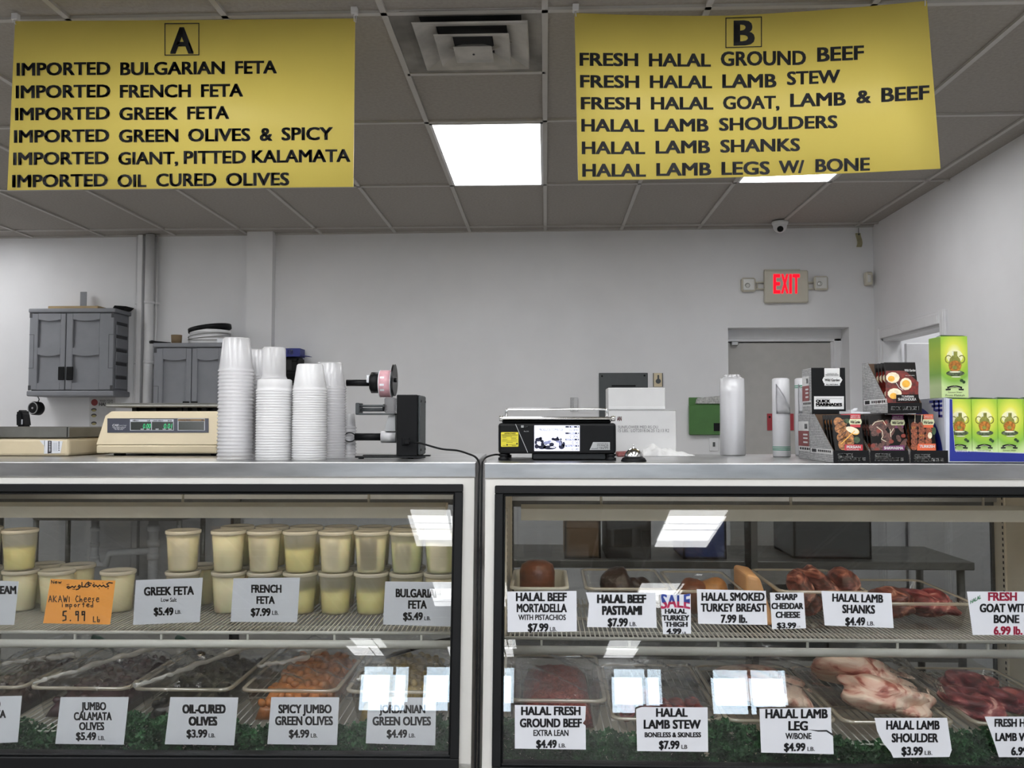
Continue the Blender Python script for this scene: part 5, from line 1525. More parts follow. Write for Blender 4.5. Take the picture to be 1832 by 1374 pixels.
def art_eggs(b, pl):
    Q_ = lambda x, y: B7(305 + (x - 300) * .93, y)
    b.m = 1; b.flat([Q_(300, 560), Q_(730, 545), Q_(735, 300), Q_(560, 160), Q_(300, 160)], pl, .0005)
    b.m = 2
    for x, y, rx, ry in ((395, 245, 85, 68), (568, 322, 74, 76), (420, 440, 88, 66)):
        ov(b, Q_, x, y, rx, ry, pl, .0009, n=11)
    b.m = 7
    for x, y, rx, ry in ((375, 258, 42, 36), (570, 320, 50, 46), (405, 470, 46, 38)): ov(b, Q_, x, y, rx, ry, pl, .0014)
    b.m = 5; b.text('Wild Garden', *Q_(550, 140), *Q_(695, 168), pl, .04, lift=.001); b.text('ALL NATURAL', *Q_(560, 213), *Q_(685, 222), pl, .0, lift=.001); b.stroke([Q_(440, 310), Q_(480, 370), Q_(530, 400)], .7, pl, .0014)
    b.m = 0; b.flat([Q_(440, 545), Q_(735, 540), Q_(735, 450), Q_(440, 455)], pl, .0018)
    b.m = 5; b.text('TUNISIAN', *Q_(510, 464), *Q_(672, 488), pl, .03, lift=.0024); b.text('SHAKSHOUKA', *Q_(465, 494), *Q_(705, 526), pl, .03, lift=.0024)
Y0d = 2.475
Hb = PY(1520, 741, Y0d + .2).z - ZT
GRP = 'open marinade display boxes'
for lab, xa, xb, rows, plab, pa, art, mats_ in (
    ('display box of Persian pouches, leftmost of the open marinade boxes', 1490.5, 1554, (('QUICK', A7(608, 1178), A7(798, 1215)), ('MARINADES', A7(610, 1227), A7(950, 1264))), 'Persian', (1488.5, 1546), art_persian, [M_PCH, M_FOOD1, M_EGGW, M_GLAB, M_INK, M_BOXW, M_LIME, M_YOLK, M_RBAN]),
    ('display box of Shawarma pouches, middle one of the open marinade boxes', 1556.5, 1624.5, (('QUICK', B7(172, 1178), B7(368, 1214)), ('MARINADES', B7(172, 1228), B7(527, 1266))), 'Shawarma', (1556, 1621), art_shawarma, [M_PCH, M_MEATP, M_EGGW, M_GLAB, M_INK, M_BOXW, M_LIME, mat('red pepper print', '#7e2f22', .3), M_PBAN]),
    ('display box of Turkish pouches, beside the blue bottle tray', 1628.5, 1695.5, (('QUICK', B7(655, 1186), B7(858, 1222)), ('MARINADES', B7(655, 1234), B7(1018, 1272))), 'Turkish', (1624.5, 1675), art_turkish, [M_PCH, M_KEB, M_EGGW, M_GLAB, M_INK, M_BOXW, M_LIME, M_FOOD1, M_OBAN])):
    display_box(lab, xa, xb, Y0d, .215, ZT, Hb, .035, None, GRP, rows)
    Xa, Xb = PY(max(pa[0], xa + 1.5), 780, Y0d + .01).x, PY(min(pa[1], xb - 2), 780, Y0d + .01).x
    Xb = min(Xb, PY(xb, 800, Y0d).x - .0025); Xa = max(Xa, PY(xa, 800, Y0d).x + .0035)
    o = pouch('front %s marinade pouch in its display box' % plab, Xa, Xb, 742, 808, Y0d + .005, .026, art, mats_, '%s pouches' % plab)
    for k_ in range(1, 4):
        copy_thing(o, o.location + Vector((0, .026 * k_, .0)), '%s marinade pouch behind the front one in its display box' % plab)
zS = PY(1600, 739.5, Y0d).z
zS = max(zS, ZT + Hb + .0005)
display_box('display box of simmer sauce pouches standing on top of the open marinade boxes', 1589.5, 1650.5, Y0d, .19, zS, PY(1560, 651, Y0d + .19).z - zS, .0285, None, 'simmer sauce display', (('SIMMER SAUCE', B7(372, 600), B7(713, 638)),))
o = pouch('front simmer sauce pouch printed with three eggs', PY(1589.5, 730, Y0d).x + .003, PY(1650.5, 730, Y0d).x - .0025, 648, 737, Y0d + .005, .03, art_eggs, [M_PCH, M_FOOD2, M_EGGW, M_GLAB, M_INK, M_BOXW, M_LIME, M_YOLK], 'simmer sauce pouches')
for k_ in range(1, 4): copy_thing(o, o.location + Vector((0, .024 * k_, 0)), 'simmer sauce pouch behind the front one with the eggs')
b = MB(); p_ = PY(1514, 740, 2.60); q_ = PY(1548, 730, 2.60); zb_ = ZT + Hb + .0006
b.hexa([(p_.x, 2.56, zb_), (q_.x, 2.56, zb_), (q_.x, 2.66, zb_), (p_.x, 2.66, zb_), (p_.x, 2.56, zb_ + .006), (q_.x, 2.56, zb_ + .004), (q_.x, 2.66, zb_ + .006), (p_.x, 2.66, zb_ + .008)])
b.prism([(p_.x, 2.56, zb_ + .006), (p_.x + .016, 2.56, zb_ + .008), (p_.x + .020, 2.56, zb_ + .016), (p_.x + .012, 2.56, zb_ + .011), (p_.x, 2.56, zb_ + .011)], (0, .03, 0))
tag(b.done('torn_wrapper', M_PAPER), 'torn white wrapper lying on the Persian display box', 'wrapper')

# ---------------------------------------------------------------- green bottle boxes and their blue tray
def green_mat():
    m = bpy.data.materials.new('green and yellow printed card'); m.use_nodes = True
    nt = m.node_tree; bs = nt.nodes['Principled BSDF']; bs.inputs['Roughness'].default_value = .4
    tc = nt.nodes.new('ShaderNodeTexCoord'); mp = nt.nodes.new('ShaderNodeMapping'); ln = nt.nodes.new('ShaderNodeVectorMath'); ln.operation = 'LENGTH'
    mp.inputs['Location'].default_value = (-.5, 0, -1.22); mp.inputs['Scale'].default_value = (1.0, 0.0, 1.7)
    rp = nt.nodes.new('ShaderNodeValToRGB')
    e = rp.color_ramp.elements
    e[0].position = 0.05; e[0].color = (*srgb('#f6f6c8'), 1)
    e[1].position = 1.0; e[1].color = (*srgb('#cfe4a6'), 1)
    for pos, c_ in ((.28, '#dfe058'), (.55, '#a3c63e'), (.75, '#86b848')):
        x = rp.color_ramp.elements.new(pos); x.color = (*srgb(c_), 1)
    nt.links.new(tc.outputs['Generated'], mp.inputs[0]); nt.links.new(mp.outputs[0], ln.inputs[0]); nt.links.new(ln.outputs['Value'], rp.inputs[0]); nt.links.new(rp.outputs[0], bs.inputs['Base Color'])
    return m
M_ZB = green_mat()
M_JUG = mat('olive gold print', '#8f9140', .4, noise=.2, nscale=120); M_AMB = mat('amber print', '#c07a2e', .4, noise=.3, nscale=160); M_SPL = mat('grey green print', '#5d6b4e', .4, noise=.4, nscale=200); M_LEAF = mat('dark green print', '#2c4a26', .5); M_PALE = mat('pale print', '#eef0d8', .5)
def zam_art(cx_, ty, s, y, words=True):
    def f(x, y_): return (cx_ + (x - 912) * s, ty + (y_ - 680) * s)
    b = MB(); pl = YP(y)
    b.m = 5; ov(b, f, 912, 860, 75, 62, pl, .0004, 1 / s)
    b.m = 0
    for sx in (-1, 1):
        pts = [f(915 + sx * (60 + 28 * math.sin(a)), 885 - 34 * math.cos(a)) for a in [i * math.pi / 5 - .2 for i in range(-1, 8)]]
        b.stroke(pts, 9 * s, pl, .0006)
    b.flat([f(868, 985), f(962, 985), f(975, 940), f(958, 880), f(936, 855), f(936, 815), f(888, 815), f(888, 855), f(868, 880), f(855, 940)], pl, .0008)
    b.m = 6; b.rect(*f(886, 816), *f(902, 852), pl, .0012)
    b.m = 1; ov(b, f, 915, 948, 55, 52, pl, .0014, 1 / s)
    b.m = 0; ov(b, f, 912, 960, 22, 18, pl, .0018, 1 / s)
    b.m = 2; ov(b, f, 918, 1012, 84, 26, pl, .0012, 1 / s); b.m = 6; ov(b, f, 915, 1000, 50, 8, pl, .0016, 1 / s); ov(b, f, 925, 1045, 45, 5, pl, .0012, 1 / s)
    b.m = 3; ov(b, f, 975, 1078, 16, 14, pl, .0012, 1 / s); ov(b, f, 995, 1092, 14, 14, pl, .0012, 1 / s)
    b.m = 4
    arc = [f(912 + 62 * u, 1145 - 14 * math.cos(u * 1.4)) for u in [-1 + i / 5 for i in range(11)]]
    b.stroke(arc, 17 * s, pl, .0012); b.stroke([f(835, 1160), f(872, 1158)], 14 * s, pl, .0010); b.stroke([f(952, 1158), f(990, 1160)], 14 * s, pl, .0010)
    b.m = 6; b.stroke([f(862, 1146), f(912, 1131), f(962, 1146)], 3 * s, pl, .0018)
    if words:
        b.m = 4; b.text('Zamzam Water', *f(850, 1178), *f(982, 1190), pl, .0, lift=.001); b.text('From Makkah', *f(830, 1203), *f(1002, 1219), pl, .0, lift=.001); b.text('Saudi Arabia', *f(866, 1230), *f(966, 1242), pl, .0, lift=.001)
    return b
ZM = [M_JUG, M_AMB, M_SPL, M_LEAF, M_INK, mat('pale yellow print', '#f6f4c4', .5), M_PALE]
def zam_box(label, X0, X1, y, D_, z0, z1, cx_, ty, s):
    t = thing('bottle_box', label, 'box', ((X0 + X1) / 2, y + D_ / 2, z0), 'green bottle boxes')
    b = MB(); b.box((X0, y, z0), (X1, y + D_, z1), .0012); b.done('carton', M_ZB, t)
    zam_art(cx_, ty, s, y).done('front_print', ZM, t, recalc=False)
    b = MB(); b.prism([(X0 + .002, y + .004, z1), (X1 - .002, y + .004, z1), (X1 - .004, y + .02, z1 + .004), (X0 + .01, y + .02, z1 + .006)], (0, .03, -.003)); b.done('top_flap', M_LEAF, t)
    return t
yz = 2.50; yt0 = 2.488
wz = 44.6 / FPX * yz
zt1 = PY(1760, 714, yz).z
zfl = ZT + .003
xs = PY(1738.7, 760, yz).x
names = ('green bottle box at the left end of the blue tray, partly behind its corner', 'green bottle box second from the left end of the blue tray', 'green bottle box third from the left end of the blue tray', 'green bottle box fourth in the blue tray, cut off by the photo edge')
for k_ in range(4):
    X0 = xs + wz * (k_ - 1) + (.0003 if k_ else 0)
    cxp = 1738.7 + 22.3 + 44.6 * (k_ - 1)
    zam_box(names[k_], X0, X0 + wz - .0006, yz, .070, zfl, zt1, cxp, 714, 44.6 / 245)
# blue and white tray
tx0, tx1 = PY(1692, 800, 2.475).x, PY(1692, 800, 2.475).x + wz * 4 + .09
zt2 = PY(1695, 711.5, 2.475).z
M_TRAYB = mat('blue print', '#1f2d8c', .5, noise=.05); M_TRAYW = mat('white card', '#c3c8d6', .6)
yb2 = 2.665
t = thing('bottle_tray', 'blue and white open carton tray holding the green bottle boxes', 'tray', ((tx0 + tx1) / 2, 2.57, ZT))
b = MB()
b.box((tx0, 2.475, ZT), (tx1, yb2, ZT + .0025)); b.box((tx0, yb2 - .003, ZT), (tx1, yb2, zt2)); b.box((tx1 - .003, 2.478, ZT), (tx1, yb2, zt2))
pl = YP(2.475)
fr = [pl.at(1692, 829.5), pl.at(1850, 829.5), pl.at(1850, 811.5), pl.at(1778, 809), pl.at(1709, 806), pl.at(1705, 760), pl.at(1704, 714), pl.at(1692, 711.5)]
fr[1].x = tx1; fr[2].x = tx1
fr[0].z = ZT; fr[1].z = ZT
b.prism(fr, (0, .003, 0))
b.done('front_panel', M_TRAYW, t)
b = MB(); b.box((tx0, 2.4785, ZT), (tx0 + .003, yb2, zt2)); b.done('side_panel', M_TRAYW, t)
b = MB()
b.m = 0; b.flat([(1699, 825), (1850, 826), (1850, 812), (1778, 809.6), (1708.4, 806.6), (1704.6, 760), (1703.6, 714.5), (1699, 714)], pl, .0006)
sp_ = side_plane(tx0)
dS = lambda u, v, l=.0006: (tx0 - l, 2.4785 + (yb2 - 2.4785) * u, ZT + (zt2 - ZT) * v)
b.m = 0; b.poly([dS(u, v) for u, v in [(1, 0.02), (.06, .02)] + [(.06 + (1 - .06) * (1 - math.cos(a)) * 1.0, .86 * math.sin(a) + .02) for a in [math.pi / 2 * i / 10 for i in range(1, 11)]]])
for u0, v0, u1, v1 in ((.06, .97, .5, .93), (.06, .90, .42, .86), (.06, .83, .3, .79), (.14, .97, .2, .70), (.30, .97, .36, .80), (.06, .74, .2, .70)): b.quad(dS(u1, v1), dS(u0, v1), dS(u0, v0), dS(u1, v0))
b.m = 1; b.text('Bottled in Menbarn A', *G5(385, 1178), *G5(752, 1200), pl, .0, lift=.0012)
for k_ in range(6): b.quad(*[dS(.9 - .08 * k_ - a, v, .0012) for a, v in ((0, .58), (.05, .58), (.05, .63), (0, .63))])
b.done('blue_print', [M_TRAYB, M_BOXW], t, recalc=False)
# single box standing behind the tray on another one
ys1 = 2.69
X0, X1 = PY(1684, 680, ys1).x, PY(1732.5, 680, ys1).x
zb1 = PY(1708, 712, ys1).z; ztp = PY(1708, 601.5, ys1).z
b_ = zam_box('green bottle box behind the tray that carries the single upright one', X0, X1, ys1, .082, ZT, zb1 - .001, 1708, 712, 48.5 / 245)
zam_box('single green bottle box standing high behind the blue tray', X0, X1, ys1, .082, zb1, ztp, 1708, 602, 48.5 / 245)
# ================================================================ price tags
M_TAG = mat('tag paper', '#c3c6cd', 0.6, noise=0.012)
M_TAGO = mat('orange paper', '#eda04a', 0.7, noise=0.02)
M_TRED = mat('red tag ink', '#b3284a', 0.6); M_TGRN = mat('green tag ink', '#2f7a4f', 0.6)
M_SALEB = mat('blue sale ink', '#3a52a8', 0.6); M_SALER = mat('pink sale ink', '#c2335f', 0.6)
def zf(ox, oy, s=2.673): return lambda x, y: (ox + x / s, oy + y / s)
Z1, Z2, Z3, Z4 = zf(0, 860, 2.674), zf(400, 860), zf(860, 860), zf(1340, 860)
def price_tag(label, f, poly, rows, pl, mats_=None, draw=None, group='price tags'):
    b = MB()
    P_ = [pl.at(*f(*q_)) for q_ in poly]
    b.prism(P_, pl.n * -.0004)
    bmesh.ops.recalc_face_normals(b.bm, faces=b.bm.faces)
    for row in rows:
        body, x0, x1, y0, y1 = row[:5]
        bold = row[5] if len(row) > 5 else .03
        b.m = row[6] if len(row) > 6 else 1
        rise = row[7] if len(row) > 7 else 0
        ax, ay = f(x0, y0); bx, by = f(x1, y1)
        b.text(body, ax, ay, bx, by, pl, bold, rise / 2.673, lift=.0006)
    if draw: draw(b, pl)
    o = b.done('price_tag', mats_ or [M_TAG, M_INK, M_TRED, M_TGRN, M_SALEB, M_SALER], recalc=False)
    return tag(o, label, 'price tag', group)
up = CL.upright(0.028)
lo = CL.face(-0.040)
B_ = .05
price_tag('white price tag ending in EAM, cut off at the left photo edge', Z1, [(-60, 690), (68, 690), (90, 482), (-60, 476)], [('CREAM', -55, 78, 503, 541, B_)], up)
def akawi(b, pl):
    b.m = 1
    S_ = lambda pts, w=1.2: b.stroke([Z1(*p_) for p_ in pts], w * 1.45, pl)
    S_([(538, 490), (522, 487), (510, 495), (520, 505), (505, 509), (495, 500), (486, 507), (477, 499), (468, 508), (459, 500), (450, 508), (444, 500), (452, 495)], 1.4)
    for x, y in ((517, 516), (492, 489), (474, 516), (449, 488)): b.oval(*Z1(x, y), .9, .9, pl)
    S_([(438, 492), (426, 489), (420, 497), (432, 500), (418, 509), (404, 507), (412, 493), (424, 484)], 1.4); S_([(404, 507), (392, 508), (392, 486)], 1.4)
    S_([(386, 505), (378, 499), (374, 507), (384, 510), (374, 519), (364, 521)], 1.4); S_([(362, 503), (355, 511), (345, 505), (337, 512), (326, 505), (320, 510), (328, 516), (336, 509)], 1.4)
    for x, y in ((350, 519), (357, 519), (322, 497), (329, 496)): b.oval(*Z1(x, y), .9, .9, pl)
    # pen lettering
    def pen(word, x0, y0, w_, h, w=1.2):
        G = {'N': [[(0, 1), (0, 0), (.7, 1), (.7, 0)]], 'e': [[(0, .65), (.6, .6), (.55, .35), (.2, .35), (0, .7), (.25, 1), (.65, .9)]], 'w': [[(0, .4), (.2, 1), (.4, .5), (.6, 1), (.85, .35)]],
             'A': [[(0, 1), (.35, 0), (.7, 1)], [(.1, .65), (.6, .6)]], 'K': [[(0, 0), (0, 1)], [(.6, .05), (.05, .55), (.65, 1)]], 'W': [[(0, 0), (.2, 1), (.4, .3), (.6, 1), (.85, 0)]], 'I': [[(.2, .2), (.2, 1)]], 'i': [[(.2, .4), (.2, 1)], [(.2, .1), (.24, .14)]],
             'C': [[(.65, .15), (.3, 0), (0, .5), (.25, 1), (.7, .85)]], 'h': [[(0, 0), (0, 1), (.3, .5), (.5, .6), (.5, 1)]], 's': [[(.5, .4), (.1, .45), (.4, .75), (.0, 1)]], 'm': [[(0, 1), (0, .4), (.25, .5), (.3, 1), (.35, .5), (.6, .45), (.65, 1)]],
             'p': [[(0, .4), (0, 1.5)], [(0, .5), (.45, .45), (.45, .9), (0, 1)]], 'o': [[(.3, .4), (0, .7), (.3, 1), (.6, .7), (.3, .4)]], 'r': [[(0, .4), (0, 1)], [(0, .6), (.4, .4)]], 't': [[(.25, 0), (.25, 1)], [(0, .4), (.5, .35)]], 'd': [[(.5, 0), (.5, 1), (.1, 1), (0, .7), (.5, .6)]],
             '5': [[(.6, 0), (.1, .05), (.05, .45), (.5, .5), (.5, .9), (0, 1)]], '9': [[(.5, .3), (.1, .4), (.1, .05), (.5, .05), (.45, 1)]], '.': [[(.2, .95), (.25, 1)]], 'L': [[(.05, 0), (0, 1), (.6, 1)]], 'b': [[(0, 0), (0, 1), (.45, 1), (.5, .6), (0, .65)]]}
        x = x0; ww = w_ / len(word)
        for ch in word:
            for st in G.get(ch, []): S_([(x + p_[0] * ww, y0 + p_[1] * h) for p_ in st], w)
            x += ww
    pen('New', 246, 477, 50, 15, .8); pen('AKAWI', 232, 550, 118, 30, 1.0); pen('Cheese', 362, 550, 118, 30, 1.0); pen('imported', 294, 582, 160, 22, 1.0); pen('5.99', 300, 624, 120, 46, 1.7); pen('Lb', 446, 650, 40, 25, 1.0)
price_tag('orange handwritten tag for Akawi cheese on the shelf edge', Z1, [(206, 682), (527, 688), (552, 478), (242, 470)], [], up, [M_TAGO, M_INK], akawi)
price_tag('white price tag reading GREEK FETA Low Salt', Z1, [(636, 690), (956, 676), (970, 464), (650, 476)], [('GREEK FETA', 688, 928, 509, 549, B_, 1, 5), ('Low Salt', 770, 845, 560, 579, .02), ('$5.49', 735, 830, 606, 643, B_), ('LB.', 838, 867, 619, 637, .02)], up)
price_tag('white price tag reading FRENCH FETA', Z2, [(33, 675), (352, 677), (365, 463), (47, 467)], [('FRENCH', 132, 277, 497, 535, B_), ('FETA', 157, 245, 552, 588, B_), ('$7.99', 130, 225, 609, 646, B_), ('LB.', 232, 263, 622, 641, .02)], up)
price_tag('white price tag reading BULGARIAN FETA', Z2, [(762, 688), (1086, 698), (1098, 486), (773, 482)], [('BULGARIAN', 823, 1040, 516, 556, B_, 1, -3), ('FETA', 883, 972, 572, 611, B_), ('$5.49', 858, 953, 629, 666, B_), ('LB.', 960, 990, 649, 667, .02)], up)
price_tag('white price tag ending in TA, lower row at the left photo edge', Z1, [(-60, 1258), (85, 1251), (105, 1029), (-60, 1032)], [('MILD', -90, 3, 1050, 1086, B_), ('FETA', -58, 28, 1097, 1134, B_)], lo)
price_tag('white price tag reading JUMBO CALAMATA OLIVES', Z1, [(264, 1259), (592, 1263), (616, 1035), (290, 1035)], [('JUMBO', 388, 508, 1059, 1097, B_), ('CALAMATA', 353, 535, 1107, 1145, B_), ('OLIVES', 378, 499, 1155, 1192, B_), ('$5.49', 363, 460, 1203, 1240, B_), ('LB.', 470, 502, 1221, 1241, .02)], lo)
price_tag('white price tag reading OIL-CURED OLIVES', Z1, [(788, 1261), (1120, 1266), (1140, 1037), (815, 1035)], [('OIL-CURED', 872, 1080, 1070, 1112, .07), ('OLIVES', 902, 1040, 1128, 1170, .07), ('$3.99', 892, 992, 1190, 1228, B_), ('LB.', 998, 1030, 1209, 1228, .02)], lo)
price_tag('white price tag reading SPICY JUMBO GREEN OLIVES', Z2, [(209, 1260), (542, 1264), (553, 1036), (228, 1035)], [('SPICY JUMBO', 262, 517, 1070, 1111, B_), ('GREEN OLIVES', 246, 523, 1126, 1168, B_), ('$4.99', 312, 410, 1190, 1228, B_), ('LB.', 417, 449, 1209, 1228, .02)], lo)
price_tag('white price tag reading JORDANIAN GREEN OLIVES', Z2, [(680, 1256), (1012, 1266), (1017, 1037), (692, 1035)], [('JORDANIAN', 744, 965, 1072, 1111, B_), ('GREEN OLIVES', 712, 992, 1128, 1169, B_), ('$4.49', 780, 878, 1190, 1228, B_), ('LB.', 886, 917, 1209, 1228, .02)], lo)
rp = CR.face(0.0040); rq = CR.face(0.0135)
price_tag('white price tag reading HALAL BEEF MORTADELLA', Z3, [(128, 724), (460, 721), (458, 527), (127, 530)], [('HALAL BEEF', 168, 412, 535, 575, B_), ('MORTADELLA', 172, 412, 588, 628, B_), ('WITH PISTACHIOS', 180, 407, 640, 666, .035), ('$7.99', 225, 324, 682, 720, B_), ('LB.', 331, 363, 700, 719, .02)], rp)
price_tag('white price tag reading HALAL BEEF PASTRAMI', Z3, [(508, 700), (842, 704), (836, 536), (503, 534), (518, 588)], [('HALAL BEEF', 556, 792, 544, 584, .07), ('PASTRAMI', 580, 772, 598, 640, .07), ('$7.99', 607, 704, 657, 696, B_), ('LB.', 712, 746, 676, 695, .02)], rp)
def sale(b, pl):
    # the word SALE: blue upper half, pink lower half
    for m_, y0_, y1_ in ((4, 0, .55), (5, .5, 1)):
        vs, fs, (a0, b0, a1, b1) = glyphs('SALE', .035)
        b.m = m_
        tmp = bmesh.new()
        vv = [tmp.verts.new(((x - a0) / (a1 - a0), (y - b0) / (b1 - b0), 0)) for x, y in vs]
        for f_ in fs:
            try: tmp.faces.new([vv[i] for i in f_])
            except ValueError: pass
        keep_lo = m_ == 5
        bmesh.ops.bisect_plane(tmp, geom=tmp.verts[:] + tmp.edges[:] + tmp.faces[:], plane_co=(0, .48, 0), plane_no=(0, 1, 0), clear_outer=keep_lo, clear_inner=not keep_lo)
        tmp.verts.index_update()
        out = {}
        for v in tmp.verts:
            x = 862 + 140 * v.co.x; y = 605 - 58 * v.co.y + 8 * (2 * v.co.x - 1) ** 2 * (1 if v.co.y < .5 else -1)
            out[v.index] = b.v(pl.at(*Z3(x, y), .0006))
        for f_ in tmp.faces: b.f([out[v.index] for v in f_.verts], False)
        tmp.free()
price_tag('narrow SALE price tag for halal turkey thigh', Z3, [(872, 734), (1006, 732), (1004, 543), (858, 545)], [('HALAL', 880, 985, 612, 635, .06), ('TURKEY', 868, 998, 643, 668, .06), ('THIGH', 880, 990, 675, 698, .06), ('4.99', 888, 960, 706, 732, .06), ('LB', 965, 982, 722, 732, .02)], rp, None, sale)
I_ = lambda x, y: (x, y)
price_tag('white price tag reading HALAL SMOKED TURKEY BREAST', I_, [(1249, 1116), (1373, 1118), (1370, 1057), (1246.5, 1054)], [('HALAL SMOKED', 1255, 1368, 1060, 1074.5, B_), ('TURKEY BREAST', 1253.5, 1371, 1079.5, 1094, B_), ('7.99 lb.', 1289.5, 1337, 1099.5, 1114, B_)], rp)
price_tag('small white price tag reading SHARP CHEDDAR CHEESE', Z4, [(110, 710), (273, 706), (261, 535), (100, 535)], [('SHARP', 125, 232, 541, 570, .06), ('CHEDDAR', 107, 260, 584, 613, .06), ('CHEESE', 127, 245, 626, 655, .06), ('$3.99', 133, 226, 678, 705, .05), ('LB', 232, 246, 694, 701, .0)], rp)
price_tag('white price tag reading HALAL LAMB SHANKS', Z4, [(362, 692), (692, 705), (680, 538), (346, 527)], [('HALAL LAMB', 398, 642, 539, 577, B_, 1, -6), ('SHANKS', 446, 603, 592, 632, B_, 1, -3), ('$4.49', 460, 556, 653, 691, B_), ('LB.', 565, 600, 673, 692, .02)], rp)
price_tag('price tag with red lettering reading FRESH GOAT WITH BONE', Z4, [(1070, 738), (1420, 738), (1420, 530), (1042, 530)], [('FRESH', 1143, 1282, 533, 573, B_, 2), ('GOAT WITH', 1103, 1350, 588, 628, B_), ('BONE', 1170, 1293, 641, 680, B_), ('6.99 lb.', 1170, 1308, 696, 735, B_, 2), ('HALAL', 1058, 1110, 572, 590, .04, 3, 28)], rp)
price_tag('white price tag reading HALAL FRESH GROUND BEEF', Z3, [(163, 1281), (503, 1286), (502, 1172), (488, 1160), (500, 1142), (503, 1078), (163, 1072)], [('HALAL FRESH', 193, 478, 1080, 1120, B_), ('GROUND BEEF', 187, 484, 1137, 1178, B_), ('EXTRA LEAN', 252, 420, 1191, 1220, .035), ('$4.49', 265, 364, 1239, 1277, B_), ('LB.', 373, 408, 1257, 1276, .02)], rq)
price_tag('white price tag reading HALAL LAMB STEW boneless and skinless', Z3, [(748, 1293), (1088, 1297), (1085, 1084), (770, 1082), (743, 1092)], [('HALAL', 838, 990, 1088, 1128, B_), ('LAMB STEW', 779, 1053, 1143, 1185, B_), ('BONELESS & SKINLESS', 784, 1054, 1203, 1226, .05), ('$7.99', 852, 951, 1243, 1282, B_), ('LB', 960, 988, 1263, 1282, .02)], rq)
def tear(b, pl):
    b.m = 1; b.flat([Z4(*q_) for q_ in ((283, 1190), (330, 1200), (370, 1200), (400, 1220), (403, 1212), (372, 1192), (330, 1193))], pl, .0004)
price_tag('torn white price tag reading HALAL LAMB LEG', Z4, [(58, 1300), (405, 1308), (402, 1225), (394, 1190), (392, 1085), (50, 1090)], [('HALAL LAMB', 78, 377, 1092, 1135, B_), ('LEG', 188, 282, 1149, 1193, B_), ('W/BONE', 174, 299, 1206, 1235, .04), ('$4.99', 167, 270, 1254, 1292, B_), ('LB.', 279, 315, 1273, 1292, .02)], rq, None, tear)
price_tag('curled white price tag reading HALAL LAMB SHOULDER', Z4, [(690, 1325), (958, 1321), (970, 1288), (947, 1134), (600, 1134), (612, 1195), (640, 1252), (678, 1298)], [('HALAL LAMB', 656, 912, 1147, 1189, B_), ('SHOULDER', 682, 905, 1208, 1250, B_), ('$3.99', 729, 832, 1272, 1312, B_), ('LB.', 840, 877, 1292, 1311, .02)], rq)
price_tag('curled white price tag starting FRESH H and LAMB WIT at the right photo edge', Z4, [(1195, 1322), (1450, 1322), (1450, 1128), (1127, 1128), (1150, 1190), (1172, 1250)], [('FRESH HALAL', 1174, 1415, 1138, 1176, B_), ('LAMB WITH', 1178, 1400, 1206, 1244, B_), ('6.99 lb.', 1253, 1390, 1273, 1312, B_)], rq)
# ================================================================ what the left case holds
M_TUBM = film_mat('milky deli tub', (0.98, 0.97, 0.93), 0.04, 0.7, 0.2, 0.30, (0.98, 0.97, 0.92), 0.5)
M_LID = film_mat('milky lid', (0.97, 0.97, 0.95), 0.05, 0.8, 0.2, 0.7, (0.93, 0.91, 0.85), 0.4)
M_BRINE = mat('pale yellow brine', '#f6f2d2', 0.3, noise=.05, subsurf=.2)
M_BRINE2 = mat('cloudy yellow brine', '#efe9a4', 0.3, noise=.08, subsurf=.2)
M_BRINE3 = mat('greenish brine', '#e2ecbe', 0.3, noise=.05, subsurf=.2)
M_FETA = mat('white feta', '#f4efdc', 0.6, noise=.03, subsurf=.1)
def feta_tub(brine, fill, block):
    H, R, r = .128, .0535, .045
    t = thing('feta_tub', 'x', 'tub', (0, 0, 0), 'feta tubs on the shelf')
    b = MB(); b.lathe((0, 0, 0), [(r - .004, 0), (r, .003), (R - .001, H - .008)], 28, cap1=False); b.done('tub', M_TUBM, t)
    b = MB(); b.lathe((0, 0, H - .010), [(R, 0), (R + .0022, .002), (R + .0022, .010), (R - .002, .012), (R - .006, .0085), (0.0, .0085)], 28, cap0=True, cap1=False); b.done('lid', M_LID, t)
    b = MB(); f = H * fill; b.lathe((0, 0, .004), [(r - .005, 0), (r - .0025, .002), (r - .0025 + (R - r) * fill, f)], 24); b.done('brine', brine, t)
    if block:
        b = MB()
        def cb_(u, v):
            z = .010 + v * (f - .004); rr_ = r - .0015 + (R - r) * z / H; an = -math.pi / 2 + (u - .5) * 1.25
            return Vector((rr_ * math.cos(an), rr_ * math.sin(an), z))
        b.grid(cb_, 10, 4); bmesh.ops.solidify(b.bm, geom=b.bm.faces[:], thickness=.006)
        b.done('cheese_block', M_FETA, t)
    return t
kinds = [feta_tub(M_BRINE, .80, True), feta_tub(M_BRINE2, .52, False), feta_tub(M_BRINE, .84, False), feta_tub(M_BRINE3, .70, True)]
used = [False] * 4
def place_tub(kind, px, Y, level, label, rot=0.0):
    p = PY(px, 960 if level else 1060, Y)
    loc = Vector((p.x, Y, SHZ + .0005 + level * .1305))
    if not used[kind]:
        o = kinds[kind]; o.location = loc; used[kind] = True; o['label'] = label
    else:
        o = copy_thing(kinds[kind], loc, label)
    o.rotation_euler = (0, 0, rot)
YT = 2.80
cols = [(409, 2, 2, 'leftmost column of the packed'), (473, 0, 0, 'second column of the packed'), (537, 1, 1, 'third column of the packed'), (600.5, 0, 1, 'fourth column of the packed'), (664, 0, 1, 'fifth column of the packed'), (727.5, 3, 0, 'sixth column of the packed'), (789, 3, 2, 'last column by the frame, of the packed')]
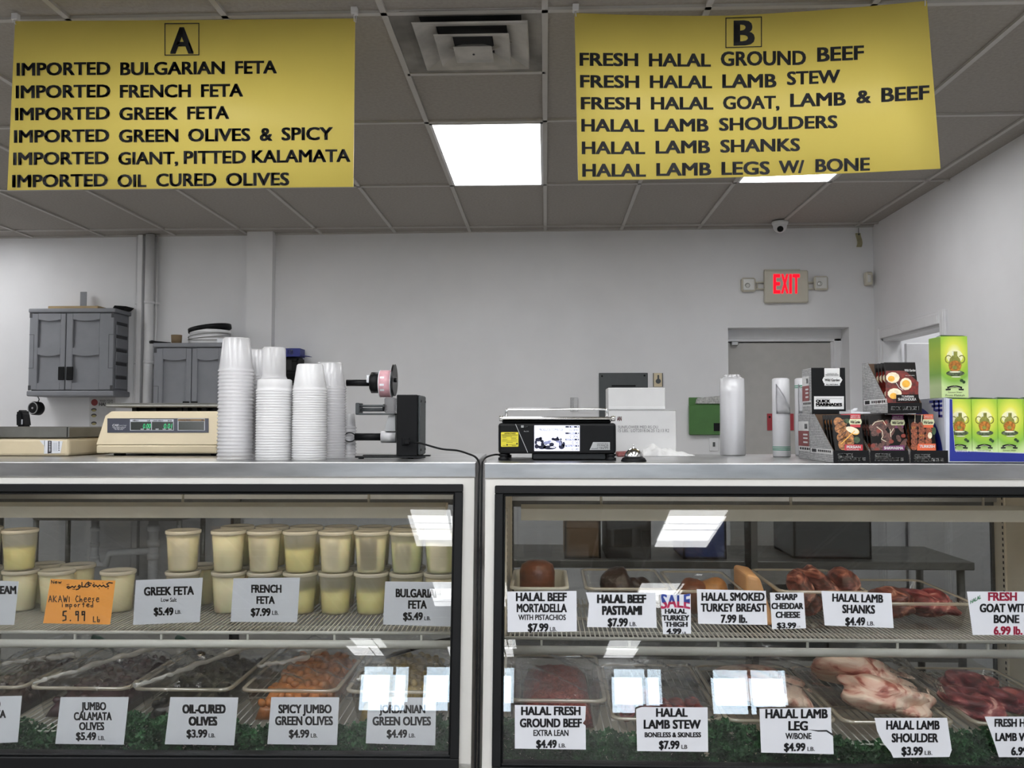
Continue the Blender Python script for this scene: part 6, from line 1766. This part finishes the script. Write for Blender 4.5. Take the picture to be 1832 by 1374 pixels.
for px, ku, kl, nm in cols:
    place_tub(ku, px, YT, 1, 'upper tub in the %s front feta tubs' % nm, random.uniform(-.2, .2))
    place_tub(kl, px, YT, 0, 'lower tub in the %s front feta tubs' % nm, random.uniform(-.2, .2))
for i, px in enumerate((424, 486, 547.5, 609, 670, 731)):
    for lv in (1, 0):
        place_tub((0, 2, 1, 0, 2, 3)[i], px + 1, YT + .122, lv, '%s feta tub in the back row, %s from its left end' % (('lower', 'upper')[lv], ('first', 'second', 'third', 'fourth', 'fifth', 'sixth')[i]))
place_tub(0, 328, YT, 1, 'upper feta tub standing alone above the GREEK FETA tag', .15); place_tub(0, 327, YT, 0, 'lower feta tub behind the GREEK FETA tag')
place_tub(2, 358, YT + .122, 0, 'feta tub standing low behind the lone pair over the GREEK FETA tag')
place_tub(1, 36, YT, 1, 'upper feta tub at the left photo edge, half full'); place_tub(2, 36, YT, 0, 'lower feta tub at the left photo edge')
place_tub(2, -28, YT + .05, 1, 'upper feta tub cut off by the left photo edge'); place_tub(2, -28, YT + .05, 0, 'lower feta tub cut off by the left photo edge')
place_tub(2, 211, YT, 0, 'single feta tub right of the orange tag')
place_tub(2, 101, YT - .005, 0, 'feta tub directly behind the orange tag'); place_tub(2, 139, YT + .115, 0, 'feta tub behind and right of the one at the orange tag'); place_tub(2, 83, YT + .13, 0, 'feta tub furthest back between the left pair and the orange tag')

# ---------------------------------------------------------------- pans of olives
M_PAN = film_mat('clear pan plastic', (0.93, 0.92, 0.90), 0.06, 1.0, 0.03)
M_PANR = film_mat('pan rim with warm highlight', (0.9, 0.87, 0.8), 0.16, 1.0, 0.10, 0.55, (0.95, 0.86, 0.68))  # warm milky haze paints the bright highlight along the rim
M_WRAP = film_mat('cling film', (0.97, 0.97, 0.97), 0.09, 1.8, 0.03, 0.012, (0.9, 0.88, 0.84), bump=1.0, bscale=26)
M_FOLD = film_mat('bunched film with pale glint', (0.97, 0.97, 0.97), 0.2, 1.8, 0.08, 0.32, (0.97, 0.95, 0.9), bump=1.0, bscale=60)  # milky haze in the folds stands in for glints on the film
FOLDS = {'a': [(-30, 1193, .715), (80, 1178, .73), (140, 1170, .74)], 'b': [(60, 1222, .712), (165, 1191, .73), (300, 1150, .75)], 'c': [(243, 1228, .712), (340, 1193, .73), (455, 1153, .75)], 'd': [(462, 1192, .73), (545, 1178, .74), (595, 1150, .755)], 'e': [(640, 1215, .72), (690, 1190, .74)]}
def rrect(b, cx_, cy_, w_, d_, r, z, n=5):
    out = []
    for qx, qy, a0 in ((1, 1, 0), (-1, 1, 90), (-1, -1, 180), (1, -1, 270)):
        for i in range(n + 1):
            a = math.radians(a0 + 90 * i / n)
            out.append(b.v((cx_ + qx * (w_ / 2 - r) + r * math.cos(a), cy_ + qy * (d_ / 2 - r) + r * math.sin(a), z)))
    return out
def make_pan(name, label, X0, X1, Y0, Y1, zr, h, group, mm=None, rim=None, cat='food pan'):
    cx_, cy_, w_, d_ = (X0 + X1) / 2, (Y0 + Y1) / 2, X1 - X0, Y1 - Y0
    t = thing(name, label, cat, (cx_, cy_, zr - h), group)
    b = MB(); i_ = .012
    L = [rrect(b, cx_, cy_, w_ - 2 * i_, d_ - 2 * i_, .028, zr - .001), rrect(b, cx_, cy_, w_ - .05, d_ - .05, .03, zr - h + .012), rrect(b, cx_, cy_, w_ - .066, d_ - .066, .03, zr - h)]
    b.loft(L, False, True); b.done('pan', mm or M_PAN, t)
    b = MB()
    L = [rrect(b, cx_, cy_, w_ - 2 * i_, d_ - 2 * i_, .028, zr - .001), rrect(b, cx_, cy_, w_ - 2 * i_ + .003, d_ - 2 * i_ + .003, .028, zr + .002), rrect(b, cx_, cy_, w_ - .002, d_ - .002, .032, zr + .0015), rrect(b, cx_, cy_, w_, d_, .032, zr - .006), rrect(b, cx_, cy_, w_ - .004, d_ - .004, .032, zr - .006)]
    b.loft(L, False, False); b.done('rim', rim or M_PANR, t)
    return t
def wrap(label, X0, X1, Y0, Y1, zr, seed, lift=.012, peel=0.0, group='cling film over the pans', fold=None):
    rr = random.Random(seed)
    fs = [(rr.uniform(8, 40), rr.uniform(8, 40), rr.uniform(0, 6), rr.uniform(.001, .004)) for _ in range(7)]
    def g(u, v):
        x = X0 + (X1 - X0) * u + .006 * math.sin(v * 14 + seed)
        y = Y0 + (Y1 - Y0) * v
        if peel: y += peel * u * (1 - v)
        z = zr + .011 + lift * (1 - abs(2 * u - 1) ** 1.5) * (.4 + .6 * v)
        for a, c_, p_, m_ in fs: z += m_ * math.sin(a * u + c_ * v + p_)
        if v < .12: z += (.12 - v) * .05 * math.sin(u * 60 + seed)
        if v <= .001 and not peel: z -= .012
        return Vector((x, y, z))
    b = MB(); b.grid(g, 28, 22)
    if fold:                     # the bunched, rolled-back edge of the film, its glint put in as milky colour
        b.m = 1
        P_ = [PZ(px, py, z) for px, py, z in fold]
        n_ = 26
        pts, rad = [], []
        for i in range(n_ + 1):
            s_ = i / n_ * (len(P_) - 1); k_ = min(int(s_), len(P_) - 2); q = P_[k_].lerp(P_[k_ + 1], s_ - k_)
            pts.append(q + Vector((rr.uniform(-.004, .004), rr.uniform(-.004, .004), rr.uniform(-.003, .003)))); rad.append(rr.uniform(.003, .008) + .006 * (i / n_))
        b.tube(pts, rad, 9)
        b.m = 0
    o = b.done('cling_film', [M_WRAP, M_FOLD])
    return tag(o, label, 'cling film', group)
def mound(label, cat, name, X0, X1, Y0, Y1, z0, z1, mm, seed, grow=.02, slope=.015):
    rr = random.Random(seed)
    b = MB()
    def g(u, v):
        e = min(u, 1 - u, v, 1 - v) * 6
        e = max(0, min(1, e)) ** .5
        z = z0 + (z1 - z0) * e + e * (slope * v + grow * math.sin(math.pi * u) * math.sin(math.pi * v)) + e * .004 * math.sin(u * 31 + seed) * math.cos(v * 37)
        return Vector((X0 + (X1 - X0) * u, Y0 + (Y1 - Y0) * v, z))
    b.grid(g, 26, 34)
    b.grid(lambda u, v: Vector((X0 + (X1 - X0) * u, Y0 + (Y1 - Y0) * v, z0)), 26, 34)
    o = b.done(name, mm, dbl=True)
    tag(o, label, cat, kind='stuff')
    return g
ZR, HP = .698, .098
YP0, YP1 = 2.475, 2.985
def px_at(px, Y): return PY(px, 1235, Y).x
pans = [
    ('clear food pan of dark olives at the left photo edge', -92, 40, 'dark brown olive', '#3c2a24', 'a'),
    ('clear food pan of purple kalamata olives', 47, 228, 'purple brown kalamata olive', '#432b30', 'b'),
    ('clear food pan of black oil-cured olives', 233, 411, 'wrinkled black oil-cured olive', '#26241f', 'c'),
    ('clear food pan of orange spicy green olives', 427, 603, 'orange spicy olive', '#b5713a', 'd'),
    ('clear food pan of pale green olives at the right end of the left case', 615, 792, 'pale green olive', '#a78f52', 'e')]
for k_, (lab, pa_, pb_, on, col, key) in enumerate(pans):
    X0, X1 = px_at(pa_, YP0), px_at(pb_, YP0)
    o = make_pan('food_pan', lab, X0, X1, YP0, YP1, ZR, HP, 'clear pans of olives')
    mm = mat('%s skin' % on, col, .22, noise=.22, nscale=35)
    fill = .022 if key in 'de' else .040
    g = mound('olives below the top layer in the %s pan' % on, 'olives', 'olives', X0 + .036, X1 - .036, YP0 + .036, YP1 - .038, ZR - HP + .004, ZR - fill - .006, mm, k_ + 1, .012, .026)
    b = MB(); b.blob((0, 0, 0), (.0112, .0112, .0145), 10, 7)
    proto = b.done('olive', mm, origin=(0, 0, 0))
    n = 0
    nx, ny = 8, 7
    for iy in range(ny):
        for ix in range(nx):
            u = (ix + .5 + random.uniform(-.25, .25) + (.25 if iy % 2 else -.25)) / nx; v = (iy + .5 + random.uniform(-.25, .25)) / ny
            u = max(.06, min(.94, u)); v = max(.05, min(.95, v))
            p_ = g(u, v)
            o = proto if n == 0 else proto.copy()
            if n: COL.objects.link(o)
            o.location = p_ + Vector((0, 0, random.uniform(.002, .006))); o.rotation_euler = (random.uniform(0, 3), random.uniform(0, 3), random.uniform(0, 3))
            tag(o, '%s on top of the heap in its clear pan' % on, 'olive', '%ss' % on)
            n += 1
    wrap('crumpled cling film over the clear pan of %ss' % on, X0 + .002, X1 - .002, YP0 - .004, YP1 - (.16 if key in 'bc' else .02), ZR, k_ + 3, .016 if key in 'bc' else .026, fold=FOLDS[key])
# serving spoons resting in two of the pans
M_SGREEN = mat('green spoon handle', '#1f5a4a', .4)
def spoon(label, p0, p1, p2):
    t = thing('serving_spoon', label, 'spoon', p1, 'serving spoons')
    p0, p1, p2 = Vector(p0), Vector(p1), Vector(p2)
    b = MB(); b.tube([p0, p0 + (p1 - p0) * .5, p1], [.010, .012, .007], 10); b.done('handle', M_SGREEN, t)
    b = MB(); d = (p2 - p1); b.tube([p1, p1 + d * .55, p1 + d * .7, p1 + d * .86, p2], [.005, .0055, .018, .020, .006], 10); b.done('bowl', M_CHROME, t)
spoon('serving spoon with green handle in the kalamata olive pan', PY(168, 1140, 2.93), PY(194, 1153, 2.87), PY(216, 1186, 2.76))
spoon('serving spoon with green handle in the oil-cured olive pan', PY(318, 1141, 2.93), PY(336, 1152, 2.88), PY(366, 1182, 2.76))
t = thing('serving_tongs', 'black handled serving tongs lying across the pale green olive pan', 'tongs', PY(770, 1160, 2.75))
b = MB(); b.tube([PY(815, 1145, 2.72), PY(790, 1149, 2.73), PY(752, 1155, 2.75), PY(736, 1162, 2.76)], [.009, .011, .010, .006], 10); b.done('handle', M_BLACK, t)
b = MB(); b.tube([PY(737, 1162, 2.76), PY(710, 1170, 2.77), PY(690, 1176, 2.77)], [.005, .006, .004], 8); b.done('jaw', M_BLACKM, t)
# curly parsley along the front of both cases
def parsley(label, C, X0, X1, gaps, seed, name='parsley'):
    rr = random.Random(seed)
    b = MB()
    x = X0
    n = int((X1 - X0) * 5200)
    for _ in range(n):
        x = rr.uniform(X0, X1)
        if any(a < x < c_ for a, c_ in gaps) and rr.random() < .8: continue
        h = .13 + .018 * math.sin(x * 9 + seed) + .012 * math.sin(x * 23)
        z = .495 + rr.random() ** .75 * h
        y = C.fy(z) + .052 + rr.random() * .075
        c_ = C.W(x, y, z)
        s_ = rr.uniform(.007, .014)
        R_ = Matrix.Rotation(rr.uniform(0, 6.3), 3, 'Z') @ Matrix.Rotation(rr.uniform(.2, 1.5), 3, 'X') @ Matrix.Rotation(rr.uniform(0, 6.3), 3, 'Z')
        k_ = 9
        cv = b.v(c_)
        ring = [b.v(c_ + R_ @ Vector((math.cos(2 * math.pi * i / k_) * s_ * (1 if i % 2 else .6), math.sin(2 * math.pi * i / k_) * s_ * (1 if i % 2 else .6), s_ * .35 * math.sin(i * 2.3)))) for i in range(k_)]
        for i in range(k_): b.f([cv, ring[i], ring[(i + 1) % k_]], False)
    o = b.done(name, mat('parsley leaf', '#225428', .6, noise=.35, nscale=25), recalc=False)
    return tag(o, label, 'parsley', kind='stuff')
parsley('curly green parsley along the bottom front of the left case', CL, -1.70, -.045, (), 3)
parsley('curly green parsley along the bottom front of the right case', CR, .05, 1.76, (), 8)

# ================================================================ what the right case holds
def meat_mat(name, cols, scale=9.0, rough=.35):
    """flesh, sinew and fat in streaks"""
    m = bpy.data.materials.new(name); m.use_nodes = True
    nt = m.node_tree; bs = nt.nodes['Principled BSDF']; bs.inputs['Roughness'].default_value = rough
    tc = nt.nodes.new('ShaderNodeTexCoord'); mp = nt.nodes.new('ShaderNodeMapping'); mp.inputs['Rotation'].default_value = (.3, .5, .6); mp.inputs['Scale'].default_value = (1, .45, 1.6)
    nz = nt.nodes.new('ShaderNodeTexNoise'); nz.inputs['Scale'].default_value = scale; nz.inputs['Detail'].default_value = 7; nz.inputs['Distortion'].default_value = 2.2
    rp = nt.nodes.new('ShaderNodeValToRGB'); e = rp.color_ramp.elements
    e[0].position, e[1].position = cols[0][0], cols[-1][0]
    e[0].color, e[1].color = (*srgb(cols[0][1]), 1), (*srgb(cols[-1][1]), 1)
    for p_, c_ in cols[1:-1]: rp.color_ramp.elements.new(p_).color = (*srgb(c_), 1)
    bp = nt.nodes.new('ShaderNodeBump'); bp.inputs['Strength'].default_value = .6; bp.inputs['Distance'].default_value = .012
    nt.links.new(tc.outputs['Object'], mp.inputs[0]); nt.links.new(mp.outputs[0], nz.inputs['Vector']); nt.links.new(nz.outputs['Fac'], rp.inputs['Fac']); nt.links.new(rp.outputs['Color'], bs.inputs['Base Color']); nt.links.new(nz.outputs['Fac'], bp.inputs['Height']); nt.links.new(bp.outputs['Normal'], bs.inputs['Normal'])
    return m
M_LAMB = meat_mat('pale lamb with fat', [(.28, '#6a2a24'), (.36, '#b06556'), (.43, '#dfb09c'), (.56, '#efd6c2')], 13)
M_RED = meat_mat('red lamb meat', [(.35, '#4f1c1c'), (.48, '#83353a'), (.58, '#a9605c'), (.66, '#d7a79b')], 17)
M_GRND = meat_mat('ground beef', [(.38, '#6b2322'), (.55, '#9a4740'), (.68, '#b87468')], 70)
M_SHANK = meat_mat('lamb shank', [(.36, '#3c1a17'), (.48, '#6d3a32'), (.58, '#9a6252'), (.68, '#c79a86')], 20)
M_MORT = mat('mortadella skin', '#75452f', .3, noise=.2, nscale=40, bump=.35)
M_PAST = mat('dark pastrami crust', '#33241f', .3, noise=.3, nscale=45, bump=.5)
M_TURK = mat('smoked turkey skin', '#b3804f', .35, noise=.2, nscale=30, bump=.3)
def lump(name, label, cat, c, rad, mm, seed, jit=.18, rot=(0, 0, 0), group=None, seg=22, rings=16):
    rr = random.Random(seed)
    fs = [(Vector((rr.uniform(-1, 1), rr.uniform(-1, 1), rr.uniform(-1, 1))) * rr.uniform(2, 7), rr.uniform(0, 6), rr.uniform(.3, 1) * jit / 3) for _ in range(7)]
    b = MB()
    from mathutils import Euler
    R_ = Euler(rot).to_matrix()
    def pt(u, v):
        th = math.pi * v; ph = 2 * math.pi * u
        d = Vector((math.sin(th) * math.cos(ph), math.sin(th) * math.sin(ph), math.cos(th)))
        s_ = 1 + sum(m_ * math.sin(k_.dot(d) + p_) for k_, p_, m_ in fs) + jit * .10 * math.sin(13 * d.x + 5 * d.y + seed) * math.cos(11 * d.z - 7 * d.y)
        return Vector(c) + R_ @ Vector((d.x * rad[0] * s_, d.y * rad[1] * s_, d.z * rad[2] * s_))
    rows = [[b.v(pt(i / seg, j / rings)) for i in range(seg)] for j in range(1, rings)]
    tp, bt = b.v(pt(0, 0)), b.v(pt(0, 1))
    for i in range(seg):
        b.f([tp, rows[0][i], rows[0][(i + 1) % seg]], True); b.f([bt, rows[-1][(i + 1) % seg], rows[-1][i]], True)
        for r0, r1 in zip(rows, rows[1:]): b.f([r0[i], r1[i], r1[(i + 1) % seg], r0[(i + 1) % seg]], True)
    o = b.done(name, mm)
    return tag(o, label, cat, group)
# lower deck
yr0, yr1 = 2.425, 2.97
make_pan('food_pan', 'deep clear food pan of ground beef at the left end of the right case', -.108, .168, yr0, 2.90, .695, .09, 'clear meat pans')
g = mound('fresh red ground beef filling the deep clear pan', 'ground beef', 'ground_beef', -.072, .132, yr0 + .036, 2.86, .611, .672, M_GRND, 2, .02, .012)
wrap('cling film draped over the ground beef pan', -.106, .166, yr0 - .004, 2.88, .695, 31, .03)
lowp = [('clear food pan of lamb stew behind the LAMB STEW tag', .178, .482), ('clear food pan of lamb leg behind the LAMB LEG tag', .488, .790), ('clear food pan under the large pale lamb shoulder', .800, 1.105), ('clear food pan of red lamb at the right end of the right case', 1.150, 1.47)]
for k_, (lab, X0, X1) in enumerate(lowp):
    make_pan('food_pan', lab, X0, X1, yr0, yr1, .648, .045, 'clear meat pans')
wrap('cling film tented over the lamb stew pan', .18, .48, yr0, yr1 - .02, .648, 41, .02)
wrap('cling film tented over the lamb leg pan', .49, .788, yr0, yr1 - .02, .705, 45, .02)
wrap('cling film over the right half of the lamb shoulder pan', 1.0, 1.10, yr0, yr1 - .05, .712, 49, .03)
rr = random.Random(21)
for k_ in range(12):
    lump('stew_meat', 'cube of red lamb stew meat in the clear pan behind the LAMB STEW tag', 'meat', (.235 + .047 * (k_ % 5) + rr.uniform(-.01, .01), yr0 + .08 + .075 * (k_ // 5) + rr.uniform(-.01, .01), .638), (.026, .026, .024), M_RED, k_, .25, (rr.uniform(0, 3),) * 3, 'cubes of lamb stew', 12, 8)
lump('lamb_joint', 'pale lamb leg lying in the clear pan behind the LAMB LEG tag', 'meat', (.64, 2.66, .672), (.11, .17, .045), M_LAMB, 5, .25, (0, 0, .3))
# the big lamb shoulder pile
for k_, (x, y, z, a, b_, c_, rz, lab) in enumerate(((.965, 2.58, .680, .125, .11, .046, .2, 'large pale lamb shoulder at the front of the pile in its pan'), (.935, 2.70, .710, .11, .12, .046, -.3, 'large pale lamb shoulder lying on top of the pile in its pan'), (1.01, 2.55, .658, .085, .07, .034, .5, 'small lamb shoulder piece at the right front corner of its pan'), (.93, 2.82, .690, .09, .08, .055, .1, 'lamb shoulder standing up at the back of the pile'))):
    lump('lamb_shoulder', lab, 'meat', (x, y, z), (a, b_, c_), M_LAMB, 60 + k_, .38, (-.25 if k_ == 1 else -.1, .12, rz), 'lamb shoulders', 34, 24)
for k_, (x, y, z, a, b_, c_, rz, lab) in enumerate(((1.21, 2.58, .658, .065, .09, .035, .4, 'red lamb piece with bone, left one in the right end pan'), (1.31, 2.60, .660, .075, .08, .036, -.4, 'red lamb piece with bone, middle one in the right end pan'), (1.40, 2.58, .652, .06, .09, .030, .1, 'red lamb piece with bone, right one in the right end pan'), (1.29, 2.75, .658, .085, .07, .034, 0, 'red lamb piece at the back of the right end pan'))):
    lump('lamb_piece', lab, 'meat', (x, y, z), (a, b_, c_), M_RED, 80 + k_, .4, (0, .1, rz), 'red lamb pieces', 26, 18)
# wire shelf
ys0 = 2.60
zs = SHZ + .0005
def tray(label, pa_, pb_, Y0, Y1, zr, mm=None, rim=None):
    X0, X1 = PY(pa_, 1060, Y0).x, PY(pb_, 1060, Y0).x
    make_pan('meat_tray', label, X0, X1, Y0, Y1, zr, zr - zs, 'trays on the right wire shelf', mm, rim, 'tray')
    return X0, X1
M_WTRAY = mat('white tray plastic', '#dad8cc', .4, noise=.02)
tray('white plastic tray under the mortadella', 911, 1019, 2.66, 3.0, .955, M_WTRAY, M_WTRAY)
tray('clear tray of pastrami behind the PASTRAMI tag', 1046, 1200, 2.66, 3.02, .955)
tray('clear tray of turkey behind the SALE and SMOKED TURKEY tags', 1206, 1335, 2.66, 3.02, .95)
tray('clear tray of lamb shanks', 1395, 1560, ys0, 3.0, .962)
tray('clear tray of dark meat right of the lamb shanks', 1572, 1750, ys0, 3.0, .930)
c = PY(961, 1040, 2.78)
b = MB(); b.lathe((c.x, 2.80, zs + .004), [(.040, 0), (.054, .01), (.056, .13), (.050, .152), (.030, .163), (.01, .166)], 28); tag(b.done('mortadella', M_MORT), 'brown mortadella roll standing in the white tray', 'mortadella')
for k_, (px, Y, rx, ry, rz_, lab) in enumerate(((1104, 2.80, .055, .07, .068, 'dark pastrami piece standing highest in its clear tray'), (1143, 2.82, .05, .06, .050, 'second dark pastrami piece lying lower in the clear tray'))):
    lump('pastrami', lab, 'meat', (PY(px, 1050, Y).x, Y, zs + .004 + rz_ * 1.15), (rx, ry, rz_), M_PAST, 100 + k_, .2, (0, 0, 0), 'pastrami pieces')
for k_, (px, Y, rx, ry, rz_, lab) in enumerate(((1238, 2.80, .045, .06, .054, 'brown turkey piece behind the SALE tag'), (1274, 2.80, .05, .06, .052, 'smoked turkey piece behind the SMOKED TURKEY tag'))):
    lump('turkey', lab, 'meat', (PY(px, 1050, Y).x, Y, zs + .004 + rz_ * 1.15), (rx, ry, rz_), M_TURK if k_ else M_MORT, 110 + k_, .15, (0, 0, 0), 'smoked turkey pieces')
p_, q_ = PY(1338, 1110, 2.66), PY(1388, 1040, 2.66)
b = MB(); b.hexa([(p_.x, 2.66, zs), (q_.x, 2.66, zs), (q_.x, 2.86, zs), (p_.x, 2.86, zs), (p_.x, 2.67, q_.z + .02), (q_.x - .045, 2.67, q_.z + .01), (q_.x - .03, 2.86, q_.z + .01), (p_.x, 2.86, q_.z + .02)], .012, 3)
tag(b.done('cheddar_block', mat('orange cheddar', '#d8a673', .4, noise=.06)), 'orange cheddar block behind the SHARP CHEDDAR tag', 'cheese')
for k_, (px, py, Y, a, b_, c_, ry, lab) in enumerate(((1432, 1038, 2.70, .042, .11, .038, .5, 'lamb shank leaning at the left of its tray'), (1466, 1030, 2.74, .04, .12, .04, -.5, 'lamb shank lying on top, second in its tray'), (1512, 1032, 2.72, .045, .10, .045, .3, 'lamb shank with its cut end showing, right one in its tray'), (1490, 1062, 2.75, .05, .10, .04, .1, 'lamb shank low in the middle of its tray'), (1440, 1070, 2.75, .05, .10, .042, 0, 'lamb shank low at the left of its tray'), (1535, 1072, 2.72, .035, .10, .038, 0, 'lamb shank low at the right of its tray'))):
    p_ = PY(px, py, Y)
    lump('lamb_shank', lab, 'meat', (p_.x, Y, max(p_.z - .022, zs + .058)), (a * .85, b_ * .8, c_ * .9), M_SHANK, 120 + k_, .3, (.35 if k_ < 3 else 0, ry, .2), 'lamb shanks', 24, 18)
for k_, (px, py, Y, a, b_, c_, lab) in enumerate(((1592, 1085, 2.75, .05, .10, .04, 'dark meat piece, left one in the tray right of the shanks'), (1637, 1090, 2.75, .05, .10, .035, 'dark meat piece, middle one in the tray right of the shanks'), (1664, 1092, 2.75, .045, .10, .035, 'dark meat piece, right one in the tray right of the shanks'))):
    p_ = PY(px, py, Y)
    lump('dark_meat', lab, 'meat', (p_.x, Y, zs + .056), (a, b_, c_), M_SHANK if k_ == 0 else M_RED, 130 + k_, .3, (0, 0, .2), 'dark meat pieces', 22, 16)

# ================================================================ what shows through the rear glass
# sink with white drain pipes against the back wall
X0, X1 = PY(60, 960, 6.55).x, PY(330, 960, 6.55).x
t = thing('sink', 'steel sink with white drain pipes seen through the left case', 'sink', ((X0 + X1) / 2, 6.75, 0))
b = MB(); b.box((X0, 6.5, .72), (X1, 7.02, .90), .02); b.done('basin', M_STEELD, t)
for xq in (X0 + .03, X1 - .03):
    for yq in (6.53, 6.98): b = MB(); b.cyl((xq, yq, 0), (xq, yq, .725), .02, seg=12); b.done('leg', M_STEELD, t)
b = MB(); xa = PY(158, 960, 6.6).x; xb = PY(262, 960, 6.6).x
b.tube([(xa, 6.7, .73), (xa, 6.7, .42), (xa + .03, 6.7, .36), (xa + .09, 6.7, .36), (xa + .12, 6.7, .45), (xb, 6.72, .47)], .028, 12); b.tube([(xb, 6.72, .73), (xb, 6.72, .0)], .036, 12)
for z in (.62, .50, .40): b.cyl((xb, 6.72, z), (xb, 6.72, z + .05), .046, seg=14); b.cyl((xa, 6.7, z), (xa, 6.7, z + .03), .036, seg=14)
b.done('drain_pipe', M_TRIM, t)
# low steel worktable behind the right case with crate, blue tub and cartons
X0, X1 = -.3, 2.2
t = thing('worktable', 'low steel worktable seen through the rear glass of the right case', 'table', ((X0 + X1) / 2, 4.9, 0))
b = MB(); b.box((X0, 4.6, .70), (X1, 5.2, .74), .004); b.done('tabletop', M_STEELD, t)
for xq in (X0 + .05, X1 - .05):
    for yq in (4.65, 5.15): b = MB(); b.cyl((xq, yq, 0), (xq, yq, .70), .02, seg=12); b.done('leg', M_STEELD, t)
b = MB(); b.box((X0 + .05, 4.65, .22), (X1 - .05, 5.15, .24)); b.done('lower_shelf', M_STEELD, t)
def crate(name, label, px0, px1, y, d_, z0, h, mm, slots=True, cat='crate'):
    xa, xb = PY(px0, 1000, y).x, PY(px1, 1000, y).x
    b = MB(); th = .012
    b.box((xa, y, z0), (xb, y + d_, z0 + th)); b.box((xa, y, z0), (xa + th, y + d_, z0 + h)); b.box((xb - th, y, z0), (xb, y + d_, z0 + h)); b.box((xa, y + d_ - th, z0), (xb, y + d_, z0 + h))
    if slots:
        n = 5
        b.box((xa, y, z0), (xb, y + th, z0 + h * .3)); b.box((xa, y, z0 + h * .75), (xb, y + th, z0 + h))
        for i in range(n + 1): q_ = xa + (xb - xa - th) * i / n; b.box((q_, y, z0 + h * .3), (q_ + th, y + th, z0 + h * .75))
    else: b.box((xa, y, z0), (xb, y + th, z0 + h)); b.box((xa - .01, y - .01, z0 + h - .02), (xb + .01, y + th, z0 + h))
    return tag(b.done(name, mm), label, cat)
crate('plastic_crate', 'black slotted plastic crate on the worktable seen through the right case', 1085, 1165, 4.66, .35, .741, .20, M_BLACK)
crate('blue_tub', 'blue plastic tub on the worktable seen through the right case', 1222, 1300, 4.66, .35, .741, .22, mat('blue plastic', '#2b4a8f', .5), False, 'tub')
crate('brown_carton', 'brown carton on the worktable behind the mortadella', 1010, 1075, 4.66, .35, .741, .22, mat('brown cardboard', '#8a6a48', .8), False, 'carton')
crate('grey_bin', 'grey plastic bin on the lower worktable shelf', 1330, 1480, 4.66, .4, .241, .3, M_DKGREY, False, 'bin')
crate('dark_bin', 'dark plastic bin on the worktable behind the lamb shanks', 1420, 1560, 4.7, .4, .741, .26, M_DKGREY, False, 'bin')
